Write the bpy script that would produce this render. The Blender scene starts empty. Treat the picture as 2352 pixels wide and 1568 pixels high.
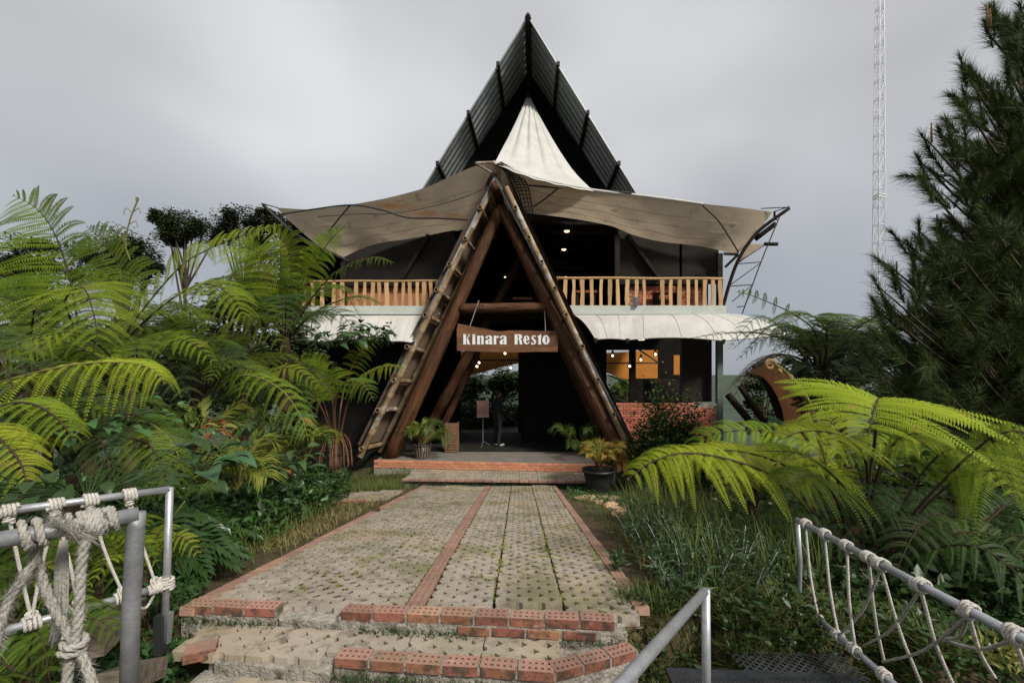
import bpy, bmesh, math, random
import numpy as np
from mathutils import Vector, Matrix, Quaternion

R = math.radians
SC = bpy.context.scene
COL = SC.collection

# ------------------------------------------------------------------ camera
CAMZ, F, HZ, CX = 2.37, 1020.0, 850.0, 1176.0      # eye height over the porch floor; focal length, eye level in 2352-wide units
cam_d = bpy.data.cameras.new('camera')
cam = bpy.data.objects.new('camera', cam_d); COL.objects.link(cam)
cam.location = (0, 0, CAMZ); cam.rotation_euler = (R(90), 0, 0)
cam_d.sensor_width = 36; cam_d.lens = F / 2352 * 36
cam_d.shift_y = (HZ - 784) / 2352
cam_d.clip_start = 0.05; cam_d.clip_end = 9000
SC.camera = cam

# ------------------------------------------------------------------ sky and sun
SUN_DIR = Vector((0.58, -0.62, 0.74)).normalized()
world = bpy.data.worlds.new('World'); SC.world = world; world.use_nodes = True
wn, wl = world.node_tree.nodes, world.node_tree.links
wn.clear()
w_out = wn.new('ShaderNodeOutputWorld'); w_bg = wn.new('ShaderNodeBackground')
sky = wn.new('ShaderNodeTexSky'); sky.sky_type = 'NISHITA'; sky.sun_disc = False
sky.sun_elevation = math.asin(SUN_DIR.z); sky.sun_rotation = math.atan2(SUN_DIR.x, SUN_DIR.y)
tc = wn.new('ShaderNodeTexCoord')
mp = wn.new('ShaderNodeMapping'); mp.inputs['Scale'].default_value = (1.0, 1.0, 1.6)
mp.inputs['Location'].default_value = (-1.30638557, 0.86013537, -4.60645861)
n1 = wn.new('ShaderNodeTexNoise'); n1.inputs['Scale'].default_value = 1.7; n1.inputs['Detail'].default_value = 2.5
n1.inputs['Roughness'].default_value = 0.45; n1.inputs['Distortion'].default_value = 0.2
rmp = wn.new('ShaderNodeValToRGB')
e = rmp.color_ramp.elements
e[0].position = 0.30; e[0].color = (0.405, 0.405, 0.42, 1)
e[1].position = 0.72; e[1].color = (0.74, 0.74, 0.75, 1)
el = rmp.color_ramp.elements.new(0.5); el.color = (0.535, 0.535, 0.545, 1)
sep = wn.new('ShaderNodeSeparateXYZ')
hz_r = wn.new('ShaderNodeMapRange'); hz_r.inputs['From Min'].default_value = 0.0; hz_r.inputs['From Max'].default_value = 0.42
hz_r.inputs['To Min'].default_value = 0.85; hz_r.inputs['To Max'].default_value = 0.0
hz_mix = wn.new('ShaderNodeMix'); hz_mix.data_type = 'RGBA'
hz_mix.inputs['B'].default_value = (0.29, 0.32, 0.37, 1)
sky_s = wn.new('ShaderNodeMix'); sky_s.data_type = 'RGBA'; sky_s.blend_type = 'MULTIPLY'
sky_s.inputs['Factor'].default_value = 1.0; sky_s.inputs['B'].default_value = (0.09, 0.09, 0.09, 1)
cl_mix = wn.new('ShaderNodeMix'); cl_mix.data_type = 'RGBA'; cl_mix.inputs['Factor'].default_value = 0.88
wl.new(tc.outputs['Generated'], mp.inputs['Vector']); wl.new(mp.outputs['Vector'], n1.inputs['Vector'])
wl.new(n1.outputs['Fac'], rmp.inputs['Fac'])
wl.new(tc.outputs['Generated'], sep.inputs['Vector']); wl.new(sep.outputs['Z'], hz_r.inputs['Value'])
wl.new(hz_r.outputs['Result'], hz_mix.inputs['Factor']); wl.new(rmp.outputs['Color'], hz_mix.inputs['A'])
wl.new(sky.outputs['Color'], sky_s.inputs['A'])
wl.new(sky_s.outputs['Result'], cl_mix.inputs['A']); wl.new(hz_mix.outputs['Result'], cl_mix.inputs['B'])
wl.new(cl_mix.outputs['Result'], w_bg.inputs['Color']); w_bg.inputs['Strength'].default_value = 0.82
wl.new(w_bg.outputs['Background'], w_out.inputs['Surface'])

sun_d = bpy.data.lights.new('sun', 'SUN'); sun_d.energy = 3.0; sun_d.angle = R(10); sun_d.color = (1.0, 0.95, 0.86)
sun = bpy.data.objects.new('sun', sun_d); COL.objects.link(sun)
sun.rotation_euler = SUN_DIR.to_track_quat('Z', 'Y').to_euler()

vs = SC.view_settings
vs.view_transform = 'Standard'; vs.look = 'None'; vs.exposure = 0.48; vs.gamma = 1.0; vs.use_curve_mapping = False
SC.cycles.max_bounces = 6; SC.cycles.diffuse_bounces = 3; SC.cycles.transmission_bounces = 4
SC.cycles.transparent_max_bounces = 6
SC.cycles.use_denoising = True

def P(px, py, Y):
    """a point at depth Y metres that the photograph shows at (px, py)"""
    return Vector(((px - CX) * Y / F, Y, CAMZ - (py - HZ) * Y / F))

# ------------------------------------------------------------------ materials
MATS = {}
def mat(name, c1, c2=None, rough=0.8, scale=6.0, detail=5.0, bump=0.0, bscale=None, metal=0.0, transl=0.0, rnd=0.0,
        spec=0.3, stain=None, stretch=(1, 1, 1), emit=0.0, lo=0.35, hi=0.65, coat=0.0, hue=0.0, bdist=0.02, wstain=None, dust=None):
    m = bpy.data.materials.new(name); m.use_nodes = True
    nt = m.node_tree; n, l = nt.nodes, nt.links; n.clear()
    out = n.new('ShaderNodeOutputMaterial'); b = n.new('ShaderNodeBsdfPrincipled')
    b.inputs['Roughness'].default_value = rough; b.inputs['Metallic'].default_value = metal
    b.inputs['Specular IOR Level'].default_value = spec
    if coat: b.inputs['Coat Weight'].default_value = coat
    t = n.new('ShaderNodeTexCoord'); oi = n.new('ShaderNodeObjectInfo')
    off = n.new('ShaderNodeVectorMath'); off.operation = 'MULTIPLY_ADD'
    cmb = n.new('ShaderNodeCombineXYZ')
    for k in range(3): l.new(oi.outputs['Random'], cmb.inputs[k])
    off.inputs[1].default_value = (37.0, 53.0, 71.0)
    l.new(cmb.outputs[0], off.inputs[0]); l.new(t.outputs['Object'], off.inputs[2])
    mpn = n.new('ShaderNodeMapping'); mpn.inputs['Scale'].default_value = stretch
    l.new(off.outputs[0], mpn.inputs['Vector'])
    col = None
    rgb = n.new('ShaderNodeRGB'); rgb.outputs[0].default_value = (*c1, 1); col = rgb.outputs[0]
    if c2 is not None:
        ns = n.new('ShaderNodeTexNoise'); ns.inputs['Scale'].default_value = scale; ns.inputs['Detail'].default_value = detail
        ns.inputs['Roughness'].default_value = 0.62
        l.new(mpn.outputs[0], ns.inputs['Vector'])
        mr = n.new('ShaderNodeMapRange'); mr.inputs['From Min'].default_value = lo; mr.inputs['From Max'].default_value = hi
        l.new(ns.outputs['Fac'], mr.inputs['Value'])
        mx = n.new('ShaderNodeMix'); mx.data_type = 'RGBA'
        l.new(mr.outputs[0], mx.inputs['Factor']); l.new(col, mx.inputs['A']); mx.inputs['B'].default_value = (*c2, 1)
        col = mx.outputs['Result']
    for st in (stain or []):
        sc, s_lo, s_hi, scol = st[:4]
        ns = n.new('ShaderNodeTexNoise'); ns.inputs['Scale'].default_value = sc; ns.inputs['Detail'].default_value = 6
        ns.inputs['Roughness'].default_value = 0.65
        mp2 = n.new('ShaderNodeMapping'); mp2.inputs['Location'].default_value = (st[4] if len(st) > 4 else 3.3, 1.7, 5.1)
        mp2.inputs['Scale'].default_value = st[5] if len(st) > 5 else (1, 1, 1)
        l.new(off.outputs[0], mp2.inputs['Vector']); l.new(mp2.outputs[0], ns.inputs['Vector'])
        mr = n.new('ShaderNodeMapRange'); mr.inputs['From Min'].default_value = s_lo; mr.inputs['From Max'].default_value = s_hi
        l.new(ns.outputs['Fac'], mr.inputs['Value'])
        mx = n.new('ShaderNodeMix'); mx.data_type = 'RGBA'
        l.new(mr.outputs[0], mx.inputs['Factor']); l.new(col, mx.inputs['A']); mx.inputs['B'].default_value = (*scol, 1)
        col = mx.outputs['Result']
    for sc, s_lo, s_hi, scol, sx in (wstain or []):
        gp = n.new('ShaderNodeNewGeometry'); ns = n.new('ShaderNodeTexNoise'); ns.inputs['Scale'].default_value = sc; ns.inputs['Detail'].default_value = 7
        ns.inputs['Roughness'].default_value = 0.6
        mp2 = n.new('ShaderNodeMapping'); mp2.inputs['Location'].default_value = (sx, sx * 1.7, 0)
        l.new(gp.outputs['Position'], mp2.inputs['Vector']); l.new(mp2.outputs[0], ns.inputs['Vector'])
        mr = n.new('ShaderNodeMapRange'); mr.inputs['From Min'].default_value = s_lo; mr.inputs['From Max'].default_value = s_hi
        l.new(ns.outputs['Fac'], mr.inputs['Value'])
        mx = n.new('ShaderNodeMix'); mx.data_type = 'RGBA'
        l.new(mr.outputs[0], mx.inputs['Factor']); l.new(col, mx.inputs['A']); mx.inputs['B'].default_value = (*scol, 1)
        col = mx.outputs['Result']
    if dust:
        gp = n.new('ShaderNodeNewGeometry'); sp = n.new('ShaderNodeSeparateXYZ'); l.new(gp.outputs['True Normal'], sp.inputs[0])
        mr = n.new('ShaderNodeMapRange'); mr.inputs['From Min'].default_value = 0.75; mr.inputs['From Max'].default_value = 0.95; mr.inputs['To Max'].default_value = dust[1]
        l.new(sp.outputs['Z'], mr.inputs['Value'])
        mx = n.new('ShaderNodeMix'); mx.data_type = 'RGBA'
        l.new(mr.outputs[0], mx.inputs['Factor']); l.new(col, mx.inputs['A']); mx.inputs['B'].default_value = (*dust[0], 1)
        col = mx.outputs['Result']
    if rnd or hue:
        hs = n.new('ShaderNodeHueSaturation')
        mr = n.new('ShaderNodeMapRange'); mr.inputs['To Min'].default_value = 1 - rnd; mr.inputs['To Max'].default_value = 1 + rnd
        l.new(oi.outputs['Random'], mr.inputs['Value']); l.new(mr.outputs[0], hs.inputs['Value'])
        if hue:
            ml = n.new('ShaderNodeMath'); ml.operation = 'MULTIPLY'; ml.inputs[1].default_value = 7.31
            fr = n.new('ShaderNodeMath'); fr.operation = 'FRACT'
            l.new(oi.outputs['Random'], ml.inputs[0]); l.new(ml.outputs[0], fr.inputs[0])
            mh = n.new('ShaderNodeMapRange'); mh.inputs['To Min'].default_value = 0.5 - hue; mh.inputs['To Max'].default_value = 0.5 + hue
            l.new(fr.outputs[0], mh.inputs['Value']); l.new(mh.outputs[0], hs.inputs['Hue'])
        l.new(col, hs.inputs['Color']); col = hs.outputs['Color']
    l.new(col, b.inputs['Base Color'])
    if bump:
        nb = n.new('ShaderNodeTexNoise'); nb.inputs['Scale'].default_value = bscale or scale * 3; nb.inputs['Detail'].default_value = 4
        l.new(mpn.outputs[0], nb.inputs['Vector'])
        bp = n.new('ShaderNodeBump'); bp.inputs['Strength'].default_value = bump; bp.inputs['Distance'].default_value = bdist
        l.new(nb.outputs['Fac'], bp.inputs['Height']); l.new(bp.outputs['Normal'], b.inputs['Normal'])
    if emit:
        l.new(col, b.inputs['Emission Color']); b.inputs['Emission Strength'].default_value = emit
    sh = b.outputs[0]
    if transl:
        tr = n.new('ShaderNodeBsdfTranslucent'); l.new(col, tr.inputs['Color'])
        ms = n.new('ShaderNodeMixShader'); ms.inputs[0].default_value = transl
        l.new(sh, ms.inputs[1]); l.new(tr.outputs[0], ms.inputs[2]); sh = ms.outputs[0]
    l.new(sh, out.inputs['Surface'])
    MATS[name] = m
    return m

mat('paver', (0.295, 0.25, 0.20), (0.35, 0.305, 0.25), rough=0.92, scale=7, bump=0.5, bscale=90, rnd=0.07, bdist=0.006,
    wstain=[(0.7, 0.50, 0.68, (0.35, 0.27, 0.178), 3.0), (1.6, 0.50, 0.68, (0.175, 0.165, 0.09), 9.0), (9.0, 0.52, 0.68, (0.145, 0.12, 0.092), 5.0)])
mat('brick', (0.225, 0.085, 0.052), (0.285, 0.125, 0.08), rough=0.9, scale=14, bump=0.5, bscale=60, rnd=0.2, hue=0.012, bdist=0.008,
    stain=[(13.0, 0.46, 0.62, (0.075, 0.052, 0.036)), (6.0, 0.60, 0.75, (0.5, 0.36, 0.27), 8.0)], dust=((0.36, 0.225, 0.17), 0.6))
mat('brick_pale', (0.27, 0.155, 0.115), (0.33, 0.205, 0.155), rough=0.92, scale=12, bump=0.5, bscale=60, rnd=0.16, bdist=0.008,
    stain=[(7.0, 0.55, 0.72, (0.26, 0.17, 0.12))])
mat('brick_wall', (0.36, 0.115, 0.075), (0.46, 0.16, 0.10), rough=0.9, scale=9, bump=0.4, bscale=50, rnd=0.3, hue=0.012, bdist=0.008)
mat('brick_old', (0.60, 0.42, 0.28), (0.50, 0.31, 0.18), rough=0.92, scale=9, bump=0.5, bscale=50, rnd=0.15)
mat('mortar', (0.36, 0.33, 0.28), (0.22, 0.20, 0.16), rough=0.95, scale=22, bump=0.9, bscale=50,
    stain=[(6, 0.5, 0.66, (0.10, 0.09, 0.06)), (9, 0.58, 0.72, (0.48, 0.45, 0.40), 11.0)])
mat('concrete', (0.15, 0.135, 0.115), (0.20, 0.18, 0.155), rough=0.85, scale=3, bump=0.2, bscale=50)
mat('soil', (0.050, 0.036, 0.020), (0.105, 0.074, 0.038), rough=1.0, scale=9, bump=1.0, bscale=26, bdist=0.03,
    stain=[(1.2, 0.50, 0.66, (0.035, 0.045, 0.014)), (2.6, 0.58, 0.7, (0.19, 0.135, 0.065), 8.0)])
mat('log', (0.115, 0.048, 0.020), (0.048, 0.021, 0.010), rough=0.68, scale=5, stretch=(2.2, 2.2, 0.28), bump=1.0, bscale=6, bdist=0.06, rnd=0.1, spec=0.25,
    stain=[(3.0, 0.55, 0.70, (0.05, 0.026, 0.014), 3.3, (1.5, 1.5, 0.25)), (9.0, 0.60, 0.66, (0.018, 0.011, 0.008), 7.0, (2.5, 2.5, 0.10)), (2.0, 0.60, 0.72, (0.17, 0.115, 0.075), 12.0)])
mat('bamboo', (0.25, 0.175, 0.095), (0.16, 0.105, 0.055), rough=0.6, scale=4, stretch=(3, 3, 0.4), bump=0.3, rnd=0.2,
    stain=[(2.2, 0.52, 0.66, (0.36, 0.35, 0.32)), (4.0, 0.6, 0.7, (0.09, 0.06, 0.035), 7.0)])
mat('hollow', (0.012, 0.010, 0.008), rough=1.0)
mat('thatch_panel', (0.30, 0.215, 0.155), (0.17, 0.12, 0.085), rough=1.0, scale=24, bump=0.5, bscale=60, detail=8)
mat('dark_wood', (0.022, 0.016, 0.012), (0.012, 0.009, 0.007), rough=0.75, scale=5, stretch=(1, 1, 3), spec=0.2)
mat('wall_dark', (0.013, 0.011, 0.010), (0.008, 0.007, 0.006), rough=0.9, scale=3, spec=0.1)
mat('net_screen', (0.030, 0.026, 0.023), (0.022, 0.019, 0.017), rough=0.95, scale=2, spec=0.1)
mat('slat', (0.42, 0.25, 0.11), (0.52, 0.34, 0.17), rough=0.7, scale=6, stretch=(4, 4, 0.5), bump=0.3, rnd=0.22)
mat('sign_wood', (0.17, 0.078, 0.036), (0.085, 0.036, 0.018), rough=0.55, scale=3.2, stretch=(0.35, 3, 5.0), bump=0.4, bscale=6,
    stain=[(1.2, 0.5, 0.75, (0.23, 0.105, 0.045))])
mat('sign_paint', (0.78, 0.80, 0.80), (0.66, 0.68, 0.68), rough=0.6, scale=10)
mat('steel_dark', (0.10, 0.105, 0.11), (0.16, 0.17, 0.175), rough=0.5, metal=0.4, scale=5)
mat('steel_black', (0.030, 0.028, 0.027), (0.05, 0.045, 0.04), rough=0.6, metal=0.2, scale=9)
mat('galvanised', (0.46, 0.47, 0.49), (0.35, 0.36, 0.38), rough=0.45, metal=0.65, scale=16, bump=0.05, bscale=60,
    stain=[(7, 0.62, 0.75, (0.26, 0.25, 0.24))])
mat('galvanised_dull', (0.30, 0.305, 0.315), (0.20, 0.205, 0.215), rough=0.55, metal=0.5, scale=14, bump=0.12, bscale=70)
mat('roof_sheet', (0.30, 0.325, 0.335), (0.37, 0.395, 0.40), rough=0.45, metal=0.2, scale=3,
    )
mat('canvas', (0.56, 0.46, 0.34), (0.47, 0.38, 0.27), rough=0.9, scale=1.5, transl=0.36, spec=0.1, bump=0.35, bscale=3.0, bdist=0.05,
    stain=[(2.6, 0.60, 0.74, (0.20, 0.17, 0.13), 9.0)])
mat('canvas_stained', (0.56, 0.46, 0.34), (0.47, 0.38, 0.27), rough=0.9, scale=1.5, transl=0.36, spec=0.1, bump=0.35, bscale=3.0, bdist=0.05,
    stain=[(0.8, 0.60, 0.72, (0.46, 0.22, 0.09), 2.1, (0.35, .5, 2.6)), (2.6, 0.60, 0.74, (0.20, 0.17, 0.13), 9.0)])
mat('canvas_white', (0.64, 0.63, 0.59), (0.55, 0.54, 0.50), rough=0.85, scale=1.6, transl=0.18, spec=0.1, bump=0.7, bscale=2.6, bdist=0.09,
    stain=[(3.5, 0.60, 0.78, (0.50, 0.47, 0.40), 4.0, (1.6, 1.6, 0.5))])
mat('canvas_grey', (0.50, 0.52, 0.49), (0.42, 0.44, 0.41), rough=0.85, scale=2, spec=0.1, bump=0.3, bscale=4)
mat('canvas_orange', (0.66, 0.27, 0.055), (0.58, 0.22, 0.05), rough=0.9, scale=1.5, transl=0.55, spec=0.05)
mat('canvas_brown', (0.26, 0.125, 0.06), (0.20, 0.09, 0.045), rough=0.9, scale=2, transl=0.25, spec=0.05)
mat('rope', (0.56, 0.53, 0.48), (0.40, 0.38, 0.34), rough=0.95, scale=30, bump=0.7, bscale=120, spec=0.1, bdist=0.004)
mat('rope_worn', (0.42, 0.40, 0.36), (0.27, 0.255, 0.22), rough=1.0, scale=26, bump=1.0, bscale=110, spec=0.05, bdist=0.006)
mat('black_plastic', (0.022, 0.023, 0.025), (0.03, 0.031, 0.033), rough=0.42, scale=8, spec=0.5)
mat('green_paint', (0.13, 0.15, 0.135), (0.10, 0.115, 0.10), rough=0.6, scale=5)
mat('mast_paint', (0.72, 0.73, 0.75), (0.62, 0.62, 0.64), rough=0.6, scale=2)
mat('grate', (0.028, 0.030, 0.034), (0.045, 0.048, 0.052), rough=0.5, metal=0.3, scale=12)
mat('lamp', (1.0, 0.74, 0.48), emit=4.5)
mat('lamp_warm', (1.0, 0.62, 0.36), emit=2.0)
mat('table_top', (0.40, 0.15, 0.05), (0.30, 0.11, 0.04), rough=0.5, scale=5, stretch=(0.4, 3, 3))
mat('timber_grey', (0.19, 0.155, 0.115), (0.10, 0.078, 0.055), rough=0.9, scale=4, stretch=(0.5, 5, 5), bump=0.8, bscale=9,
    stain=[(2.0, 0.6, 0.7, (0.30, 0.14, 0.05))])
mat('pallet', (0.20, 0.11, 0.06), (0.13, 0.07, 0.04), rough=0.8, scale=5)
mat('menu_board', (0.30, 0.17, 0.14), (0.24, 0.13, 0.11), rough=0.6, scale=5)
# foliage
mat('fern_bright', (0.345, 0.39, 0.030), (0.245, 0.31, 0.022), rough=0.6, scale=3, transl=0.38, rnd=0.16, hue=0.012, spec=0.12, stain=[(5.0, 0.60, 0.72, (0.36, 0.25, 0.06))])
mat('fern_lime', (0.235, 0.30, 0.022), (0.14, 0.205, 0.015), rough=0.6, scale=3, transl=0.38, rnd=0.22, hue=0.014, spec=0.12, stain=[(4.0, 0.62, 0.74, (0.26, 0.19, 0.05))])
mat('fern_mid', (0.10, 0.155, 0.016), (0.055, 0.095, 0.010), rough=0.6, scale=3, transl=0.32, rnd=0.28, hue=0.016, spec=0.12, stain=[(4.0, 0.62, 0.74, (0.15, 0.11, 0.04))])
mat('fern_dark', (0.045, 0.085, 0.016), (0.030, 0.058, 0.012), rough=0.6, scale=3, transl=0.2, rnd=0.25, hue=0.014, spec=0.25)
mat('fern_dead', (0.20, 0.15, 0.09), (0.12, 0.09, 0.055), rough=0.9, scale=5, transl=0.15, rnd=0.2)
mat('fern_stalk', (0.055, 0.034, 0.020), (0.03, 0.02, 0.013), rough=0.8, scale=20)
mat('stalk_green', (0.17, 0.18, 0.035), (0.12, 0.10, 0.03), rough=0.7, scale=9)
mat('stalk_red', (0.19, 0.085, 0.05), (0.12, 0.055, 0.03), rough=0.8, scale=9)
mat('fern_trunk', (0.045, 0.030, 0.020), (0.10, 0.060, 0.035), rough=1.0, scale=18, bump=1.0, bscale=40)
mat('fiddlehead', (0.33, 0.19, 0.09), (0.22, 0.13, 0.06), rough=0.9, scale=30, bump=0.6)
mat('leaf_dark', (0.034, 0.066, 0.014), (0.020, 0.042, 0.010), rough=0.42, scale=5, transl=0.12, rnd=0.2, spec=0.3)
mat('leaf_green', (0.050, 0.125, 0.030), (0.034, 0.09, 0.022), rough=0.45, scale=5, transl=0.2, rnd=0.2, spec=0.4)
mat('leaf_big', (0.060, 0.140, 0.058), (0.045, 0.11, 0.044), rough=0.5, scale=6, transl=0.2, rnd=0.15, spec=0.4)
mat('leaf_grey', (0.050, 0.092, 0.030), (0.034, 0.066, 0.022), rough=0.6, scale=5, transl=0.15, rnd=0.2)
mat('leaf_yellow', (0.25, 0.235, 0.055), (0.16, 0.18, 0.04), rough=0.5, scale=5, transl=0.25, rnd=0.2)
mat('leaf_red', (0.32, 0.055, 0.055), (0.20, 0.05, 0.035), rough=0.5, scale=9, transl=0.2)
mat('leaf_rust', (0.30, 0.115, 0.035), (0.22, 0.09, 0.03), rough=0.5, scale=9, transl=0.25)
mat('palm_leaf', (0.22, 0.235, 0.035), (0.14, 0.17, 0.025), rough=0.5, scale=4, transl=0.28, rnd=0.15)
mat('palm_green', (0.085, 0.13, 0.022), (0.055, 0.09, 0.018), rough=0.5, scale=4, transl=0.22, rnd=0.15)
mat('palm_gold', (0.36, 0.24, 0.05), (0.26, 0.20, 0.035), rough=0.5, scale=4, transl=0.25, rnd=0.15)
mat('tree_leaf', (0.042, 0.058, 0.018), (0.028, 0.040, 0.013), rough=0.6, scale=2, transl=0.15, rnd=0.15)
mat('tree_leaf_mid', (0.05, 0.085, 0.022), (0.033, 0.06, 0.016), rough=0.6, scale=2, transl=0.18, rnd=0.15)
mat('needle', (0.070, 0.105, 0.024), (0.040, 0.066, 0.016), rough=0.5, scale=3, transl=0.1, spec=0.3)
mat('bark', (0.075, 0.055, 0.042), (0.04, 0.03, 0.022), rough=1.0, scale=14, bump=1.0, bscale=30)
mat('grass', (0.085, 0.125, 0.028), (0.13, 0.15, 0.04), rough=0.6, scale=0.9, transl=0.25)
mat('grass_dry', (0.28, 0.22, 0.09), (0.20, 0.17, 0.06), rough=0.8, scale=1.4, transl=0.2)
mat('moss', (0.24, 0.25, 0.035), (0.10, 0.13, 0.022), rough=0.9, scale=3.0, transl=0.2)
mat('moss_dark', (0.05, 0.085, 0.022), (0.035, 0.06, 0.016), rough=0.9, scale=4, transl=0.15)
mat('cloth_dark', (0.02, 0.02, 0.023), (0.03, 0.03, 0.034), rough=0.9, scale=9)
mat('skin', (0.36, 0.20, 0.13), (0.33, 0.18, 0.12), rough=0.6, scale=9)
mat('hair', (0.012, 0.010, 0.009), rough=0.5)
mat('shoe', (0.6, 0.6, 0.6), (0.5, 0.5, 0.5), rough=0.6, scale=9)
mat('far_land', (0.05, 0.075, 0.045), (0.035, 0.05, 0.032), rough=1.0, scale=0.02)
mat('floor_in_shade', (0.018, 0.016, 0.014), (0.026, 0.023, 0.020), spec=0.1, rough=0.95, scale=3)  # hall floor coloured darker than the porch concrete to imitate indoor shade
mat('leaf_gloss', (0.028, 0.068, 0.011), (0.018, 0.046, 0.008), rough=0.32, scale=5, transl=0.15, spec=0.4)
mat('seam', (0.36, 0.31, 0.24), rough=0.9)
mat('brick_hole', (0.22, 0.125, 0.09), (0.11, 0.07, 0.05), rough=1.0, scale=30)
mat('brick_orange', (0.47, 0.19, 0.10), (0.54, 0.25, 0.14), rough=0.9, scale=9, rnd=0.15, hue=0.01, stain=[(7.0, 0.6, 0.75, (0.25, 0.12, 0.07))])
# ------------------------------------------------------------------ helpers
WPOS = {}
def _link(o, parent=None, loc=None):
    COL.objects.link(o)
    loc = Vector(loc) if loc is not None else Vector((0, 0, 0))
    WPOS[o.name] = loc.copy()
    if parent is not None:
        o.parent = parent; o.location = loc - WPOS[parent.name]
    else:
        o.location = loc
    return o
def tag(o, label=None, cat=None, group=None, kind=None):
    if label: o['label'] = label
    if cat: o['category'] = cat
    if group: o['group'] = group
    if kind: o['kind'] = kind
    return o
def thing(name, label, cat, loc, group=None, kind=None):
    o = bpy.data.objects.new(name, None); o.empty_display_size = 0.2
    _link(o, None, loc); return tag(o, label, cat, group, kind)
def use(o, m):
    me = o.data if hasattr(o, 'data') else o
    for x in ([m] if isinstance(m, str) else m): me.materials.append(MATS[x])
def me_obj(name, me, parent=None, loc=None, rot=None, scale=None):
    o = bpy.data.objects.new(name, me); _link(o, parent, loc)
    if rot is not None: o.rotation_euler = rot
    if scale is not None: o.scale = scale
    return o
class MB:
    def __init__(s): s.v = []; s.f = []; s.mi = []
    def add(s, vs, fs, mi=0):
        k = len(s.v); s.v += [tuple(p) for p in vs]; s.f += [tuple(i + k for i in f) for f in fs]; s.mi += [mi] * len(fs)
    def box(s, c, d, M=None, mi=0):
        c = Vector(c); vs = []
        for sx in (-.5, .5):
            for sy in (-.5, .5):
                for sz in (-.5, .5):
                    q = Vector((sx * d[0], sy * d[1], sz * d[2]))
                    if M is not None: q = M @ q
                    vs.append(c + q)
        s.add(vs, [(0, 1, 3, 2), (4, 6, 7, 5), (0, 4, 5, 1), (2, 3, 7, 6), (0, 2, 6, 4), (1, 5, 7, 3)], mi)
    def bar(s, a, b, w, h, mi=0, up=(0, 0, 1)):
        a, b = Vector(a), Vector(b); d = b - a; L = d.length; z = d / L
        x = z.cross(Vector(up));
        if x.length < 1e-4: x = z.cross(Vector((0, 1, 0)))
        x.normalize(); y = x.cross(z)
        M = Matrix((x, y, z)).transposed()
        s.box((a + b) / 2, (w, h, L), M, mi)
    def tube(s, pts, r, n=8, cap=True, mi=0):
        pts = [Vector(p) for p in pts]; m = len(pts)
        rs = [r] * m if not hasattr(r, '__len__') else list(r)
        T = []
        for i in range(m):
            d = pts[min(i + 1, m - 1)] - pts[max(i - 1, 0)]
            T.append(d.normalized() if d.length > 1e-9 else Vector((0, 0, 1)))
        u = T[0].orthogonal().normalized(); vs = []
        for i in range(m):
            u = (u - T[i] * u.dot(T[i]));
            if u.length < 1e-6: u = T[i].orthogonal()
            u.normalize(); w = T[i].cross(u)
            for k in range(n):
                a = 2 * math.pi * k / n
                vs.append(pts[i] + (u * math.cos(a) + w * math.sin(a)) * rs[i])
        fs = [(i * n + k, i * n + (k + 1) % n, (i + 1) * n + (k + 1) % n, (i + 1) * n + k) for i in range(m - 1) for k in range(n)]
        if cap: fs += [tuple(range(n - 1, -1, -1)), tuple(range((m - 1) * n, m * n))]
        s.add(vs, fs, mi)
    def grid(s, rows, mi=0, close=False):
        nr, nc = len(rows), len(rows[0])
        s.add([p for r in rows for p in r], [(i * nc + j, i * nc + j + 1, (i + 1) * nc + j + 1, (i + 1) * nc + j)
              for i in range(nr - 1) for j in range(nc - 1)], mi)
    def mesh(s, name, m, smooth=False):
        me = bpy.data.meshes.new(name); me.from_pydata(s.v, [], s.f); use(me, m)
        if max(s.mi, default=0): me.polygons.foreach_set('material_index', s.mi)
        if smooth: me.polygons.foreach_set('use_smooth', [True] * len(me.polygons))
        me.update(); return me
    def build(s, name, m, parent=None, smooth=False, loc=None, rot=None):
        return me_obj(name, s.mesh(name, m, smooth), parent, loc, rot)
def np_mesh(name, V, Q, m, mi=None, smooth=False, tri=None):
    """quads (and optional triangles) from arrays"""
    me = bpy.data.meshes.new(name)
    V = np.asarray(V, dtype=np.float32).reshape(-1, 3)
    Q = np.asarray(Q, dtype=np.int32).reshape(-1, 4) if Q is not None and len(Q) else np.zeros((0, 4), np.int32)
    T = np.asarray(tri, dtype=np.int32).reshape(-1, 3) if tri is not None and len(tri) else np.zeros((0, 3), np.int32)
    me.vertices.add(len(V)); me.vertices.foreach_set('co', V.ravel())
    me.loops.add(Q.size + T.size); me.loops.foreach_set('vertex_index', np.concatenate([Q.ravel(), T.ravel()]).astype(np.int32))
    st = np.concatenate([np.arange(len(Q)) * 4, len(Q) * 4 + np.arange(len(T)) * 3]).astype(np.int32)
    me.polygons.add(len(st)); me.polygons.foreach_set('loop_start', st)
    if mi is not None: me.polygons.foreach_set('material_index', np.asarray(mi, np.int32))
    if smooth: me.polygons.foreach_set('use_smooth', np.ones(len(st), bool))
    use(me, m); me.update(calc_edges=True); me.validate(); return me
def crom(pts, n):
    """Catmull-Rom through pts, n samples"""
    p = np.array([tuple(q) for q in pts], float)
    p = np.vstack([2 * p[0] - p[1], p, 2 * p[-1] - p[-2]]); m = len(p) - 3
    out = []
    for u in np.linspace(0, m, n):
        i = min(int(u), m - 1); t = u - i; a, b, c, d = p[i:i + 4]
        out.append(0.5 * (2 * b + (c - a) * t + (2 * a - 5 * b + 4 * c - d) * t * t + (3 * b - a - 3 * c + d) * t ** 3))
    return np.array(out)
def VV(a): return [Vector(x) for x in a]
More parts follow.
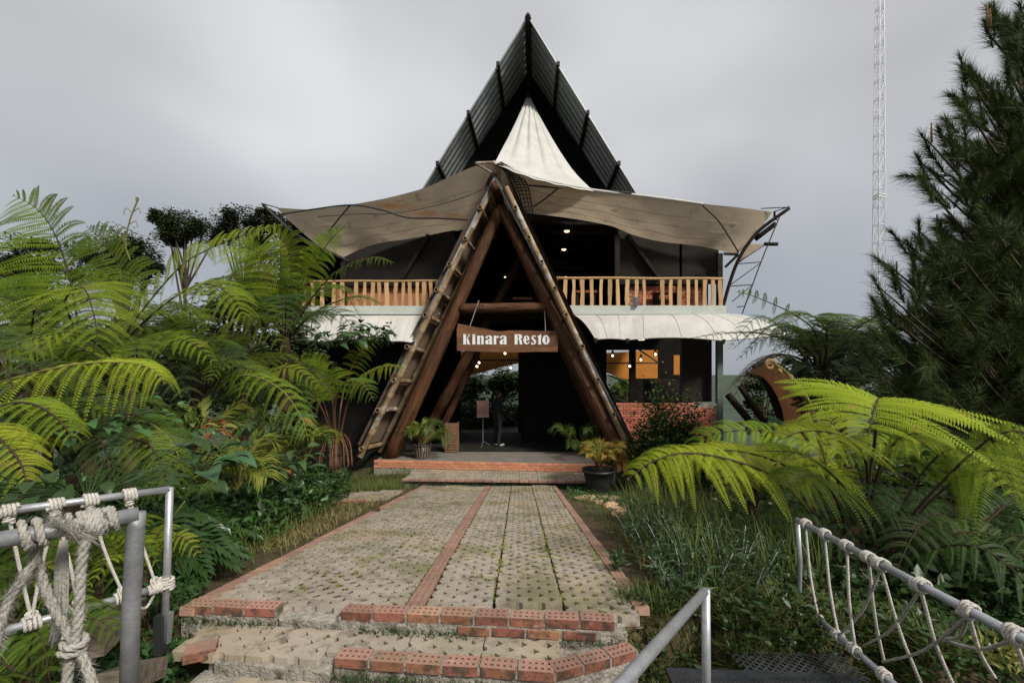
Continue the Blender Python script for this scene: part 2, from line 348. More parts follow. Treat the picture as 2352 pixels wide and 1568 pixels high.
def wood(name, a, b, r0, r1, m, parent, n=14, wob=0.05, seed=0, seg=12):
    """a round timber from a to b; its mesh runs along local z so the grain follows it"""
    rg = random.Random(seed); a, b = Vector(a), Vector(b); L = (b - a).length
    mb = MB(); ph = rg.random() * 6
    pts = [(wob * r0 * math.sin(ph + 2.2 * k / seg * math.pi), wob * r0 * math.cos(1.7 * ph + 1.6 * k / seg * math.pi), L * k / seg) for k in range(seg + 1)]
    rs = [(r0 + (r1 - r0) * k / seg) * (1 + 0.035 * rg.uniform(-1, 1)) for k in range(seg + 1)]
    mb.tube(pts, rs, n)
    o = mb.build(name, m, parent, True, loc=a)
    o.rotation_mode = 'QUATERNION'; o.rotation_quaternion = (b - a).to_track_quat('Z', 'Y')
    return o
def bamboo(name, a, b, r, parent, seed=0, node=0.42, n=12, m=('bamboo', 'hollow'), hollow=True, bow=0.0):
    rg = random.Random(seed); a, b = Vector(a), Vector(b); L = (b - a).length
    mb = MB(); k = max(2, round(L / node)); pts, rs = [], []
    zs = [0.0]
    for i in range(1, k):
        z = L * (i + rg.uniform(-.12, .12)) / k; zs += [z - 0.022, z, z + 0.022]
    zs.append(L)
    for i, z in enumerate(zs):
        nodey = 0 < i < len(zs) - 1 and (i - 1) % 3 == 1
        pts.append((bow * math.sin(math.pi * z / L), 0, z)); rs.append(r * (1.13 if nodey else 1.0))
    mb.tube(pts, rs, n, cap=False)
    # open ends: a rim and a dark bore
    for z0, s in ((0, 1), (L, -1)):
        ro, ri = r, r * 0.66
        ring = lambda rr, z: [(rr * math.cos(2 * math.pi * q / n), rr * math.sin(2 * math.pi * q / n), z) for q in range(n)]
        mb.add(ring(ro, z0) + ring(ri, z0), [(q, (q + 1) % n, n + (q + 1) % n, n + q) for q in range(n)], 0)
        mb.add(ring(ri, z0) + ring(ri, z0 + s * 0.12), [(q, (q + 1) % n, n + (q + 1) % n, n + q) for q in range(n)] + [tuple(range(n, 2 * n))], 1 if hollow else 0)
    o = mb.build(name, m, parent, True, loc=a)
    o.rotation_mode = 'QUATERNION'; o.rotation_quaternion = (b - a).to_track_quat('Z', 'Y')
    return o
def rope_mesh(mb, pts, r, turns=None, n=5, mi=0):
    """three strands laid round each other"""
    P0 = np.array([tuple(p) for p in pts]); L = float(np.sum(np.linalg.norm(np.diff(P0, axis=0), axis=1)))
    m = max(8, int(L / (r * 1.0))); C = crom(pts, m)
    turns = turns if turns is not None else L / (r * 6.5)
    T = np.gradient(C, axis=0); T /= np.linalg.norm(T, axis=1)[:, None] + 1e-9
    u = np.array(Vector(T[0]).orthogonal().normalized())
    U = []
    for t in T:
        u = u - t * np.dot(u, t); u /= np.linalg.norm(u) + 1e-9; U.append(u.copy())
    U = np.array(U); W = np.cross(T, U)
    for s in range(3):
        a = 2 * math.pi * (np.linspace(0, turns, m) + s / 3)
        S = C + (U * np.cos(a)[:, None] + W * np.sin(a)[:, None]) * r * 0.48
        mb.tube(S, r * 0.56, n, mi=mi)
def coil(mb, c, axis, Rr, r, turns=3, w=0.05, seed=0, mi=0):
    """rope wound round a pipe, with a loose knot"""
    rg = random.Random(seed); c = Vector(c); ax = Vector(axis).normalized(); u = ax.orthogonal().normalized(); v = ax.cross(u)
    m = int(turns * 10); pts = []
    for i in range(m + 1):
        a = 2 * math.pi * turns * i / m + seed; k = Rr + r * (0.95 + 0.25 * math.sin(i * 1.3 + seed))
        pts.append(c + ax * ((i / m - .5) * w) + (u * math.cos(a) + v * math.sin(a)) * k)
    rope_mesh(mb, pts, r, mi=mi)

# ------------------------------------------------------------------ leaves, fronds, grass
def frond_mesh(pts, width, m, npin=15, nq=30, droop=0.4, ang=24, bare=0.22, seed=0, pl=0.12, hint=(0, -0.45, 1), stalk=0.016, fill=0.9, tipc=2.2, lam=0.45):
    rg = np.random.RandomState(seed)
    C = crom(pts, 64); T = np.gradient(C, axis=0); T /= np.linalg.norm(T, axis=1)[:, None]
    h = np.array(hint, float); S = np.cross(T, h); S /= np.linalg.norm(S, axis=1)[:, None] + 1e-9
    N = np.cross(S, T)
    u = np.linspace(0, 1, npin) ** 0.92
    t = (bare + (1 - bare) * u * 0.99) * 63
    i0 = np.clip(t.astype(int), 0, 62); fr = (t - i0)[:, None]
    lerp = lambda A: A[i0] * (1 - fr) + A[i0 + 1] * fr
    c, tt, ss, nn = lerp(C), lerp(T), lerp(S), lerp(N)
    ln = width * np.minimum(1, 0.6 + 1.8 * u) * np.clip(1 - u ** tipc, 0, 1) ** 0.85 + width * 0.03
    ln = ln[:, None] * (1 + 0.10 * rg.uniform(-1, 1, (npin, 2)))
    z = np.array([0, 0, 1.0]); a = R(ang)
    sg = np.array([1, -1.0])
    jit = rg.uniform(-0.16, 0.16, (npin, 2))
    d = ss[:, None, :] * (sg[None, :, None] * np.cos(a + jit)[:, :, None]) + tt[:, None, :] * np.sin(a + jit)[:, :, None] + nn[:, None, :] * 0.30
    d /= np.linalg.norm(d, axis=2)[:, :, None]
    q = (np.arange(nq) + 0.55) / nq
    dr = (droop + .14) * (1 + 0.25 * rg.uniform(-1, 1, (npin, 2)))
    # pinna midrib
    arc = d[:, :, None, :] * q[None, None, :, None] - z * (dr[:, :, None] * q[None, None, :] ** 2)[..., None]
    pos = c[:, None, None, :] + arc * ln[:, :, None, None]
    tau = d[:, :, None, :] - z * (2 * dr[:, :, None] * q[None, None, :])[..., None]
    tau /= np.linalg.norm(tau, axis=3)[..., None]
    nl = nn + np.array([0, -lam, 0]); nl /= np.linalg.norm(nl, axis=1)[:, None]
    e = np.cross(nl[:, None, None, :], tau); e /= np.linalg.norm(e, axis=3)[..., None] + 1e-9
    prof = np.minimum(1, 0.62 + 2.2 * q) * np.clip(1 - q ** 1.8, 0.02, 1) ** 0.8
    pln = ln[:, :, None] * pl * prof[None, None, :] + 0.004
    step = ln[:, :, None] / nq * fill * np.ones_like(prof)[None, None, :]
    quads = []
    for sd in (1.0, -1.0):
        ee = e * sd + tau * 0.30 - z * 0.34 + rg.uniform(-.07, .07, e.shape)
        ee /= np.linalg.norm(ee, axis=3)[..., None]
        tip = pos + ee * pln[..., None]
        mid = pos + ee * (pln * 0.34)[..., None]
        w = (tau * (step * 0.5)[..., None])
        quads.append(np.stack([pos, mid - w, tip, mid + w], axis=3))
    V = np.concatenate([x.reshape(-1, 4, 3) for x in quads]); nqd = len(V)
    V = V.reshape(-1, 3); Q = np.arange(nqd * 4).reshape(-1, 4)
    # midribs as slim strips
    base = c[:, None, :] + 0 * d; mt = c[:, None, :] + (d * 0.5 - z * (dr * .25)[..., None]) * ln[..., None]; en = pos[:, :, -1, :]
    w0 = tt[:, None, :] * (0.008 * width)
    st = np.stack([base - w0, mt - w0 * .7, en, mt + w0 * .7, base + w0, base - w0], axis=2)
    k = len(V); ns = npin * 2
    V = np.vstack([V, st.reshape(-1, 3)])
    b = k + np.arange(ns)[:, None] * 6
    Q2 = np.hstack([b, b + 1, b + 3, b + 4]); T2 = np.hstack([b + 1, b + 2, b + 3])
    # rachis
    mb = MB(); mb.tube(C[::3], [stalk * (1 - 0.8 * i / 21) for i in range(len(C[::3]))], 6)
    k = len(V); V = np.vstack([V, np.array(mb.v)])
    q3 = np.array([f for f in mb.f if len(f) == 4]) + k
    Qa = np.vstack([Q, Q2, q3]); mi = np.concatenate([np.zeros(len(Q)), np.zeros(len(Q2)), np.ones(len(q3)), np.zeros(len(T2))])
    return np_mesh('frond', V, Qa, m, mi, tri=T2)
def frond(parent, pts, width, m='fern_lime', stalkm='fern_stalk', **kw):
    me = frond_mesh(pts, width, (m, stalkm), **kw)
    return me_obj('frond', me, parent, (0, 0, 0))
def radial(hub, az, L, rise=0.55, drop=0.25, k=0.0):
    """rachis of a frond that rises from hub towards azimuth az and arches over"""
    d = Vector((math.cos(az), math.sin(az), 0)); h = Vector(hub); s = Vector((-math.sin(az), math.cos(az), 0)) * k * L
    return [h, h + d * L * .28 + Vector((0, 0, L * rise * .62)), h + d * L * .62 + Vector((0, 0, L * rise * .86)) + s * .4, h + d * L + Vector((0, 0, L * (rise - drop) * .8)) + s]
def leaf_quads(pos, dirs, nrm, ln, wd, fold=0.25, bend=0.2):
    """pointed leaves: two quads folded along the midrib, each (base, edge, tip, mid)"""
    n = len(pos)
    dirs = dirs / (np.linalg.norm(dirs, axis=1)[:, None] + 1e-9)
    sd = np.cross(dirs, nrm); sd /= np.linalg.norm(sd, axis=1)[:, None] + 1e-9
    up = np.cross(sd, dirs)
    ln = np.broadcast_to(ln, (n,))[:, None]; wd = np.broadcast_to(wd, (n,))[:, None]
    mid = pos + dirs * ln * .48 + up * ln * bend * .25
    tip = pos + dirs * ln - up * ln * bend * .6
    e1 = mid + sd * wd * .5 + up * wd * fold * .5; e2 = mid - sd * wd * .5 + up * wd * fold * .5
    V = np.stack([pos, e1, tip, mid, e2], axis=1).reshape(-1, 3)
    b = np.arange(n)[:, None] * 5
    Q = np.vstack([np.hstack([b, b + 1, b + 2, b + 3]), np.hstack([b, b + 3, b + 2, b + 4])])
    return V, Q
def leaf_rich(pos, dirs, nrm, ln, wd, bend=0.25, fold=0.2, seg=5):
    """broad leaves with a rounded outline and a curved midrib"""
    n = len(pos); dirs = dirs / (np.linalg.norm(dirs, axis=1)[:, None] + 1e-9)
    sd = np.cross(dirs, nrm); sd /= np.linalg.norm(sd, axis=1)[:, None] + 1e-9; up = np.cross(sd, dirs)
    ln = np.broadcast_to(ln, (n,))[:, None]; wd = np.broadcast_to(wd, (n,))[:, None]
    vs = []
    for i in range(seg + 1):
        t = i / seg; w = math.sin(math.pi * (t ** 0.75)) ** 0.85 * .5 if 0 < t < 1 else 0.012
        c = pos + dirs * ln * t + up * ln * bend * (math.sin(math.pi * t * .8) * .5 - t * t * .7)
        vs += [c - sd * wd * w + up * wd * w * fold * 2, c, c + sd * wd * w + up * wd * w * fold * 2]
    V = np.stack(vs, axis=1).reshape(-1, 3); k = 3 * (seg + 1); b = np.arange(n)[:, None] * k; Q = []
    for i in range(seg):
        o = 3 * i
        Q += [np.hstack([b + o, b + o + 1, b + o + 4, b + o + 3]), np.hstack([b + o + 1, b + o + 2, b + o + 5, b + o + 4])]
    return V, np.vstack(Q)
def blades(pos, ln, wd, rs, lean=0.5, seg=3, az=None, up=1.0):
    """grass blades, each a tapering strip that bends over"""
    n = len(pos); az = rs.uniform(0, 2 * math.pi, n) if az is None else az
    d = np.stack([np.cos(az), np.sin(az), np.zeros(n)], 1); s = np.stack([-np.sin(az), np.cos(az), np.zeros(n)], 1)
    ln = np.broadcast_to(ln, (n,))[:, None]; le = (lean * rs.uniform(.3, 1.3, n))[:, None]; wd = np.broadcast_to(wd, (n,))[:, None]
    vs = []
    for i in range(seg + 1):
        t = i / seg
        c = pos + np.array([0, 0, 1.0]) * ln * up * (t - .35 * le * t * t) + d * ln * le * t ** 1.8
        w = wd * .5 * (1 - t ** 1.5) + wd * .03
        vs += [c - s * w, c + s * w]
    V = np.stack(vs, 1).reshape(-1, 3); k = 2 * (seg + 1); b = np.arange(n)[:, None] * k
    Q = np.vstack([np.hstack([b + 2 * i, b + 2 * i + 1, b + 2 * i + 3, b + 2 * i + 2]) for i in range(seg)])
    return V, Q
def join_np(parts):
    V, Q, mi, k = [], [], [], 0
    for i, (v, q) in enumerate(parts):
        V.append(v); Q.append(q + k); mi.append(np.full(len(q), i)); k += len(v)
    return np.vstack(V), np.vstack(Q), np.concatenate(mi)
def rdirs(rs, n, up=0.3):
    d = rs.normal(size=(n, 3)); d[:, 2] = np.abs(d[:, 2]) * .6 + up; return d / np.linalg.norm(d, axis=1)[:, None]
# ------------------------------------------------------------------ terrain
YAW = 0.0147
def zpath(y): return 1.255 - 0.15 * y
def pathx(u, y): return u + YAW * (y - 2.9)
_rs = np.random.RandomState(5)
_wv = [(_rs.uniform(.5, 2.4), _rs.uniform(-2.4, 2.4), _rs.uniform(0, 6)) for _ in range(7)]
def sstep(a, b, x):
    t = np.clip((x - a) / (b - a), 0, 1); return t * t * (3 - 2 * t)
def ground_np(x, y):
    x, y = np.asarray(x, float), np.asarray(y, float)
    yb = np.clip(y, 2.55, 10.4)
    z = 1.255 - 0.15 * yb - 0.062
    d = np.maximum(0, np.abs(x + 0.6) - 1.75)
    z = z - 0.11 * np.minimum(d, 6)
    nz = sum(math.cos(0) * np.sin(a * x + b * y + c) for a, b, c in _wv) * 0.012
    z = z + nz * sstep(1.6, 2.1, np.abs(x + 0.6))
    z = np.where(y < 2.55, z - 0.22 * sstep(2.55, 2.3, y) - 0.9 * sstep(2.0, 0.6, y), z)
    z = z - 0.30 * sstep(2.95, 2.88, y) * sstep(2.02, 1.92, np.abs(x + 0.65)) * (y > 2.0)
    z = z - 0.42 * sstep(2.92, 2.62, y) * sstep(.62, .82, x) * sstep(2.45, 2.2, x) * (y > 1.0)
    inner = sstep(1.50, 1.42, np.abs(x + .63)) * (y > 3.0) * (y < 10.1)
    z = z + inner * (0.012 + 0.034 * sstep(-.2, -1.2, x))
    z = z - 0.04 * sstep(10.2, 10.3, y) + 0.13 * sstep(11.0, 11.3, y)
    far = np.maximum(0, y - 24) * 0.33 + np.maximum(0, np.abs(x) - 14) * 0.28 + np.maximum(0, -y - 4) * 0.2
    return z - np.minimum(far, 40) + 0.9 * sstep(26, 60, np.hypot(x, y)) * np.sin(x * .05) * np.sin(y * .04)
def ground(x, y): return float(ground_np(x, y))
def axis_coords(lo, hi, st, far):
    a = np.arange(lo, hi + 1e-6, st); g, s, k = [], st, hi
    while k < far: s *= 1.22; k += s; g.append(k)
    h, s, k = [], st, lo
    while k > -far: s *= 1.22; k -= s; h.append(k)
    return np.array(h[::-1] + list(a) + g)
gx = axis_coords(-8, 8, 0.14, 4000); gy = axis_coords(0.5, 22, 0.14, 4000)
X, Y = np.meshgrid(gx, gy); Z = ground_np(X, Y)
V = np.stack([X, Y, Z], -1).reshape(-1, 3); nc = len(gx)
i, j = np.meshgrid(np.arange(len(gy) - 1), np.arange(nc - 1), indexing='ij')
b = (i * nc + j).ravel()
Qg = np.stack([b, b + 1, b + nc + 1, b + nc], 1); cg = V[Qg].mean(1)
far_g = ((cg[:, 1] > 17.5) | (np.abs(cg[:, 0]) > 12) | (cg[:, 1] < -6)).astype(int)      # beyond the plot the hillside is wooded
g_o = me_obj('ground', np_mesh('ground', V, Qg, ('soil', 'far_land'), far_g, smooth=True))
tag(g_o, kind='structure')

# ------------------------------------------------------------------ lattice pavers
def fill_mesh(name, outline, holes, depth, m, smooth=False, hole_mi=0):
    bm = bmesh.new(); loops = []
    for lp in [outline] + holes:
        vs = [bm.verts.new((x, y, 0)) for x, y in lp]
        for k in range(len(vs)): bm.edges.new((vs[k], vs[(k + 1) % len(vs)]))
        loops.append(vs)
    bmesh.ops.triangle_fill(bm, use_beauty=True, use_dissolve=False, edges=bm.edges[:])
    for f in bm.faces:
        if f.normal.z < 0: f.normal_flip()
    for li, vs in enumerate(loops):
        lo = [bm.verts.new((v.co.x * (1.0 if li else 1.0), v.co.y, -depth)) for v in vs]
        n = len(vs)
        for k in range(n):
            f = bm.faces.new((vs[k], lo[k], lo[(k + 1) % n], vs[(k + 1) % n]))
            if li: f.material_index = hole_mi
    bmesh.ops.recalc_face_normals(bm, faces=bm.faces[:])
    me = bpy.data.meshes.new(name); bm.to_mesh(me); bm.free(); use(me, m)
    up = sum(p.normal.z * p.area for p in me.polygons)
    if up < 0: me.flip_normals()
    return me
def paver_mesh(nx, ny, seed, p=0.15, depth=0.055):
    rg = random.Random(seed); W, D = nx * p / 2 - 0.003, ny * p / 2 - 0.003; h = 0.036
    j = lambda s=0.003: rg.uniform(-s, s)
    def notch(cx, cy, dx, dy):          # half a diamond bitten out of the edge, walking along (dx, dy), biting to the left
        px, py = -dy, dx
        return [(cx - dx * h, cy - dy * h), (cx - dx * h * .35 + px * h * .62, cy - dy * h * .35 + py * h * .62),
                (cx + dx * h * .35 + px * h * .62, cy + dy * h * .35 + py * h * .62), (cx + dx * h, cy + dy * h)]
    o = [(-W + .008, -D)]
    for k in range(1, nx): o += notch(-W - .003 + k * p, -D, 1, 0)
    o += [(W - .008, -D), (W, -D + .008)]
    for k in range(1, ny): o += notch(W, -D - .003 + k * p, 0, 1)
    o += [(W, D - .008), (W - .008, D)]
    for k in range(1, nx): o += notch(W + .003 - k * p, D, -1, 0)
    o += [(-W + .008, D), (-W, D - .008)]
    for k in range(1, ny): o += notch(-W, D + .003 - k * p, 0, -1)
    o += [(-W, -D + .008)]
    holes = []
    def hole(cx, cy):
        cx += j(); cy += j(); a, b = h * rg.uniform(.85, 1.1), h * rg.uniform(.85, 1.1)
        holes.append([(cx - a, cy), (cx, cy - b), (cx + a, cy), (cx, cy + b)])
    for r in range(ny):
        for c in range(nx): hole(-W - .003 + (c + .5) * p, -D - .003 + (r + .5) * p)
    for r in range(1, ny):
        for c in range(1, nx): hole(-W - .003 + c * p, -D - .003 + r * p)
    return fill_mesh('paver', o, holes, depth, 'paver')
PV = [paver_mesh(3, 4, s) for s in range(3)]
PVH = [paver_mesh(3, 2, s + 10) for s in range(2)]
PVQ = paver_mesh(3, 1, 20)
rg = random.Random(11)
MOSS = []                                                      # spots where something grows out of the path: (x, y, z, size)
path = thing('path', None, None, (0, 0, 0)); tag(path, 'sloping ramp of pale lattice paving blocks leading to the porch', None, None, 'structure')
def put_paver(me, x, y, z, parent, slope=0.15, yaw=-YAW, jit=1.0, moss=0.3):
    o = me_obj('paver', me, parent, (x, y, z + rg.uniform(-.011, .005) * jit))
    flip = math.pi if rg.random() < .5 else 0
    o.rotation_euler = (-math.atan(slope) + rg.uniform(-.016, .016) * jit, rg.uniform(-.018, .018) * jit, yaw + rg.uniform(-.014, .014) * jit)
    if flip:
        o.rotation_euler = (math.atan(slope) + rg.uniform(-.012, .012) * jit, 0, yaw + math.pi)
    return o
def stepY(x): return 2.90 - 0.25 * (x + 2.16) / 2.78
cols_r = [(-0.583 + .461 * (k + .5)) for k in range(3)]
cols_l = [(-2.07 + .452 * (k + .5)) for k in range(3)]
for ci, u in enumerate(cols_l + cols_r):
    y = stepY(u) + 0.085 + 0.30 + [0, .15, .0, .15, .15, .0][ci]
    if ci in (1, 3, 4):      # a cut row at the front of this column
        put_paver(PVQ, pathx(u, y - .376), y - .376, zpath(y - .376) - .006, path)
    first = True
    while y < 10.25:
        lift = 0.018 if (ci == 4 and first) else 0
        put_paver(PV[rg.randrange(3)], pathx(u, y), y, zpath(y) + lift, path)
        first = False
        for a in range(3):
            for bb in range(4):
                for half in (0, 1):
                    mx, my = (a - 1) * .15 + half * .075, (bb - 1.5) * .15 + half * .075
                    pr = 0.26 + 0.22 * math.sin(u * 2.1 + y * 1.1) ** 2 + (0.35 if (ci == 2 and y < 4.2) else 0) + (.2 if ci > 3 else 0) - (.18 if ci < 1 else 0)
                    if rg.random() < pr: MOSS.append((pathx(u, y) + mx, y + my, zpath(y + my) - .018, rg.uniform(.6, 1.2)))
        y += 0.60
# joints with weeds
for yy in np.arange(3.0, 10.2, .02):
    if rg.random() < .30 * (math.sin(yy * 1.9) * .5 + .5): MOSS.append((pathx(cols_r[1] + .23, yy), yy, zpath(yy) - .02, .9))
    if rg.random() < .25 * (yy < 5.5): MOSS.append((pathx(cols_r[0] + .23, yy), yy, zpath(yy) - .02, 1.0))
    if rg.random() < .5 * (yy < 4.6): MOSS.append((pathx(cols_r[2] + .20, yy), yy, zpath(yy) - .02, 1.1))

# ------------------------------------------------------------------ bricks
def brick_mesh(name, m, L=0.20, W=0.10, H=0.052, holes=True, seed=0, mi_hole='hollow'):
    rg2 = random.Random(seed)
    if holes:
        o = [(-L/2 + .004, -W/2), (L/2 - .004, -W/2), (L/2, -W/2 + .004), (L/2, W/2 - .004), (L/2 - .004, W/2), (-L/2 + .004, W/2), (-L/2, W/2 - .004), (-L/2, -W/2 + .004)]
        hs = []
        for a in range(5):
            for b2 in range(2):
                cx, cy = (a - 2) * L * .18, (b2 - .5) * W * .42; w, d = L * .036, W * .075
                hs.append([(cx - w, cy - d), (cx + w, cy - d), (cx + w, cy + d), (cx - w, cy + d)])
        return fill_mesh(name, o, hs, H, (m, mi_hole), hole_mi=1)
    bm = bmesh.new(); bmesh.ops.create_cube(bm, size=1)
    for v in bm.verts: v.co = Vector((v.co.x * L, v.co.y * W, v.co.z * H - H / 2))
    bmesh.ops.bevel(bm, geom=bm.edges[:], offset=.004, segments=1, affect='EDGES')
    for v in bm.verts: v.co += Vector((rg2.uniform(-1, 1), rg2.uniform(-1, 1), rg2.uniform(-1, 1))) * .0015
    me = bpy.data.meshes.new(name); bm.to_mesh(me); bm.free(); use(me, m); return me
BR_STEP = brick_mesh('brick', 'brick', mi_hole='brick_hole'); BR_KERB = brick_mesh('brick', 'brick_pale', mi_hole='brick_hole'); BR_SOLID = brick_mesh('brick', 'brick', holes=False)
BR_KS = brick_mesh('brick', 'brick_pale', holes=False)
def lay(me, x, y, z, parent, yaw=0, slope=0, jit=1.0, sc=1.0):
    o = me_obj('brick', me, parent, (x, y, z + rg.uniform(-.003, .003) * jit))
    o.rotation_euler = (-math.atan(slope) + rg.uniform(-.02, .02) * jit, rg.uniform(-.015, .015) * jit, yaw + rg.uniform(-.02, .02) * jit)
    if sc != 1: o.scale = (sc, 1, 1)
    return o
y = 3.0
for k in range(35):                                            # kerbs run lengthwise, the middle strip too
    yy = 2.99 + .2085 * k
    if yy > 10.2: break
    for u, me in ((-2.115, BR_KS if k % 3 else BR_KERB), (0.848, BR_KERB if k < 9 else BR_KS)):
        if u < 0 and 17 < k < 20: continue
        o = lay(me, pathx(u, yy), yy, zpath(yy) + .006, path, slope=0)
        o.rotation_euler = (rg.uniform(-.02, .02), math.atan(.15) + rg.uniform(-.01, .01), math.pi / 2 - YAW + rg.uniform(-.02, .02))
    o = lay(BR_KERB, pathx(-.648, yy - .08), yy - .08, zpath(yy - .08) + .004, path)
    o.rotation_euler = (rg.uniform(-.02, .02), math.atan(.15), math.pi / 2 - YAW + rg.uniform(-.02, .02)); o.scale = (1, 1.12, 1)

# ------------------------------------------------------------------ steps
steps = thing('steps', 'two low brick edged steps below the paved ramp, some bricks missing', None, (0, 0, 0)); steps['kind'] = 'structure'
def rough_block(name, poly, z0, z1, m, parent, amp=0.012, seed=0, sub=10):
    """a lumpy mortar bed: polygon outline extruded between z0 and z1 with an uneven top"""
    r2 = random.Random(seed); pts = []
    n = len(poly)
    for k in range(n):
        a, b2 = Vector(poly[k]), Vector(poly[(k + 1) % n]); s = max(1, int((b2 - a).length / .05))
        for q in range(s): pts.append(a.lerp(b2, q / s) + Vector((r2.uniform(-1, 1), r2.uniform(-1, 1))) * amp * .6)
    mb = MB(); m_ = len(pts)
    lo = [(p.x, p.y, z0) for p in pts]; md = [(p.x + r2.uniform(-1, 1) * amp * .7, p.y + r2.uniform(-1, 1) * amp * .7, (z0 + z1) / 2) for p in pts]
    hi = [(p.x, p.y, z1 + r2.uniform(-1, .4) * amp) for p in pts]
    mb.add(lo + md + hi, [(k, (k + 1) % m_, m_ + (k + 1) % m_, m_ + k) for k in range(m_)] + [(m_ + k, m_ + (k + 1) % m_, 2 * m_ + (k + 1) % m_, 2 * m_ + k) for k in range(m_)] + [tuple(range(2 * m_, 3 * m_))])
    return mb.build(name, m, parent)
sang = math.atan2(-.25, 2.78)
sd = Vector((math.cos(sang), math.sin(sang))); sn = Vector((-sd.y, sd.x))
s0 = Vector((-2.16, 2.90))
for k in range(13):
    c = s0 + sd * (.11 + .2145 * k) + sn * .05
    z = zpath(c.y - .05) + .012
    if k in (3, 4): continue
    lay(BR_STEP, c.x, c.y, z, steps, sang, 0, 1.2)
# mortar bed under the bricks, with the bare patch where two are gone
def strip(a, b2, w0, w1, base=s0, dv=sd, nv=sn):
    return [base + dv * a + nv * w0, base + dv * b2 + nv * w0, base + dv * b2 + nv * w1, base + dv * a + nv * w1]
rough_block('mortar_bed', strip(0.0, .655, .003, .105), .62, zpath(2.84) - .042, 'mortar', steps, .008, 1)
rough_block('mortar_bed', strip(.657, 1.065, -.005, .115), .62, zpath(2.80) - .050, 'mortar', steps, .016, 2)
rough_block('mortar_bed', strip(1.067, 2.86, .003, .105), .62, zpath(2.70) - .042, 'mortar', steps, .008, 3)
for k in range(13):                                            # mortar in the joints
    if k in (3, 4): continue
    c = s0 + sd * (.217 + .2145 * k) + sn * .048
    mb = MB(); mb.box((0, 0, -.026), (.014, .088, .046)); o = mb.build('mortar_joint', 'mortar', steps, loc=(c.x, c.y, zpath(c.y - .05) + .010)); o.rotation_euler = (0, 0, sang)
for k in range(4):                                             # proud lower course at the right
    c = s0 + sd * (1.82 + .2145 * k + .11) + sn * .047
    lay(BR_SOLID, c.x, c.y, .795, steps, sang, 0, 1)
TZ = 0.742
tread = [P(480, 1495, 2.58), P(765, 1512, 2.50), P(1275, 1545, 2.375), P(1465, 1495, 2.56)]
fr = [Vector((p.x, p.y)) for p in tread]
rough_block('mortar_bed', [fr[0] + Vector((-.02, .03)), fr[1] + Vector((0, .03)), fr[2] + Vector((0, .012)), fr[3] + Vector((0, .0)), Vector((.66, 2.70)), Vector((-1.95, 2.92))], .45, TZ - .030, 'mortar', steps, .002, 4)
for k in range(5):
    c = s0 + sd * (.20 + .452 * k + .225) - sn * .152
    if k >= 2: c = c + sn * .032
    o = put_paver(PVH[k % 2], c.x, c.y, TZ, steps, 0, sang, .6)
    if k >= 2: o.scale = (1, .78, 1)
    for a in range(3):
        for b2 in range(2):
            if rg.random() < .35: MOSS.append((c.x + (a - 1) * .15, c.y + (b2 - .5) * .15, TZ - .03, .8))
def brick_run(a, b2, n, z, me, skip=()):
    d = (b2 - a); L = d.length; d.normalize(); nn_ = Vector((-d.y, d.x)); yaw = math.atan2(d.y, d.x)
    for k in range(n):
        if k in skip: continue
        c = a + d * (L * (k + .5) / n) + nn_ * .05
        o = lay(me, c.x, c.y, z, steps, yaw); o.scale = (L / n / .2145, 1, 1)
        e = a + d * (L * (k + 1) / n) + nn_ * .048
        mb = MB(); mb.box((0, 0, -.024), (.013, .088, .044)); q = mb.build('mortar_joint', 'mortar', steps, loc=(e.x, e.y, z - .004)); q.rotation_euler = (0, 0, yaw)
brick_run(fr[1], fr[2], 6, TZ + .010, BR_STEP)
brick_run(fr[2], fr[3], 3, TZ + .010, BR_STEP)
rough_block('mortar_bed', [fr[0] + Vector((.05, -.04)), fr[1] + Vector((-.01, -.04)), fr[1] + Vector((-.01, .06)), fr[0] + Vector((.05, .06))], .45, TZ - .040, 'mortar', steps, .016, 6)
rough_block('mortar_bed', [fr[1] + Vector((0, .018)), fr[2] + Vector((0, .018)), fr[2] + Vector((0, .06)), fr[1] + Vector((0, .06))], .45, TZ - .048, 'mortar', steps, .008, 7)
rough_block('mortar_bed', [fr[2] + Vector((-.01, .02)), fr[3] + Vector((-.01, .02)), fr[3] + Vector((-.02, .07)), fr[2] + Vector((-.02, .07))], .45, TZ - .048, 'mortar', steps, .010, 8)
o = lay(BR_SOLID, fr[0].x - .06, fr[0].y + .02, TZ + .018, steps, .5, 0, 3); o.scale = (.8, 1.2, 1.1)
rough_block('mortar_bed', [Vector((-1.80, 2.10)), Vector((.25, 2.0)), Vector((.28, 2.42)), Vector((-1.05, 2.56)), Vector((-1.80, 2.60))], .40, .625, 'mortar', steps, .008, 9)
for k in range(4): put_paver(PVH[k % 2], -1.32 + .452 * k, 2.335 - .041 * k, .645, steps, 0, sang, .6)

# ------------------------------------------------------------------ landing in front of the porch
landing = thing('landing', 'narrow paved landing between the ramp and the brick porch step', None, (0, 0, 0)); landing['kind'] = 'structure'
LZ = -0.19
lang = -0.05
for r_ in range(2):
    for k in range(10):
        x = -2.32 + .452 * k; y = 10.83 + .60 * r_ - .05 * (x + 2.3)
        put_paver(PV[rg.randrange(3)], x, y, LZ, landing, 0, lang, .7)
for k in range(21):
    x = -2.48 + .2125 * k; lay(BR_KS, x, 10.47 - .05 * (x + 2.3), LZ + .004, landing, lang)
mb = MB(); mb.box((-.25, 11.05, LZ - .16), (4.6, 1.1, .2)); mb.build('landing_bed', 'mortar', landing, rot=None)
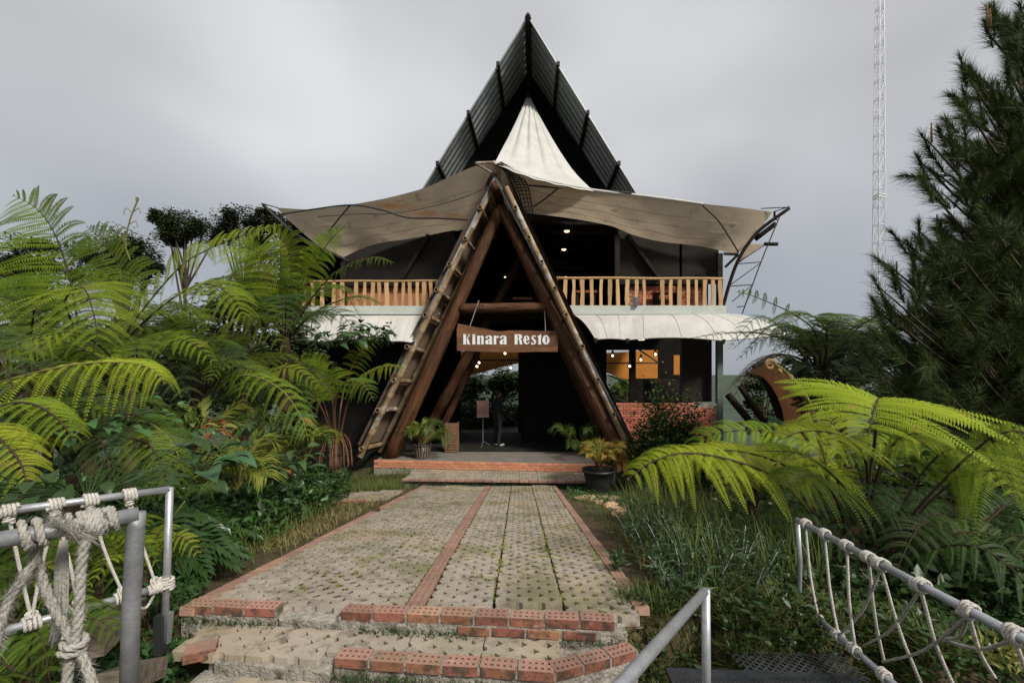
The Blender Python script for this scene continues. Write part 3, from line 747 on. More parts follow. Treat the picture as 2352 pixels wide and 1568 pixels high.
# side path on the left
side = thing('side_path', 'short grey paved spur running off left of the ramp', None, (0, 0, 0)); side['kind'] = 'structure'
for r_ in range(2):
    for k in range(4):
        x = -2.55 - .452 * k; y = 8.55 + .6 * r_
        put_paver(PV[rg.randrange(3)], x, y, zpath(y) - .02 - .02 * k, side, .15, 0, .8)
for k in range(6):
    if k in (0, 1): continue
    lay(BR_SOLID, -2.4 - .2145 * k, 8.19, zpath(8.2) - .03 - .01 * k, side, 0, 0, 2)
def K(x0, y0, s):
    """reads positions off an enlarged view: corner (x0, y0), scale s"""
    return lambda cx, cy, Y: P((x0 + cx / s) / 1.7415, (y0 + cy / s) / 1.7415, Y)
# ------------------------------------------------------------------ restaurant
B = thing('restaurant_building', 'two storey dark timber restaurant with balcony and tall pointed black roof', 'building', (0, 13, 0))
def prism(poly, z0, z1, name, m, parent):
    n = len(poly); mb = MB()
    mb.add([(x, y, z0) for x, y in poly] + [(x, y, z1) for x, y in poly],
           [(k, (k + 1) % n, n + (k + 1) % n, n + k) for k in range(n)] + [tuple(range(n - 1, -1, -1)), tuple(range(n, 2 * n))])
    return mb.build(name, m, parent)
def dbox(name, x0, x1, y0, y1, z0, z1, m, parent=None):
    mb = MB(); mb.box(((x0 + x1) / 2, (y0 + y1) / 2, (z0 + z1) / 2), (x1 - x0, y1 - y0, z1 - z0)); return mb.build(name, m, parent or B)
prism([(-3.6, 11.70), (2.55, 11.10), (2.55, 12.4), (2.55, 12.9), (-3.6, 12.9)], -.5, 0, 'porch_floor', 'concrete', B)
prism([(-6.85, 12.95), (6.0, 12.95), (6.0, 16.9), (-6.85, 16.9)], -.5, 0.002, 'hall_floor', 'floor_in_shade', B)
da = Vector((-3.62, 11.64)); db = Vector((2.57, 11.04)); dd = (db - da).normalized(); dn = Vector((-dd.y, dd.x)); dyaw = math.atan2(dd.y, dd.x)
BR_DECK = brick_mesh('brick', 'brick_orange', L=.203, holes=False, H=.058)
step_o = dbox('porch_step', -3.55, -3.5, 11.75, 11.8, -.3, -.1, 'mortar', B)
for c_ in range(3):
    for k in range(29):
        c = da + dd * (.1 + .2125 * k + (.1 if c_ == 1 else 0)) + dn * .05
        o = me_obj('brick', BR_DECK, step_o, (c.x, c.y, .006 - .064 * c_)); o.rotation_euler = (rg.uniform(-.01, .01), 0, dyaw + rg.uniform(-.01, .01))
mb = MB(); q = [(da + dn * .012), (db + dn * .012), (db + dn * .09), (da + dn * .09)]
mb.add([(p.x, p.y, -.45) for p in q] + [(p.x, p.y, -.008) for p in q], [(0, 1, 5, 4), (1, 2, 6, 5), (2, 3, 7, 6), (3, 0, 4, 7), (4, 5, 6, 7)])
mb.build('step_mortar', 'mortar', B)
# low brick wall at the right
wx0, wx1, wy = 2.95, 5.72, 12.62
bw = dbox('brick_wall', wx0, wx1 + .1, wy + .01, wy + .16, -.4, 1.425, 'mortar', B)
BR_W = brick_mesh('brick', 'brick_wall', L=.193, W=.03, H=.058, holes=False)
for c_ in range(21):
    for k in range(14):
        x = wx0 + .1 + .2035 * k + (.1 if c_ % 2 else 0); z = 1.44 - .0655 * c_
        if x > wx1 + .02 or (c_ < 2 and x > wx1 - .55): continue
        me_obj('brick', BR_W, bw, (x, wy + rg.uniform(-.003, .003), z))
# posts, floors and walls
dbox('post', 5.86, 6.02, 12.66, 12.8, -.4, 3.35, 'green_paint')
dbox('balcony_floor', -6.9, 6.05, 12.93, 16.9, 4.03, 4.20, 'dark_wood')
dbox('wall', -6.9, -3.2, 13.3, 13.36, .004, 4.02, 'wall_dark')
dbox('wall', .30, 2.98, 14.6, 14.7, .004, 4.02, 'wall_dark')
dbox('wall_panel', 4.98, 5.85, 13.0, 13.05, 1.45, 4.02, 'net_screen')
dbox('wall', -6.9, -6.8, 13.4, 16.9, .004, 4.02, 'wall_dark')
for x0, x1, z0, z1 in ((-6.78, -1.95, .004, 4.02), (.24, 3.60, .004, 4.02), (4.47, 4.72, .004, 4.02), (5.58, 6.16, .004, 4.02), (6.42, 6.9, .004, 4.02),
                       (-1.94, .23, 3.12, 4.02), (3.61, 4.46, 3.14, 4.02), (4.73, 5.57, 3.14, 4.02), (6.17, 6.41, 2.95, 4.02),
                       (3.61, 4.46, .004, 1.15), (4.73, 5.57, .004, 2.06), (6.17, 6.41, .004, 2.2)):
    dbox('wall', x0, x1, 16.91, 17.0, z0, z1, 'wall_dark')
for pts in (((3.6, 2.64), (4.47, 2.64)), ((4.72, 2.64), (5.58, 2.64)), ((-1.95, 2.75), (.24, 2.75)), ((4.75, 3.2), (5.56, 2.65)), ((4.36, 1.1), (4.36, 1.9)), ((3.62, 2.2), (4.36, 1.9)), ((3.62, 1.45), (4.36, 1.15))):
    mb = MB(); mb.bar((pts[0][0], 16.86, pts[0][1]), (pts[1][0], 16.86, pts[1][1]), .05, .05); mb.build('window_bar', 'steel_black', B)
dbox('counter', 4.55, 5.5, 14.6, 15.4, .004, 2.05, 'dark_wood')
# upper storey
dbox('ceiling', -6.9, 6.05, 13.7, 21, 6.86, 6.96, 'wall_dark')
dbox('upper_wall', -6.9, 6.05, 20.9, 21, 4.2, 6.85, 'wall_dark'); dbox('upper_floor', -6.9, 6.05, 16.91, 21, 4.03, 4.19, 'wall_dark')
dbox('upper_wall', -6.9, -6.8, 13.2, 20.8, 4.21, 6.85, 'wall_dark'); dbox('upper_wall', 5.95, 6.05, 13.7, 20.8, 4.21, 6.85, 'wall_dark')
for a, b2 in ((790, 1045), (1420, 1560), (1566, 1650)):
    dbox('net_screen', P(a, 0, 13.6).x, P(b2, 0, 13.6).x, 13.58, 13.61, 4.95 if a < 1000 else 5.0, 6.85, 'net_screen')
for x, zt in ((P(1652, 0, 13.1).x, 5.80), (P(790, 0, 13.1).x, 5.55), (P(1415, 0, 13.2).x, 6.35), (P(1050, 0, 13.2).x, 6.2)):
    dbox('post', x - .07, x + .07, 13.02, 13.16, 4.21, zt, 'dark_wood')
for a, b2 in (((1440, 540), (1515, 640)), ((985, 540), (925, 640))):
    p, q = P(*a, 13.45), P(*b2, 13.45); mb = MB(); mb.bar(p, q, .16, .1); mb.build('brace', 'dark_wood', B)
for k in range(7):
    dbox('joist', 1.3, 3.1, 14.2 + .85 * k, 14.32 + .85 * k, 6.70, 6.855, 'dark_wood')
for k in range(9):
    dbox('louvre', 1.4, 3.0, 16.6, 16.64, 4.6 + .22 * k, 4.72 + .22 * k, 'dark_wood')
bp = dbox('brick_parapet', 3.6, 5.9, 13.75, 13.85, 4.21, 4.98, 'mortar')
BR_P = brick_mesh('brick', 'brick_wall', L=.193, W=.02, H=.056, holes=False)
for c_ in range(11):
    for k in range(11): me_obj('brick', BR_P, bp, (3.72 + .2035 * k + (.1 if c_ % 2 else 0), 13.745, 4.96 - .066 * c_))
dbox('brick_parapet', -5.6, -2.6, 13.75, 13.85, 4.21, 4.95, 'brick_wall')
# balcony railing
rail = thing_rail = None
def live_slat(x, w, z0, z1, parent, seed):
    r2 = random.Random(seed); mb = MB(); n = 9; L, Rr = [], []
    for k in range(n):
        z = z0 + (z1 - z0) * k / (n - 1); a = .006 * math.sin(k * .9 + seed) + r2.uniform(-.004, .004); c = .006 * math.sin(k * .7 + seed * 2.3) + r2.uniform(-.004, .004)
        s = .008 * math.sin(k * .5 + seed * 1.7)
        L.append((-w / 2 + a + s, z)); Rr.append((w / 2 + c + s, z))
    vs = []
    for (xl, z), (xr, _) in zip(L, Rr): vs += [(xl, -.016, z - z0), (xr, -.016, z - z0), (xr, .016, z - z0), (xl, .016, z - z0)]
    fs = []
    for k in range(n - 1):
        for q in range(4): fs.append((4 * k + q, 4 * k + (q + 1) % 4, 4 * k + 4 + (q + 1) % 4, 4 * k + 4 + q))
    fs += [(3, 2, 1, 0), tuple(range(4 * n - 4, 4 * n))]
    mb.add(vs, fs); return mb.build('slat', 'slat', parent, loc=(x, 12.86, z0))
RY = 12.86
rail_pts = lambda a, b2, y0, y1: [P(a + (b2 - a) * k / 10, y0 + (y1 - y0) * k / 10 + .5 * math.sin(k * 1.3), RY) for k in range(11)]
mb = MB(); mb.tube(rail_pts(1262, 1662, 638, 640), .038, 8); rr = mb.build('railing', 'slat', B, True)
cr = [95, 148, 202, 262, 320, 375, 425, 485, 541, 590, 705, 757, 811, 866, 918, 970, 1020, 1068]
for k, c_ in enumerate([-20, 40] + cr):
    p = P((2200 + c_ / 1.568) / 1.7415, 640, RY); live_slat(p.x, [.10, .085, .11, .095, .12][k % 5], 4.24, 5.03, rr, k)
mb = MB(); mb.tube(rail_pts(690, 1040, 646, 645), .034, 8); rl = mb.build('railing', 'slat', B, True)
for k, c_ in enumerate([510, 590, 680, 790, 868, 1000, 1080, 1155, 1215, 1288, 1372, 1440, 1505, 1575, 1637, 1700, 1765, 1830]):
    p = P((1000 + c_ / 2.352) / 1.7415, 640, RY); live_slat(p.x, [.10, .085, .11, .095, .12][k % 5], 4.22, 4.95, rl, k + 40)
dbox('fascia', P(1300, 0, 12.8).x, P(1668, 0, 12.8).x, 12.80, 12.84, 3.98, 4.235, 'canvas_grey')
dbox('fascia', P(700, 0, 12.8).x, P(1010, 0, 12.8).x, 12.80, 12.84, 3.98, 4.225, 'canvas_grey')
dbox('spotlight', P(1456, 0, 12.75).x, P(1466, 0, 12.75).x, 12.70, 12.78, 4.22, 4.46, 'steel_dark')
# the tall roof
roof = thing_r = MB(); RX = .54; slope_w = .665
def roof_pt(side, s, y):
    """s = drop below the ridge"""
    return Vector((RX + .05 * (y - 15) + side * slope_w * s, y + .0, 14.30 - s))
DROP = 7.6
for side in (-1, 1):
    mb = MB(); rows = []
    ys = []; ny = 150
    for k in range(ny + 1):
        y0 = 15.0 + 6.0 * k / ny
        ph = k % 10; off = (0, 0, .05, .075, .08, .08, .075, .05, 0, 0)[ph]
        rows.append([roof_pt(side, s, y0 + .11 * s * (1 - k / ny)) + Vector((side * off * .8, 0, off * .55)) for s in np.linspace(0, DROP, 12)])
    mb.grid(rows)
    sh = mb.build('roof_sheet', 'roof_sheet', B)
    for d in ((1.55, 3.1, 4.75, 6.35)):
        a = roof_pt(side, d, 14.85 + .11 * d) + Vector((-side * .07, 0, -.05)); b2 = roof_pt(side, d, 20.9) + Vector((-side * .07, 0, -.05))
        a += Vector((side * .06, 0, .05))
        mb = MB(); mb.bar(a, b2, .11, .13); mb.build('purlin', 'steel_black', B)
    mb = MB(); mb.bar(roof_pt(side, .1, 15.0) + Vector((-side * .02, -.03, 0)), roof_pt(side, DROP, 15.0 + .11 * DROP) + Vector((-side * .02, -.03, 0)), .07, .05); mb.build('verge_trim', 'roof_sheet', B)
mb = MB(); mb.tube([(RX - .01, 14.80, 14.24), (RX, 14.95, 14.20), (RX + .3, 21, 14.20)], [.06, .12, .12], 6); mb.build('ridge_cap', 'steel_black', B)
mb = MB(); g0 = 17.7
mb.add([roof_pt(0, .05, g0), roof_pt(-1, DROP, g0), roof_pt(1, DROP, g0)], [(0, 1, 2)]); mb.build('gable_shade', 'wall_dark', B)  # dark sheet standing in for the shadow deep under the roof
for d, w in ((1.9, .9), (3.4, .9), (5.0, .9)):
    mb = MB(); mb.bar(roof_pt(-1, d, 18.4) + Vector((.1, 0, 0)), roof_pt(1, d, 18.4) - Vector((.1, 0, 0)), .12, .12); mb.build('tie_beam', 'steel_black', B)
# tables on the balcony floor
for k, (a, b2, yy) in enumerate(((1500, 1560, 672), (1318, 1368, 672), (1178, 1222, 688))):
    Yt = 13.35 if k < 2 else 14.0; p, q = P(a, yy, Yt), P(b2, yy, Yt)
    t = thing('dining_table', ['orange topped table behind the right balcony railing by the corner', 'orange topped table behind the balcony railing next to the porch', 'small table seen through the top of the porch gable'][k], 'table', ((p.x + q.x) / 2, Yt, 4.21), 'upstairs tables')
    mb = MB(); mb.box(((p.x + q.x) / 2, Yt, p.z), (q.x - p.x, .5, .07)); mb.build('table_top', 'table_top', t)
    for sx in (p.x + .08, q.x - .08): mb = MB(); mb.box((sx, Yt, (p.z - .04 + 4.215) / 2), (.07, .4, p.z - .045 - 4.215)); mb.build('leg', 'dark_wood', t)
# ceiling lamps, lit
for k, (a, b2, Yl, w) in enumerate(((1302, 532, 13.95, .09), (1295, 574, 15.9, .09), (1299, 600, 17.4, .09), (1299, 637, 20.2, .09), (1162, 637, 20.0, .09), (1473, 780, 13.4, .11), (1590, 785, 13.2, .11))):
    p = P(a, b2, Yl)
    o = thing('ceiling_lamp', ['round ceiling lamp upstairs, highest in the photo', 'second highest upstairs ceiling lamp above the balcony', 'third highest upstairs ceiling lamp above the balcony', 'upstairs ceiling lamp just above the balcony rail', 'small lit lamp inside the porch gable', 'lamp under the right awning, nearer the porch', 'lamp under the right awning, nearer the corner post'][k], 'lamp', p, 'ceiling lamps')
    mb = MB(); mb.tube([p + Vector((0, 0, .02)), p + Vector((0, 0, .07))], [w * 1.15, w * .9], 12); mb.tube([p + Vector((0, 0, .07)), p + Vector((0, 0, 4.02 - p.z if b2 > 700 else 6.855 - p.z))], .012, 5); mb.build('housing', 'steel_black', o)
    mb = MB(); mb.tube([p - Vector((0, 0, .012)), p + Vector((0, 0, .018))], [w * .75, w], 12); mb.build('bulb', 'lamp_warm', o)
kk = K(1650, 1350, 2.851); k2 = K(2350, 1250, 2.352)
pend = [kk(693, 255, 16.3), kk(758, 285, 16.0), kk(735, 328, 15.7), kk(1055, 180, 15.8), kk(1122, 345, 16.2), k2(237, 405, 16.2), k2(503, 443, 16.0), k2(640, 393, 15.8), k2(397, 503, 16.3)]
for k, p in enumerate(pend):
    o = thing('pendant_lamp', ['leftmost caged bulb hanging inside the porch', 'upper of the two caged bulbs hanging close together inside the porch', 'lower of the two caged bulbs hanging close together inside the porch', 'caged bulb just below the hanging sign', 'caged bulb beside the dark post inside the porch',
              'caged bulb in the upper left of the window by the brick wall', 'caged bulb in the narrow second window over the brick wall', 'caged bulb at the upper right of the second window', 'caged bulb beside the post between the two windows'][k], 'lamp', p, 'pendant bulbs')
    mb = MB()
    for a in range(8):
        t_ = 2 * math.pi * a / 8; mb.tube([p + Vector((math.cos(t_) * .03, math.sin(t_) * .03, .16)), p + Vector((math.cos(t_) * .085, math.sin(t_) * .085, .02)), p + Vector((math.cos(t_) * .07, math.sin(t_) * .07, -.07))], .006, 4)
    mb.tube([p + Vector((0, 0, .1)), p + Vector((0, 0, .2))], .035, 8); mb.tube([p + Vector((0, 0, .2)), Vector((p.x, p.y, 4.02))], .006, 4); mb.build('cage', 'steel_black', o)
    me = bpy.data.meshes.new('bulb'); bm = bmesh.new(); bmesh.ops.create_icosphere(bm, subdivisions=2, radius=.042); bm.to_mesh(me); bm.free(); use(me, 'lamp'); me_obj('bulb', me, o, p)
# orange awning behind the building
def loft(rows_px, n, sag=0.0):
    return [crom([P(*q) for q in r], n) for r in rows_px]
oc = thing('orange_canopy', 'amber fabric canopy seen through the openings at the back of the restaurant', 'canopy', P(1200, 850, 20.5))
mb = MB()
top = crom([P(960, 806, 21), P(1180, 808, 21), P(1300, 812, 21), P(1420, 809, 21), P(1520, 800, 21), P(1620, 790, 21)], 30)
low = crom([P(960, 872, 19), P(1075, 862, 19), P(1180, 836, 19), P(1290, 820, 19), P(1340, 840, 19), P(1400, 858, 19), P(1443, 871, 19), P(1520, 872, 19), P(1620, 860, 19)], 30)
mb.grid([[Vector(t).lerp(Vector(b2), s) + Vector((0, 0, -.15 * math.sin(math.pi * s))) for t, b2 in zip(top, low)] for s in np.linspace(0, 1, 8)]); mb.build('canopy_sheet', 'canvas_orange', oc, True)
for px in (1000, 1290, 1600):
    p = P(px, 830, 20.2); mb = MB(); mb.tube([Vector((p.x, 20.2, ground(p.x, 20.2) - .1)), Vector((p.x, 20.2, p.z))], .05, 8); mb.build('pole', 'steel_black', oc)

# ------------------------------------------------------------------ A-frame porch
A = thing('entrance_porch', 'tall A-shaped porch of thick logs and bamboo over the entrance', 'porch', (-.3, 12, 0))
axd = Vector((.156, 1, -.063)); kc = K(1350, 700, 1.307)
def fy(px): return 11.72 - .00045 * (px - 1137) - .0    # the right foot stands a little nearer
for side, ft in ((-1, (812, 1058)), (1, (1470, 1052))):
    a = P(ft[0], ft[1], fy(ft[0]) + .03); b2 = P(1137, 408, 11.72)
    mb = MB(); mb.tube([a, b2], .042, 10); mb.build('edge_pipe', 'steel_dark', A, True)
    ends = [(750, 180), (673, 340), (590, 472), (523, 605), (465, 735), (372, 900), (303, 1072), (220, 1228), (135, 1428)] if side < 0 else \
           [(932, 180), (1002, 335), (1070, 460), (1138, 597), (1195, 735), (1280, 898), (1362, 1070), (1443, 1250), (1530, 1440)]
    pe = [kc(x, y, fy(1000 if side < 0 else 1280)) for x, y in ends]
    lo = pe[-1] + (pe[-1] - pe[-2]) * .22; hi = pe[0] + (pe[0] - pe[1]) * .75
    bamboo('rafter', lo + axd * .02, hi + axd * .02, .080, A, 3 + side, .62)
    bamboo('rafter', lo + axd * 1.15, hi + axd * 1.0, .075, A, 7 + side, .62)
    for k, p in enumerate(pe):
        r = .066 if k > 3 else .058
        bamboo('purlin', p - axd * .13, p + axd * 2.0, r, A, 20 + k * 2 + side, .5, hollow=k in (0, 1, 2, 3, 5, 7) or side < 0 and k < 6)
    # roof skin outside the purlins
    off = Vector((side * .13, 0, .07)); mb = MB()
    l0, h0 = pe[-1] + off, hi + off + (hi - pe[0]) * .5
    rows = []
    for s in np.linspace(0, 1, 13):
        q0 = l0.lerp(h0, float(s)) + axd * .03; rows.append([q0, q0 + axd * .7, q0 + axd * 1.4, q0 + axd * 2.15])
    mb.grid(rows); mb.grid([[q + Vector((side * .04, 0, .022)) for q in r_] for r_ in rows])
    mb.build('roof_panel', 'thatch_panel', A)
wood('log', P(893, 1056, 12.05), P(1152, 474, 12.25), .205, .15, 'log', A, seed=1)
wood('log', P(1436, 1062, 11.8), P(1150, 474, 12.22), .20, .15, 'log', A, seed=2)
wood('cross_log', P(1056, 708, 12.12), P(1262, 706, 12.05), .135, .135, 'log', A, seed=3)
wood('log', P(958, 1030, 13.8), P(1200, 590, 13.9), .17, .14, 'log', A, seed=4)
wood('log', P(1398, 1030, 13.5), P(1200, 590, 13.9), .17, .14, 'log', A, seed=5)
wood('log', P(1003, 1010, 14.4), P(1100, 800, 14.45), .13, .12, 'log', A, seed=6)
wood('ridge_log', P(1137, 425, 11.6), P(1150, 470, 12.6), .12, .12, 'log', A, seed=8)
# apex lattice, a curved ladder of thin rods
lt = crom([P(1140, 378, 11.5), P(1160, 395, 11.6), P(1180, 432, 11.9), P(1200, 500, 12.3)], 22); rt = crom([P(1150, 372, 11.5), P(1192, 398, 11.7), P(1213, 430, 12.0), P(1224, 490, 12.4)], 22)
mb = MB()
mb.tube(lt, .016, 5); mb.tube(rt, .016, 5)
for f_ in (.25, .5, .75): mb.tube([Vector(a).lerp(Vector(b2), f_) for a, b2 in zip(lt, rt)], .010, 4)
for k in range(0, 22):
    mb.tube([lt[k], rt[k]], .010, 4)
    if k < 20: mb.tube([lt[k], Vector(lt[k + 1]).lerp(Vector(rt[k + 1]), .5), rt[k]], .007, 4)
mb.build('apex_lattice', 'dark_wood', A)
wood('apex_pole', P(1093, 375, 11.2), P(1145, 372, 11.8), .035, .035, 'bamboo', A, seed=9)
wood('apex_pole', P(1095, 378, 11.25), P(1140, 402, 11.8), .028, .028, 'bamboo', A, seed=10)

# ------------------------------------------------------------------ tent roof
T_ = thing('tent_canopy', 'wide stained cream canvas canopy with upswept corners over the balcony', 'canopy', (-.3, 12, 6.5))
k3 = K(1000, 750, 2.352); k4 = K(2600, 750, 2.851)
FL = [P(1150, 374, 11.55), P(1100, 379, 11.6), P(1040, 403, 11.8), P(977, 431, 11.95), P(892, 454, 12.15), P(806, 470, 12.4), P(721, 481, 12.6), P(635, 477, 12.9)]
BL = [P(1150, 515, 13.8), P(1062, 528, 13.7), P(1000, 538, 13.6), P(930, 550, 13.5), P(885, 556, 13.4), P(850, 564, 13.3), P(815, 578, 13.2), P(783, 594, 13.1)]
FR = [P(1132, 372, 11.55), P(1182, 392, 11.6), P(1240, 411, 11.75), P(1360, 436, 12.0), P(1480, 450, 12.2), P(1615, 468, 12.4), P(1700, 477, 12.6), P(1774, 487, 12.9)]
BRr = [P(1150, 480, 13.8), P(1215, 490, 13.7), P(1300, 500, 13.6), P(1400, 518, 13.5), P(1455, 540, 13.45), P(1520, 555, 13.4), P(1610, 566, 13.3), P(1692, 584, 13.1)]
def canvas(Fp, Bp, sag, seed, name='canopy_sheet', m='canvas', nu=64, nv=22, parent=T_):
    f, b2 = crom(Fp, nu), crom(Bp, nu); r2 = np.random.RandomState(seed); rows = []
    for v in np.linspace(0, 1, nv):
        row = []
        for i in range(nu):
            u = i / (nu - 1); p = f[i] * (1 - v) + b2[i] * v
            w = math.sin(math.pi * v) * (1 - .45 * u ** 3)
            p = p + np.array([0, .35 * w * sag, -sag * w * (1 + .25 * math.sin(u * 7 + seed)) + .028 * math.sin(u * 23 + v * 6 + seed) * w + .02 * math.sin(u * 41 - v * 9) * w])
            row.append(p)
        rows.append(row)
    mb = MB(); mb.grid(rows); o = mb.build(name, m, parent, True); return rows
rL = canvas(FL, BL, .22, 1, m='canvas_stained'); rR = canvas(FR, BRr, .20, 2)
# ribs of pipe under the cloth
def rib(a, parent=T_, r=.022, m='steel_black', name='rib_pipe', n=24): mb = MB(); mb.tube(crom(a, n), r, 6); mb.build(name, m, parent, True)
dn_ = Vector((0, -.10, -.05))
rib([k3(750, 400, 12.5), k3(850, 275, 12.3), k3(940, 170, 12.2)])
rib([k3(280, 255, 12.7), k3(600, 205, 12.45), k3(960, 165, 12.15), k3(1250, 215, 12.1), k3(1480, 283, 12.2), k3(1780, 290, 12.2), k3(2060, 305, 12.1)])
rib([k3(640, 275, 12.6), k3(1000, 250, 12.4), k3(1400, 238, 12.2), k3(1900, 130, 11.9), k3(2240, 0, 11.6)], r=.010)
k5 = K(1800, 250, 2.614)
rib([k5(820, 1285, 11.9), k5(1120, 1310, 12.0), k5(1500, 1330, 12.05), k5(1900, 1365, 12.1)])
rib([k5(870, 1510, 12.3), k5(1000, 1420, 12.1), k5(1125, 1320, 11.95)])
rib([k4(600, 205, 12.3), k4(780, 380, 12.4), k4(900, 560, 12.5), k4(1010, 740, 12.7)])
rib([P(604, 470, 12.9), P(640, 505, 12.95), P(690, 545, 13.0), P(800, 600, 13.1)], r=.05, name='tip_pole')
rib([P(600, 467, 12.85), P(640, 478, 12.9)], r=.015, name='guy_line', n=4)
rib(FR[:6], r=.035, m='canvas_white', name='hem', n=40)
for s_ in (5, 9, 14):
    for rw in (rL, rR): rib([Vector(q) + Vector((0, -.01, -.012)) for q in rw[s_][4:60:4]], r=.005, m='seam', name='seam', n=40)
# right hand truss that holds the corner up
cp = [k4(830, 1370, 13.0), k4(905, 1100, 12.95), k4(1000, 840, 12.85), k4(1120, 640, 12.75), k4(1280, 460, 12.65), k4(1590, 235, 12.4)]
rib(cp, r=.048, name='curved_pole', m='dark_wood')
rib([k4(1050, 1440, 12.9), k4(1265, 850, 12.7), k4(1480, 330, 12.45)], r=.016, name='truss_rod', n=6)
for a, b2 in (((1000, 870), (1265, 850)), ((910, 1125), (1165, 1108)), ((990, 1362), (1075, 1352)), ((1010, 850), (1310, 655)), ((915, 1110), (1255, 865)), ((935, 1300), (1155, 1120)), ((1410, 365), (1465, 370)), ((1270, 240), (1590, 225)), ((1410, 280), (1590, 215))):
    rib([k4(*a, 12.8), k4(*b2, 12.7)], r=.014, name='truss_rod', n=3)
rib([k4(1300, 645, 12.75), k4(1460, 645, 12.65)], r=.05, name='pole_stub', m='dark_wood', n=4)
rib([k4(1200, 590, 12.8), k4(1435, 410, 12.6)], r=.07, name='pole_stub', m='dark_wood', n=4)
rib([k4(1420, 270, 12.6), k4(1420, 340, 12.6)], r=.03, name='pole_stub', m='dark_wood', n=3)
mb = MB(); mb.bar(k4(840, 755, 13.2), k4(1010, 765, 13.0), .1, .06); mb.bar(k4(1005, 765, 13.0), k4(855, 910, 13.2), .06, .06); mb.build('eave_bracket', 'steel_black', T_)
mb = MB(); mb.grid([[k4(1090, 640, 12.78), k4(1300, 650, 12.7)], [k4(1060, 760, 12.8), k4(1150, 760, 12.76)], [k4(1010, 860, 12.85), k4(1030, 850, 12.84)]]); mb.build('torn_cloth', 'canvas', T_, True)
# white peak
pk = P(1213, 224, 17.0); bot = crom([P(1136, 375, 11.5), P(1182, 395, 11.52), P(1240, 414, 11.68), P(1300, 428, 11.82), P(1364, 440, 11.92)], 41)
le = crom([P(1209, 224, 17.0), P(1197, 253, 15.8), P(1174, 302, 14.1), P(1153, 341, 12.7), P(1136, 372, 11.5)], 26); re_ = crom([P(1218, 224, 17.0), P(1240, 267, 15.9), P(1264, 310, 14.8), P(1297, 363, 13.5), P(1326, 401, 12.7), P(1364, 438, 11.92)], 26)
rows = []
for i, s in enumerate(np.linspace(0, 1, 26)):
    row = []
    for j in range(41):
        u = j / 40; q = le[i] * (1 - u) + re_[i] * u
        straight = le[-1] * (1 - u) + re_[-1] * u
        q = q + (bot[j] - straight) * s ** 2
        fold = .075 * math.sin(u * 31) * (1 - .55 * s) * s ** .5 * math.sin(math.pi * u) ** .3 + .03 * math.sin(u * 61 + 1) * s * (1 - s) * 2
        row.append(q + np.array([0, -.35 * math.sin(math.pi * u) * s * (1 - s) * 2.5 - fold * 1.6 * (1 - s ** 6), -fold * .4 + .15 * math.sin(math.pi * u) * s * (1 - s)]))
    rows.append(row)
mb = MB(); mb.grid(rows); mb.build('peak_sheet', 'canvas_white', T_, True)
mb = MB(); mb.tube([pk, pk + Vector((0, .1, .9))], .02, 6); mb.tube([pk + Vector((0, 0, -.05)), pk + Vector((0, 0, .12))], .09, 8); mb.build('peak_ring', 'steel_black', T_)

# ------------------------------------------------------------------ white awnings over the ground floor
def awning(name, label, back, front, pts_arch, bulge):
    t = thing(name, label, 'awning', P(*front[len(front) // 2]))
    nu = 70; b2 = crom([P(*q) for q in back], nu)
    fp = [P(*q) for q in front]; f = []
    for i in range(nu):
        u = i / (nu - 1) * (len(fp) - 1); k = min(int(u), len(fp) - 2); s = u - k
        f.append(np.array(fp[k].lerp(fp[k + 1], s)) + np.array([0, 0, pts_arch[k] * math.sin(math.pi * s)]))
    f = np.array(f); rows = []
    for v in np.linspace(0, 1, 14):
        rows.append([b2[i] * (1 - v) + f[i] * v + np.array([0, -.25 * bulge * math.sin(math.pi * v), bulge * math.sin(math.pi * v) + .02 * math.sin(i * .55) * v - .05 * math.exp(-((i / (nu - 1) * (len(fp) - 1)) % 1.0 - 0) ** 2 * 60) * math.sin(math.pi * v)]) for i in range(nu)])
    mb = MB(); mb.grid(rows); mb.build('awning_sheet', 'canvas_white', t, True)
    for i in range(0, nu, 9):
        mb = MB(); mb.tube([Vector(r_[i]) + Vector((0, 0, .004)) for r_ in rows], .011, 5); mb.build('seam', 'canvas_white', t, True)
    mb = MB(); mb.tube(f, .022, 6); mb.build('hem_pipe', 'canvas_white', t, True)
    for q in fp[:-1]:
        mb = MB(); mb.tube([q + Vector((0, .06, .02)), q + Vector((0, .5, .35)), Vector((q.x, 12.95, 3.9))], .025, 6); mb.build('arm', 'steel_black', t, True)
        mb = MB(); mb.tube([q + Vector((0, 0, .03)), q + Vector((0, 0, -.10))], [.06, .02], 6); mb.build('end_cap', 'steel_black', t)
    return t
awning('awning', 'white canvas awning below the right half of the balcony', [(1318, 723, 12.82), (1450, 723, 12.80), (1600, 722, 12.80), (1672, 719, 12.9)],
       [(1368, 779, 11.75), (1441, 780, 11.75), (1662, 782, 11.8), (1822, 771, 12.5)], [.03, .075, .015], .14)
awning('awning', 'white canvas awning left of the porch, partly hidden by ferns', [(985, 724, 12.82), (900, 724, 12.80), (760, 724, 12.80), (690, 722, 12.9)],
       [(950, 787, 11.75), (890, 784, 11.75), (740, 784, 11.8), (640, 776, 12.4)], [.03, .075, .015], .14)
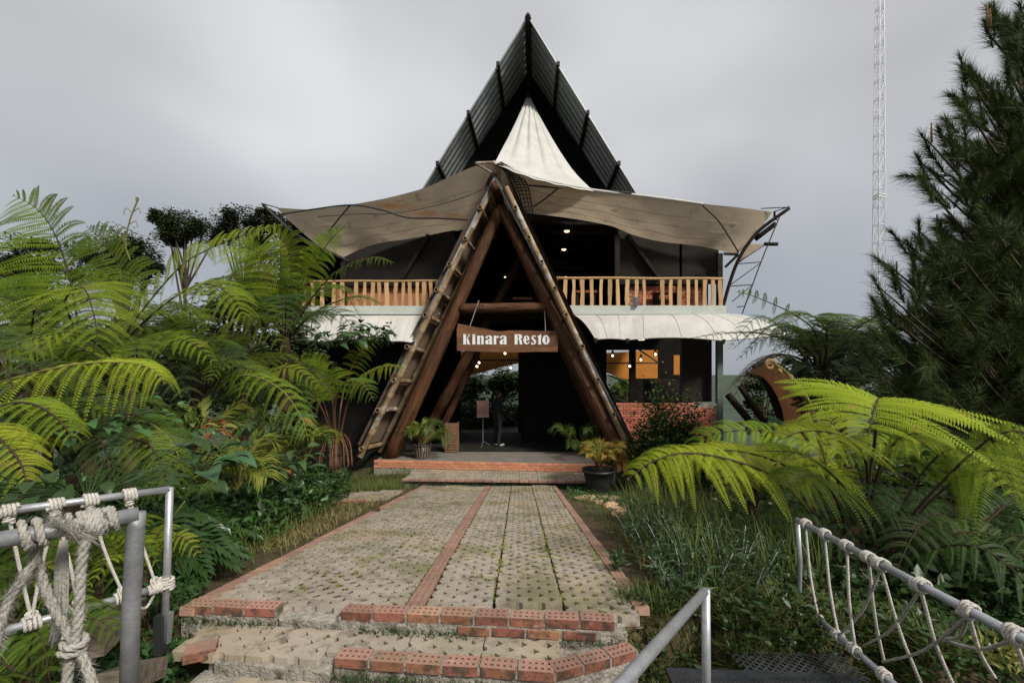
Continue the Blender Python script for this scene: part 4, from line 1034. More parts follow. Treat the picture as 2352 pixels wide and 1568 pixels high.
# ------------------------------------------------------------------ shelter on the right
S_ = thing('arched_shelter', 'arched shelter with rust brown canvas beside the restaurant, half hidden by ferns', 'shelter', (6.9, 13, -.6))
o1 = crom([P(1728, 842, 12.3), P(1772, 833, 12.3), P(1814, 856, 12.3), P(1838, 908, 12.3), P(1848, 985, 12.3)], 24)
i1 = crom([P(1715, 858, 13.6), P(1748, 868, 13.6), P(1775, 902, 13.6), P(1792, 945, 13.6), P(1800, 990, 13.6)], 24)
mb = MB(); mb.grid([[Vector(a).lerp(Vector(b2), float(s)) + Vector((.10 * math.sin(math.pi * s), 0, .06 * math.sin(math.pi * s))) for a, b2 in zip(o1, i1)] for s in np.linspace(0, 1, 8)]); mb.build('shelter_sheet', 'canvas_brown', S_, True)
rib(o1, S_, .05, 'dark_wood', 'arch_pole'); rib(i1, S_, .09, 'dark_wood', 'arch_pole')
for a, b2, r in (((1672, 905), (1740, 990), .10), ((1700, 885), (1768, 990), .09), ((1760, 880), (1800, 990), .06)):
    wood('strut', P(*a, 12.9), P(*b2, 12.7), r, r, 'dark_wood', S_, n=8)
# ------------------------------------------------------------------ sign
SY = 11.95
SG = thing('hanging_sign', 'live edge wooden board reading Kinara Resto hanging in the porch', 'sign', P(1165, 775, SY))
ks = lambda cx, cy: P((1800 + cx / 5.113) / 1.7415, (1280 + cy / 5.113) / 1.7415, SY)
ol = [(140, 630), (400, 632), (700, 645), (1000, 655), (1180, 658), (1500, 655), (1800, 645), (2205, 648), (2212, 400), (2205, 218), (1950, 228), (1700, 218), (1400, 210), (1200, 212), (1080, 228), (960, 228), (850, 205), (760, 182), (600, 155), (450, 128), (300, 95), (160, 70), (138, 200), (142, 400)]
o2 = [ks(*q) for q in ol]; org = ks(1180, 400)
me = fill_mesh('board', [(p.x - org.x, p.z - org.z) for p in o2], [], .06, 'sign_wood')
me_obj('board', me, SG, org, (R(90), 0, 0))
L_ = {
 'K': [[(262,290),(338,290),(328,303),(328,484),(340,497),(260,497),(272,484),(272,303)], [(330,402),(384,302),(372,290),(416,290),(404,302),(356,388)], [(338,394),(366,362),(402,470),(416,497),(356,497)]],
 'i': [[(452,326),(516,316),(516,484),(524,497),(448,497),(460,484),(460,338)], [(456,290),(518,290),(518,309),(456,315)]],
 'n': [[(543,322),(612,318),(612,484),(620,497),(543,497),(555,484),(555,336)], [(614,350),(628,324),(660,317),(684,330),(690,352),(690,484),(696,497),(630,497),(638,484),(638,362),(628,348)]],
 'a': [[(725,372),(733,332),(785,313),(842,322),(861,352),(861,482),(868,497),(806,497),(806,352),(792,332),(774,340),(768,372)], [(804,384),(748,404),(719,440),(724,480),(756,500),(804,482),(804,464),(788,468),(778,440),(804,406)]],
 'r': [[(888,322),(945,318),(945,484),(953,497),(884,497),(895,484),(895,336)], [(947,348),(962,322),(992,323),(993,366),(966,366),(960,352),(947,368)]],
 'R': [[(1312,290),(1384,290),(1384,497),(1310,497),(1322,484),(1322,303)], [(1386,290),(1440,290),(1470,313),(1478,345),(1464,377),(1430,391),(1386,394),(1386,378),(1404,375),(1413,345),(1405,311),(1386,305)], [(1404,396),(1438,393),(1468,412),(1475,480),(1486,497),(1426,497),(1418,432)]],
 'e': [[(1562,310),(1518,332),(1497,405),(1514,472),(1560,500),(1608,482),(1628,440),(1612,438),(1592,470),(1572,470),(1556,440),(1553,416),(1628,404),(1624,362),(1604,328)], []],
 's': [[(1755,346),(1750,317),(1710,310),(1672,330),(1662,370),(1684,405),(1714,430),(1720,464),(1702,484),(1677,455),(1660,450),(1660,494),(1702,501),(1744,485),(1761,445),(1745,405),(1711,380),(1700,346),(1716,326),(1740,346)]],
 't': [[(1785,330),(1820,318),(1850,285),(1858,285),(1858,320),(1872,322),(1872,340),(1858,342),(1858,474),(1872,497),(1798,497),(1808,474),(1808,342),(1785,342)]],
}
def letter(polys, holes=(), dx=0):
    for k, pg in enumerate(polys):
        if not pg: continue
        q = [ks(x + dx, y) for x, y in pg]; hl = [[(ks(x + dx, y).x - org.x, ks(x + dx, y).z - org.z) for x, y in h] for h in holes] if k == 0 else []
        me = fill_mesh('letter', [(p.x - org.x, p.z - org.z) for p in q], hl, .010, 'sign_paint')
        me_obj('letter', me, SG, org + Vector((0, -.011, 0)), (R(90), 0, 0))
for c_ in 'Kinar': letter(L_[c_])
letter(L_['a'], dx=294)
for c_ in 'Rst': letter(L_[c_])
letter(L_['e'][:1], holes=[[(1563, 328), (1580, 345), (1582, 390), (1554, 397), (1555, 350)]])
el_ = lambda cx, cy, rx, ry, n=24: [(cx + rx * math.cos(2 * math.pi * k / n), cy + ry * math.sin(2 * math.pi * k / n)) for k in range(n)]
letter([el_(1962, 404, 74, 96)], holes=[el_(1966, 404, 15, 74)])
for a, b2 in (((395, 110), (1100, 690)), ((1955, 230), (1240, 690))):
    p = ks(*a); q = P(b2[0] if b2[0] < 1200 else 1248, b2[1], 12.0); mb = MB(); rope_mesh(mb, [p + Vector((0, .03, -.05)), (p + q) / 2 + Vector((.01, 0, 0)), q], .012); mb.build('rope', 'rope_worn', SG)

# ------------------------------------------------------------------ footbridge end
FB = thing('footbridge_deck', 'black steel mesh landing of the footbridge at the foot of the steps', 'footbridge', (1.2, 2.0, .62))
def expanded(x0, x1, y0, y1, z, cx, cy, w, name, thick=.006):
    mb = MB(); nx, ny = int((x1 - x0) / cx), int((y1 - y0) / cy)
    for j in range(ny):
        for i in range(nx):
            ox = x0 + (i + (.5 if j % 2 else 0)) * cx; oy = y0 + j * cy
            a = Vector((ox, oy, z)); b2 = Vector((ox + cx / 2, oy + cy, z + .004)); c = Vector((ox + cx, oy, z))
            for p, q in ((a, b2), (b2, c)):
                d = (q - p).normalized(); s = Vector((-d.y, d.x, .35)) * w
                mb.add([p - s, q - s, q + s, p + s], [(0, 1, 2, 3)])
    return mb.build(name, 'grate', FB)
expanded(.30, .80, 1.3, 2.42, .622, .055, .022, .005, 'mesh_panel')
expanded(1.35, 2.05, 2.50, 2.78, .615, .055, .022, .005, 'mesh_panel')
mb = MB(); mb.add([(.82, 1.2, .632), (2.05, 1.2, .632), (1.92, 2.55, .632), (.90, 2.60, .632)], [(0, 1, 2, 3)])
mb.add([(.82, 1.2, .60), (2.05, 1.2, .60), (1.92, 2.55, .60), (.90, 2.60, .60), (.82, 1.2, .632), (2.05, 1.2, .632), (1.92, 2.55, .632), (.90, 2.60, .632)], [(0, 1, 5, 4), (1, 2, 6, 5), (2, 3, 7, 6), (3, 0, 4, 7)]); mb.build('tread_plate', 'grate', FB)
mb = MB()
for i in range(44):
    for j in range(50):
        x, y = .92 + i * .024, 1.3 + j * .025 + (.012 if i % 2 else 0)
        if y < 2.52: a = .6 if (i + j) % 2 else -.6; mb.bar((x - .008 * math.cos(a), y - .008 * math.sin(a), .634), (x + .008 * math.cos(a), y + .008 * math.sin(a), .634), .005, .005)
o = mb.build('tread_bumps', 'grate', FB); o['kind'] = 'stuff'

# ------------------------------------------------------------------ railings
RP = .020
def pipe(name, pts, parent, r=RP, m='galvanised', n=12): mb = MB(); mb.tube(pts, r, n); return mb.build(name, m, parent, True)
def sphere_mb(mb, c, r, sx=1, sy=1, sz=1, seed=0, amp=0.0, nu=10, nv=7):
    r2 = random.Random(seed); rows = []
    for i in range(nv + 1):
        t = math.pi * i / nv; row = []
        for j in range(nu): 
            f = 2 * math.pi * j / nu; k = r * (1 + amp * r2.uniform(-1, 1)); row.append(Vector(c) + Vector((k * sx * math.sin(t) * math.cos(f), k * sy * math.sin(t) * math.sin(f), k * sz * math.cos(t))))
        row.append(row[0]); rows.append(row)
    mb.grid(rows)
# left rope railing
LR = thing('rope_railing', 'white pipe railing with knotted rope zigzag at the left edge of the steps', 'railing', P(378, 1470, 2.67))
tA, tB = P(-90, 1187, 2.06), P(390, 1123, 2.67); bA, bB = P(-90, 1476, 2.06), P(382, 1343, 2.67)
pipe('top_rail', [tA, tB], LR); pipe('bottom_rail', [bA, bB], LR); pipe('post', [tB + Vector((0, 0, .012)), P(384, 1300, 2.67), P(377, 1475, 2.67)], LR)
mb = MB(); mb.bar(P(370, 1412, 2.66), P(368, 1500, 2.66), .05, .05); mb.build('post_socket', 'black_plastic', LR)
mb = MB(); mb.bar(P(390, 1405, 2.68), P(383, 1475, 2.68), .03, .03); mb.build('post_socket', 'galvanised_dull', LR)
def on(a, b2, px):  # point of the straight pipe a-b seen at px
    best = min((k / 400 for k in range(401)), key=lambda s: abs(CX + F * a.lerp(b2, s).x / a.lerp(b2, s).y - px)); return a.lerp(b2, best)
kn_t = [20, 128, 208, 298]; kn_b = [72, 180, 282, 358]
tops = [on(tA, tB, x) for x in kn_t]; bots = [on(bA, bB, x) for x in kn_b]
rr_ = .0085
def railrope(name, pts, parent, r=rr_, m='rope'): mb = MB(); rope_mesh(mb, pts, r); return mb.build(name, m, parent, True)
dirL = (tB - tA).normalized()
for k, p in enumerate(tops):
    mb = MB(); coil(mb, p, dirL, RP, rr_, 4, .06, k); coil(mb, p - Vector((0, 0, .045)), (0, 0, 1), .008, rr_, 2, .03, k + 5); mb.build('knot', 'rope', LR, True)
for k, p in enumerate(bots):
    mb = MB(); coil(mb, p, dirL, RP, rr_, 4, .07, k + 9); coil(mb, p + Vector((0, 0, .04)), (1, 0, .4), .012, rr_, 2, .03, k + 3); mb.build('knot', 'rope', LR, True)
fan = lambda a, b2, k: [a, a.lerp(b2, .5) + Vector((.012 * math.sin(k * 2), 0, -.012)), b2]
for k in range(4):
    railrope('rope', fan(tops[k] - Vector((0, 0, .03)), bots[k] + Vector((0, 0, .02)), k), LR)
    if k: railrope('rope', fan(tops[k] - Vector((0, 0, .03)), bots[k - 1] + Vector((0, 0, .02)), k + 1), LR)
railrope('rope', [bots[3] + Vector((0, 0, -.02)), P(335, 1395, 2.6), P(312, 1392, 2.5)], LR)
mb = MB(); coil(mb, P(383, 1338, 2.67), (0, 0, 1), RP, .011, 4, .07, 5); coil(mb, P(360, 1345, 2.64), dirL, .022, .011, 3, .06, 7); mb.build('knot', 'rope', LR, True)
# near left post with frayed rope
NL = thing('rope_railing', 'thick grey pipe rail close to the camera wrapped in frayed rope', 'railing', P(300, 1568, 1.3))
nA, nB = P(-120, 1262, 1.06), P(318, 1181, 1.3)
pipe('top_rail', [nA, nB], NL, .0215, 'galvanised_dull', 16); pipe('post', [nB + Vector((-.006, 0, .006)), P(312, 1210, 1.3), P(302, 1380, 1.3), P(292, 1700, 1.3)], NL, .0225, 'galvanised_dull', 16)
nd = (nB - nA).normalized()
def frayed(name, pts, r, parent, seed, fuzz=400, hair=.02, m='rope_worn'):
    """worn rope: laid strands with loose fibres"""
    mb = MB(); rope_mesh(mb, pts, r, n=6); rs = np.random.RandomState(seed); C = crom(pts, 200)
    idx = rs.randint(0, 200, fuzz); d = rs.normal(size=(fuzz, 3)); d /= np.linalg.norm(d, axis=1)[:, None]
    for i, dv in zip(idx, d):
        a = Vector(C[i]) + Vector(dv) * r * .8; ln = hair * rs.uniform(.3, 1.2); t = Vector(C[min(i + 2, 199)] - C[max(i - 2, 0)]).normalized()
        b2 = a + (Vector(dv) * .8 + t * rs.uniform(-.9, .9)) * ln; w = Vector(dv).cross(t).normalized() * .0009
        mb.add([a - w, a + w, b2], [(0, 1, 2)])
    return mb.build(name, m, parent, True)
def Pn(px, py, Y=1.27): return P(px, py, Y)
mb = MB()
for k, px in enumerate((172, 190, 208, 226, 242, 255)): coil(mb, on(nA, nB, px), nd, .0225, .0085, 1.4, .03, k * 1.7)
mb.build('rope_wrap', 'rope_worn', NL, True)
frayed('rope_wrap', [on(nA, nB, 150) + Vector((0, -.02, .022)), on(nA, nB, 175) + Vector((0, -.03, .012)), on(nA, nB, 200) + Vector((0, -.034, -.008)), on(nA, nB, 222) + Vector((0, -.03, -.03))], .012, NL, 3, 1400, .035)
mb = MB()
for k, px in enumerate((66, 80, 92)): coil(mb, on(nA, nB, px), nd, .022, .010, 1.2, .03, k * 2.1)
mb.build('rope_wrap', 'rope_worn', NL, True)
frayed('rope', [Pn(80, 1232, 1.2), Pn(85, 1290, 1.2), Pn(108, 1360, 1.2), Pn(140, 1425, 1.2), Pn(172, 1478, 1.2), Pn(195, 1520, 1.2), Pn(222, 1600, 1.2)], .0125, NL, 4, 1800, .028)
frayed('rope', [Pn(196, 1240, 1.2), Pn(186, 1300, 1.2), Pn(183, 1360, 1.2), Pn(180, 1420, 1.2), Pn(170, 1475, 1.2), Pn(158, 1530, 1.2), Pn(150, 1600, 1.2)], .013, NL, 5, 1200, .016)
frayed('rope', [Pn(78, 1290, 1.18), Pn(52, 1330, 1.15), Pn(22, 1375, 1.12), Pn(2, 1430, 1.1), Pn(-15, 1500, 1.1)], .011, NL, 6, 1500, .03)
mb = MB(); rs_ = np.random.RandomState(2)
for k in range(16):                                             # unravelled tassel
    x = 128 + 30 * k / 16; dx = rs_.uniform(-14, 6); e_ = rs_.uniform(1440, 1505)
    mb.tube(crom([Pn(140 + 14 * k / 16, 1240, 1.3), Pn(x, 1300, 1.29), Pn(x + dx * .5, 1400, 1.29), Pn(x + dx - 12, e_, 1.29)], 9), .0032, 5)
mb.build('rope_tassel', 'rope_worn', NL, True)
mb = MB(); coil(mb, Pn(170, 1478, 1.2), (.3, 0, 1), .014, .010, 2, .04, 3); mb.build('knot', 'rope_worn', NL, True)
# right near handrail
NR = thing('handrail', 'plain grey pipe handrail in front of the grating, without rope', 'handrail', P(1625, 1568, 2.0))
hp = P(1618, 1358, 2.0); he = P(1430, 1568, 1.2)
pipe('top_rail', [hp, he, he + (he - hp) * .5], NR, .020, 'galvanised', 16); pipe('post', [hp + Vector((.006, 0, .012)), Vector((hp.x + .012, 2.0, .58))], NR, .019, 'galvanised', 16)
# right rope railing
RR = thing('rope_railing', 'grey pipe railing with slanting ropes along the right bank', 'railing', P(1840, 1420, 3.1))
uA, uB = P(1832, 1194, 3.1), P(2352, 1468, 1.62); vA, vB = P(1838, 1384, 3.1), P(2062, 1578, 2.2)
d_ = (vB - vA); vB = vA + d_ * 1.5
pipe('top_rail', [uA, uA.lerp(uB, 1.25)], RR); pipe('bottom_rail', [vA, vB], RR, .018)
pipe('post', [uA, P(1838, 1290, 3.1), P(1836, 1372, 3.1), vA], RR, .014); pipe('post', [vA, Vector((vA.x, vA.y, ground(vA.x, vA.y) - .1))], RR, .016)
pipe('post', [on(vA, vB, 2035), on(vA, vB, 2035) - Vector((0, 0, .5))], RR, .016)
ut = [on(uA, uB, x) for x in (1850, 1895, 1945, 1995, 2023, 2115, 2225, 2330)]
vb_px = (1905, 1925, 1965, 2000, 2035, 2070, 2140, 2210)
du = (uB - uA).normalized()
for k, p in enumerate(ut):
    mb = MB(); coil(mb, p, du, RP, .0085, 3, .05, k); mb.build('knot', 'rope', RR, True)
kr = K(2400, 1500, 1.2736)
vbp = [on(vA, vB, x) for x in (1878, 1890, 1925, 1962, 2010, 2045)]
for q in (1880, 1925, 1962, 2030):
    mb = MB(); coil(mb, on(vA, vB, q), (vB - vA), .018, .0085, 3, .06, q); mb.build('knot', 'rope', RR, True)
lower = [on(vA, vB, 1880), on(vA, vB, 1926), on(vA, vB, 1965), kr(1445, 1450, 2.55), kr(1640, 1580, 2.3), kr(1800, 1580, 2.1), kr(2010, 1540, 1.95), kr(2300, 1700, 1.7)]
for k in range(8):
    a, b2 = ut[k] - Vector((0, 0, .02)), lower[k]
    railrope('rope', [a, a.lerp(b2, .5) + Vector((-.01, 0, -.02)), b2], RR, .0085)
for k, b2 in ((5, kr(1340, 1380, 2.7)), (6, kr(1440, 1460, 2.5)), (6, kr(1745, 1340, 2.2)), (7, kr(1745, 1345, 2.2)), (4, on(vA, vB, 1926))):
    a = ut[k] - Vector((0, 0, .02)); railrope('rope', [a, a.lerp(b2, .5) + Vector((.02, 0, -.04)), b2], RR, .0075, 'rope_worn')

# ------------------------------------------------------------------ weathered timbers by the left post
for k, (a, b2, lab) in enumerate((((195, 1490, 2.25), (300, 1395, 2.7), 'weathered timber baulk lying behind the near grey post'), ((260, 1568, 2.1), (345, 1535, 2.45), 'end of a grey plank low in the grass beside the near post'))):
    p, q = P(*a), P(*b2); mb = MB(); mb.bar(p, q, .16, .10); o = mb.build('timber_baulk', 'timber_grey'); tag(o, lab, 'timber', 'old timbers')

# ------------------------------------------------------------------ pots
def pot(name, label, c, r0, r1, h, m, ribs=False, lip=True):
    t = thing(name, label, 'plant pot', c); mb = MB(); n = 28
    prof = [(r0, 0), (r0 + (r1 - r0) * .5, h * .5), (r1 * .98, h * .86), (r1 * 1.07, h * .87), (r1 * 1.09, h), (r1 * 1.0, h), (r1 * .95, h * .82)] if lip else [(r0, 0), (r1, h), (r1 * .94, h), (r1 * .9, h * .85)]
    rows = []
    for rr, z in prof:
        rows.append([Vector(c) + Vector((math.cos(2 * math.pi * k / n) * rr, math.sin(2 * math.pi * k / n) * rr, z)) for k in range(n + 1)])
    mb.grid(rows); mb.add(rows[-1][:-1], [tuple(range(n))]); mb.build('pot_body', m, t, True)
    if ribs:
        for k in range(18):
            a = 2 * math.pi * k / 18; d = Vector((math.cos(a), math.sin(a), 0)); mb = MB()
            mb.bar(Vector(c) + d * (r0 + .012) + Vector((0, 0, .01)), Vector(c) + d * (r1 + .014) + Vector((0, 0, h)), .035, .02, up=d); mb.build('slat', 'timber_grey', t)
        mb = MB(); mb.tube([Vector(c) + Vector((math.cos(2 * math.pi * k / n) * (r1 + .02), math.sin(2 * math.pi * k / n) * (r1 + .02), h * .95)) for k in range(n + 1)], .014, 5); mb.build('hoop', 'steel_black', t, True)
    return t
pz = zpath(9.6) - .02
potR = pot('plant_pot', 'large black plastic pot of golden palm right of the landing', (P(1375, 1100, 9.75).x, 9.75, pz - .05), .25, .34, .46, 'black_plastic')
potL = pot('plant_pot', 'slatted tub with a small palm on the left side of the porch floor', (P(970, 1050, 12.0).x, 12.0, .002), .17, .235, .38, 'black_plastic', True, False)
# loose bricks beside the ramp
lb = [(1335, 1156, 8.6, .1), (1362, 1160, 8.5, .9), (1376, 1170, 8.2, 1.1), (1352, 1150, 8.8, .3), (1398, 1185, 7.8, 1.2), (1405, 1196, 7.6, .9), (1415, 1206, 7.4, .7), (1432, 1200, 7.6, .2), (1440, 1214, 7.3, 1.0), (1405, 1158, 8.5, 1.5), (1425, 1222, 7.1, .5), (1412, 1238, 6.8, 1.4), (1385, 1141, 9.0, .05), (1415, 1141, 9.0, .1)]
BR_OLD = brick_mesh('loose_brick', 'brick_old', L=.23, W=.11, H=.075, holes=False)
for k, (px, py, Yb, yw) in enumerate(lb):
    p = P(px, py, Yb); z = ground(p.x, Yb) + .06
    o = me_obj('loose_brick', BR_OLD, None, (p.x, Yb, z)); o.rotation_euler = (rg.uniform(-.25, .25), rg.uniform(-.3, .3), yw + rg.uniform(-.3, .3)); o.scale = (1.05, 1, 1.2)
    tag(o, {11: 'pale loose brick standing alone, nearest of the row right of the ramp', 12: 'pale brick lying at the left under the black pot', 13: 'pale brick lying at the right under the black pot', 0: 'long pale brick laid across from the right kerb'}.get(k, 'pale loose brick edging the bed right of the ramp'), 'brick', 'loose bricks beside the ramp')
# hose on the bare soil
hs = [P(560, 1300, 5.0), P(640, 1255, 6.0), P(700, 1225, 6.7), P(735, 1205, 7.3), P(745, 1180, 8.0)]
hs = [Vector((p.x, p.y, ground(p.x, p.y) + .03)) for p in hs]
mb = MB(); mb.tube(crom(hs, 30), .012, 6); tag(mb.build('garden_hose', 'galvanised_dull', None, True), 'thin grey hose lying on bare soil left of the ramp', 'hose')

# ------------------------------------------------------------------ things inside the porch
M_ = thing('menu_stand', 'brown menu board on a tripod stand inside the porch', 'menu stand', P(1109, 1012, 13.8))
mp_ = P(1109, 939, 13.8); mb = MB(); mb.box((0, 0, 0), (.37, .03, .52)); o = mb.build('board', 'menu_board', M_, loc=mp_); o.rotation_euler = (-.12, 0, .1)
mb = MB(); mb.tube([mp_ + Vector((0, .03, .1)), Vector((mp_.x, 13.83, .12))], .018, 8); mb.build('pole', 'steel_dark', M_)
for a in range(3):
    t_ = 2 * math.pi * a / 3 + .4; mb = MB(); mb.tube([Vector((mp_.x, 13.83, .16)), Vector((mp_.x + .26 * math.cos(t_), 13.83 + .26 * math.sin(t_), .012))], .012, 6); mb.build('leg', 'steel_dark', M_)
C_ = thing('slatted_crate', 'upright slatted wooden crate beside the palm tub inside the porch', 'crate', P(1038, 1030, 13.0))
cc = P(1038, 1030, 12.9); cx0 = cc.x
for k in range(11):
    for s in (-.17, .17):
        mb = MB(); mb.box((cx0, 12.9 + s, .05 + .075 * k), (.36, .02, .042)); mb.build('slat', 'pallet', C_)
for sx in (-.17, .17):
    for s in (-.15, .15): mb = MB(); mb.box((cx0 + sx, 12.9 + s, .43), (.035, .035, .85)); mb.build('post', 'pallet', C_)

# person standing in the dark porch
def person(loc, label):
    t = thing('person', label, 'person', loc); x, y, z = loc
    J = {'pel': (0, 0, .95), 'sp': (0, .01, 1.18), 'ch': (0, .0, 1.36), 'nk': (0, 0, 1.49), 'hd': (0, -.01, 1.60), 'tp': (0, 0, 1.70)}
    E = [('pel', 'sp'), ('sp', 'ch'), ('ch', 'nk'), ('nk', 'hd'), ('hd', 'tp')]; rad = {'pel': (.155, .11), 'sp': (.14, .10), 'ch': (.165, .11), 'nk': (.055, .055), 'hd': (.088, .10), 'tp': (.055, .06)}
    for s, n_ in ((-1, 'l'), (1, 'r')):
        J['h' + n_] = (s * .09, 0, .90); J['k' + n_] = (s * .10, -.03 * (s > 0), .50); J['a' + n_] = (s * .10, .02 + .05 * (s < 0), .08); J['t' + n_] = (s * .115, -.13, .035)
        J['s' + n_] = (s * .185, 0, 1.42); J['e' + n_] = (s * .25, .02, 1.13); J['w' + n_] = (s * .20, -.17, 1.00); J['m' + n_] = (s * .17, -.24, .98)
        E += [('pel', 'h' + n_), ('h' + n_, 'k' + n_), ('k' + n_, 'a' + n_), ('a' + n_, 't' + n_), ('ch', 's' + n_), ('s' + n_, 'e' + n_), ('e' + n_, 'w' + n_), ('w' + n_, 'm' + n_)]
        rad.update({'h' + n_: (.10, .10), 'k' + n_: (.066, .066), 'a' + n_: (.05, .05), 't' + n_: (.045, .035), 's' + n_: (.06, .06), 'e' + n_: (.046, .046), 'w' + n_: (.034, .034), 'm' + n_: (.04, .03)})
    nm = list(J); me = bpy.data.meshes.new('body'); me.from_pydata([J[k] for k in nm], [(nm.index(a), nm.index(b2)) for a, b2 in E], []); use(me, ['cloth_dark', 'skin'])
    o = me_obj('body', me, t, loc); o.rotation_euler = (0, 0, 2.3)
    sk = o.modifiers.new('skin', 'SKIN'); o.modifiers.new('sub', 'SUBSURF').levels = 2; o.modifiers['sub'].render_levels = 2
    for k, v in zip(nm, me.skin_vertices[0].data): v.radius = rad[k]
    me.skin_vertices[0].data[0].use_root = True
    Rz = Matrix.Rotation(2.3, 3, 'Z')
    def lump(name, c, r, sx, sy, sz, m): mb = MB(); sphere_mb(mb, (0, 0, 0), r, sx, sy, sz, nu=14, nv=10); q = mb.build(name, m, t, True, loc=Vector(loc) + Rz @ Vector(c)); q.rotation_euler = (0, 0, 2.3); return q
    lump('head', (0, -.015, 1.615), .105, .86, 1.0, 1.12, 'skin'); lump('hair', (0, .022, 1.645), .108, .92, 1.0, 1.0, 'hair'); lump('nose', (0, -.122, 1.605), .018, .8, 1, 1.3, 'skin')
    for s in (-1, 1):
        lump('ear', (s * .09, -.005, 1.61), .026, .5, 1, 1.3, 'skin'); lump('eye', (s * .034, -.106, 1.632), .010, 1.2, .6, .8, 'hair'); lump('shoe', (s * .11, -.07, .042), .075, .62, 1.65, .55, 'shoe')
        for f_ in range(4): mb = MB(); b0 = Vector((s * .17 + (f_ - 1.5) * .017, -.26, .985)); mb.tube([Vector(loc) + Rz @ q for q in (b0, b0 + Vector((0, -.04, -.012)), b0 + Vector((0, -.06 - .006 * (f_ in (1, 2)), -.04)))], [.009, .008, .006], 6); mb.build('finger', 'skin', t, True)
        mb = MB(); b0 = Vector((s * .135, -.235, .985)); mb.tube([Vector(loc) + Rz @ q for q in (b0, b0 + Vector((-s * .025, -.03, -.005)), b0 + Vector((-s * .03, -.055, -.02)))], [.011, .009, .007], 6); mb.build('thumb', 'skin', t, True)
    mb = MB(); mb.tube([Vector(loc) + Rz @ Vector((0, -.105 + .004, 1.568)) + Rz @ Vector((q, 0, 0)) for q in (-.028, 0, .028)], .005, 5); mb.build('mouth', 'leaf_red', t, True)
person(Vector((P(1143, 1000, 13.9).x, 13.9, .003)), 'person in dark clothes and pale shoes standing inside the dark porch')

# ------------------------------------------------------------------ lattice mast
MA = thing('radio_mast', 'tall slender white lattice mast rising into the cloud', 'mast', P(2020, 1000, 40))
my = 40.0
def mleg(k, z):
    c = P(2018, 0, my).x + .0036 * (z - 5); w = .86 - .011 * (z - 2); a = [math.pi * .5, math.pi * (.5 + 2 / 3), math.pi * (.5 + 4 / 3)][k] + .35
    return Vector((c + w * .72 * math.cos(a), my + w * .72 * math.sin(a), z))
for k in range(3): pipe('leg', [mleg(k, -14), mleg(k, 48)], MA, .042, 'mast_paint', 6)
z = -4.0; mb = MB(); i_ = 0
while z < 46:
    for k in range(3):
        a, b2 = mleg(k, z), mleg((k + 1) % 3, z); mb.tube([a, b2], .026, 4); h = 1.62
        mb.tube([a, mleg((k + 1) % 3, z + h)], .020, 4); mb.tube([b2, mleg(k, z + h)], .020, 4)
    z += 1.62; i_ += 1
for zz in (17.9, 18.15):
    for k in range(3): mb.tube([mleg(k, zz), mleg((k + 1) % 3, zz)], .05, 4)
mb.build('bracing', 'mast_paint', MA)
# ------------------------------------------------------------------ tree ferns
def Q(*pts): return [P(*p) for p in pts]
def fern(label, base, trunk_r=.09, hub=None, group='tree ferns', name='tree_fern', trunk_m='fern_trunk'):
    t = thing(name, label, 'fern', base, group)
    if hub is not None:
        b0 = Vector((base[0], base[1], ground(base[0], base[1]) - .1)); h = Vector(hub); mb = MB(); n = 14
        mb.tube([b0.lerp(h, k / n) + Vector((.012 * math.sin(k * 2.1), .012 * math.cos(k * 1.7), 0)) for k in range(n + 1)], [trunk_r * (1.15 - .3 * k / n + .07 * math.sin(k * 2.7)) for k in range(n + 1)], 10); mb.build('trunk', trunk_m, t)
    return t
def gpt(px, Y): x = (px - CX) * Y / F; return Vector((x, Y, ground(x, Y)))
def fill_fronds(t, hub, n, L, w, m, seed, az0=0, az1=2 * math.pi, **kw):
    r2 = random.Random(seed)
    for k in range(n):
        az = az0 + (az1 - az0) * (k + r2.uniform(-.25, .25)) / n
        frond(t, radial(hub, az, L * r2.uniform(.8, 1.1), r2.uniform(.35, .75), r2.uniform(.25, .6), r2.uniform(-.15, .15)), w * r2.uniform(.85, 1.1), m[k % len(m)] if not isinstance(m, str) else m, seed=seed * 31 + k, **kw)
# A: big one at the left, reaching above the skyline
hubA = P(205, 905, 6.2); fA = fern('biggest tree fern at left, its feathery frond rising above the skyline', gpt(205, 6.2), .1, hubA)
frond(fA, Q((195, 880, 6.2), (178, 740, 6.1), (160, 640, 6.05), (127, 540, 6.0), (85, 480, 5.95), (30, 448, 5.9)), .86, 'fern_lime', npin=18, nq=30, droop=.22, ang=22, bare=.2, seed=1, hint=(0, -1, .25), pl=.10)
frond(fA, Q((225, 890, 6.2), (270, 800, 6.1), (316, 727, 6.0), (409, 617, 5.9), (480, 572, 5.9), (560, 540, 5.9), (650, 513, 5.95)), .74, 'fern_lime', npin=20, nq=30, droop=.3, ang=28, bare=.28, seed=2, hint=(-.2, -.7, .7), pl=.10)
frond(fA, Q((215, 890, 6.2), (290, 780, 6.0), (390, 690, 5.8), (470, 652, 5.7), (530, 680, 5.6), (562, 730, 5.6)), .55, 'fern_lime', npin=16, droop=.5, bare=.3, seed=3)
frond(fA, Q((190, 890, 6.2), (170, 760, 6.0), (150, 690, 5.6), (190, 660, 5.1), (215, 720, 4.8), (225, 790, 4.7)), .72, 'fern_lime', npin=14, droop=.45, bare=.28, seed=4)
frond(fA, Q((190, 890, 6.2), (130, 770, 6.1), (60, 700, 6.0), (-40, 680, 5.9), (-140, 730, 5.8)), .75, 'fern_mid', npin=20, droop=.35, bare=.25, seed=5, hint=(0, -.8, .6))
frond(fA, Q((180, 900, 6.2), (90, 830, 5.9), (0, 790, 5.6), (-90, 830, 5.4)), .6, 'fern_mid', npin=14, droop=.5, bare=.2, seed=6)
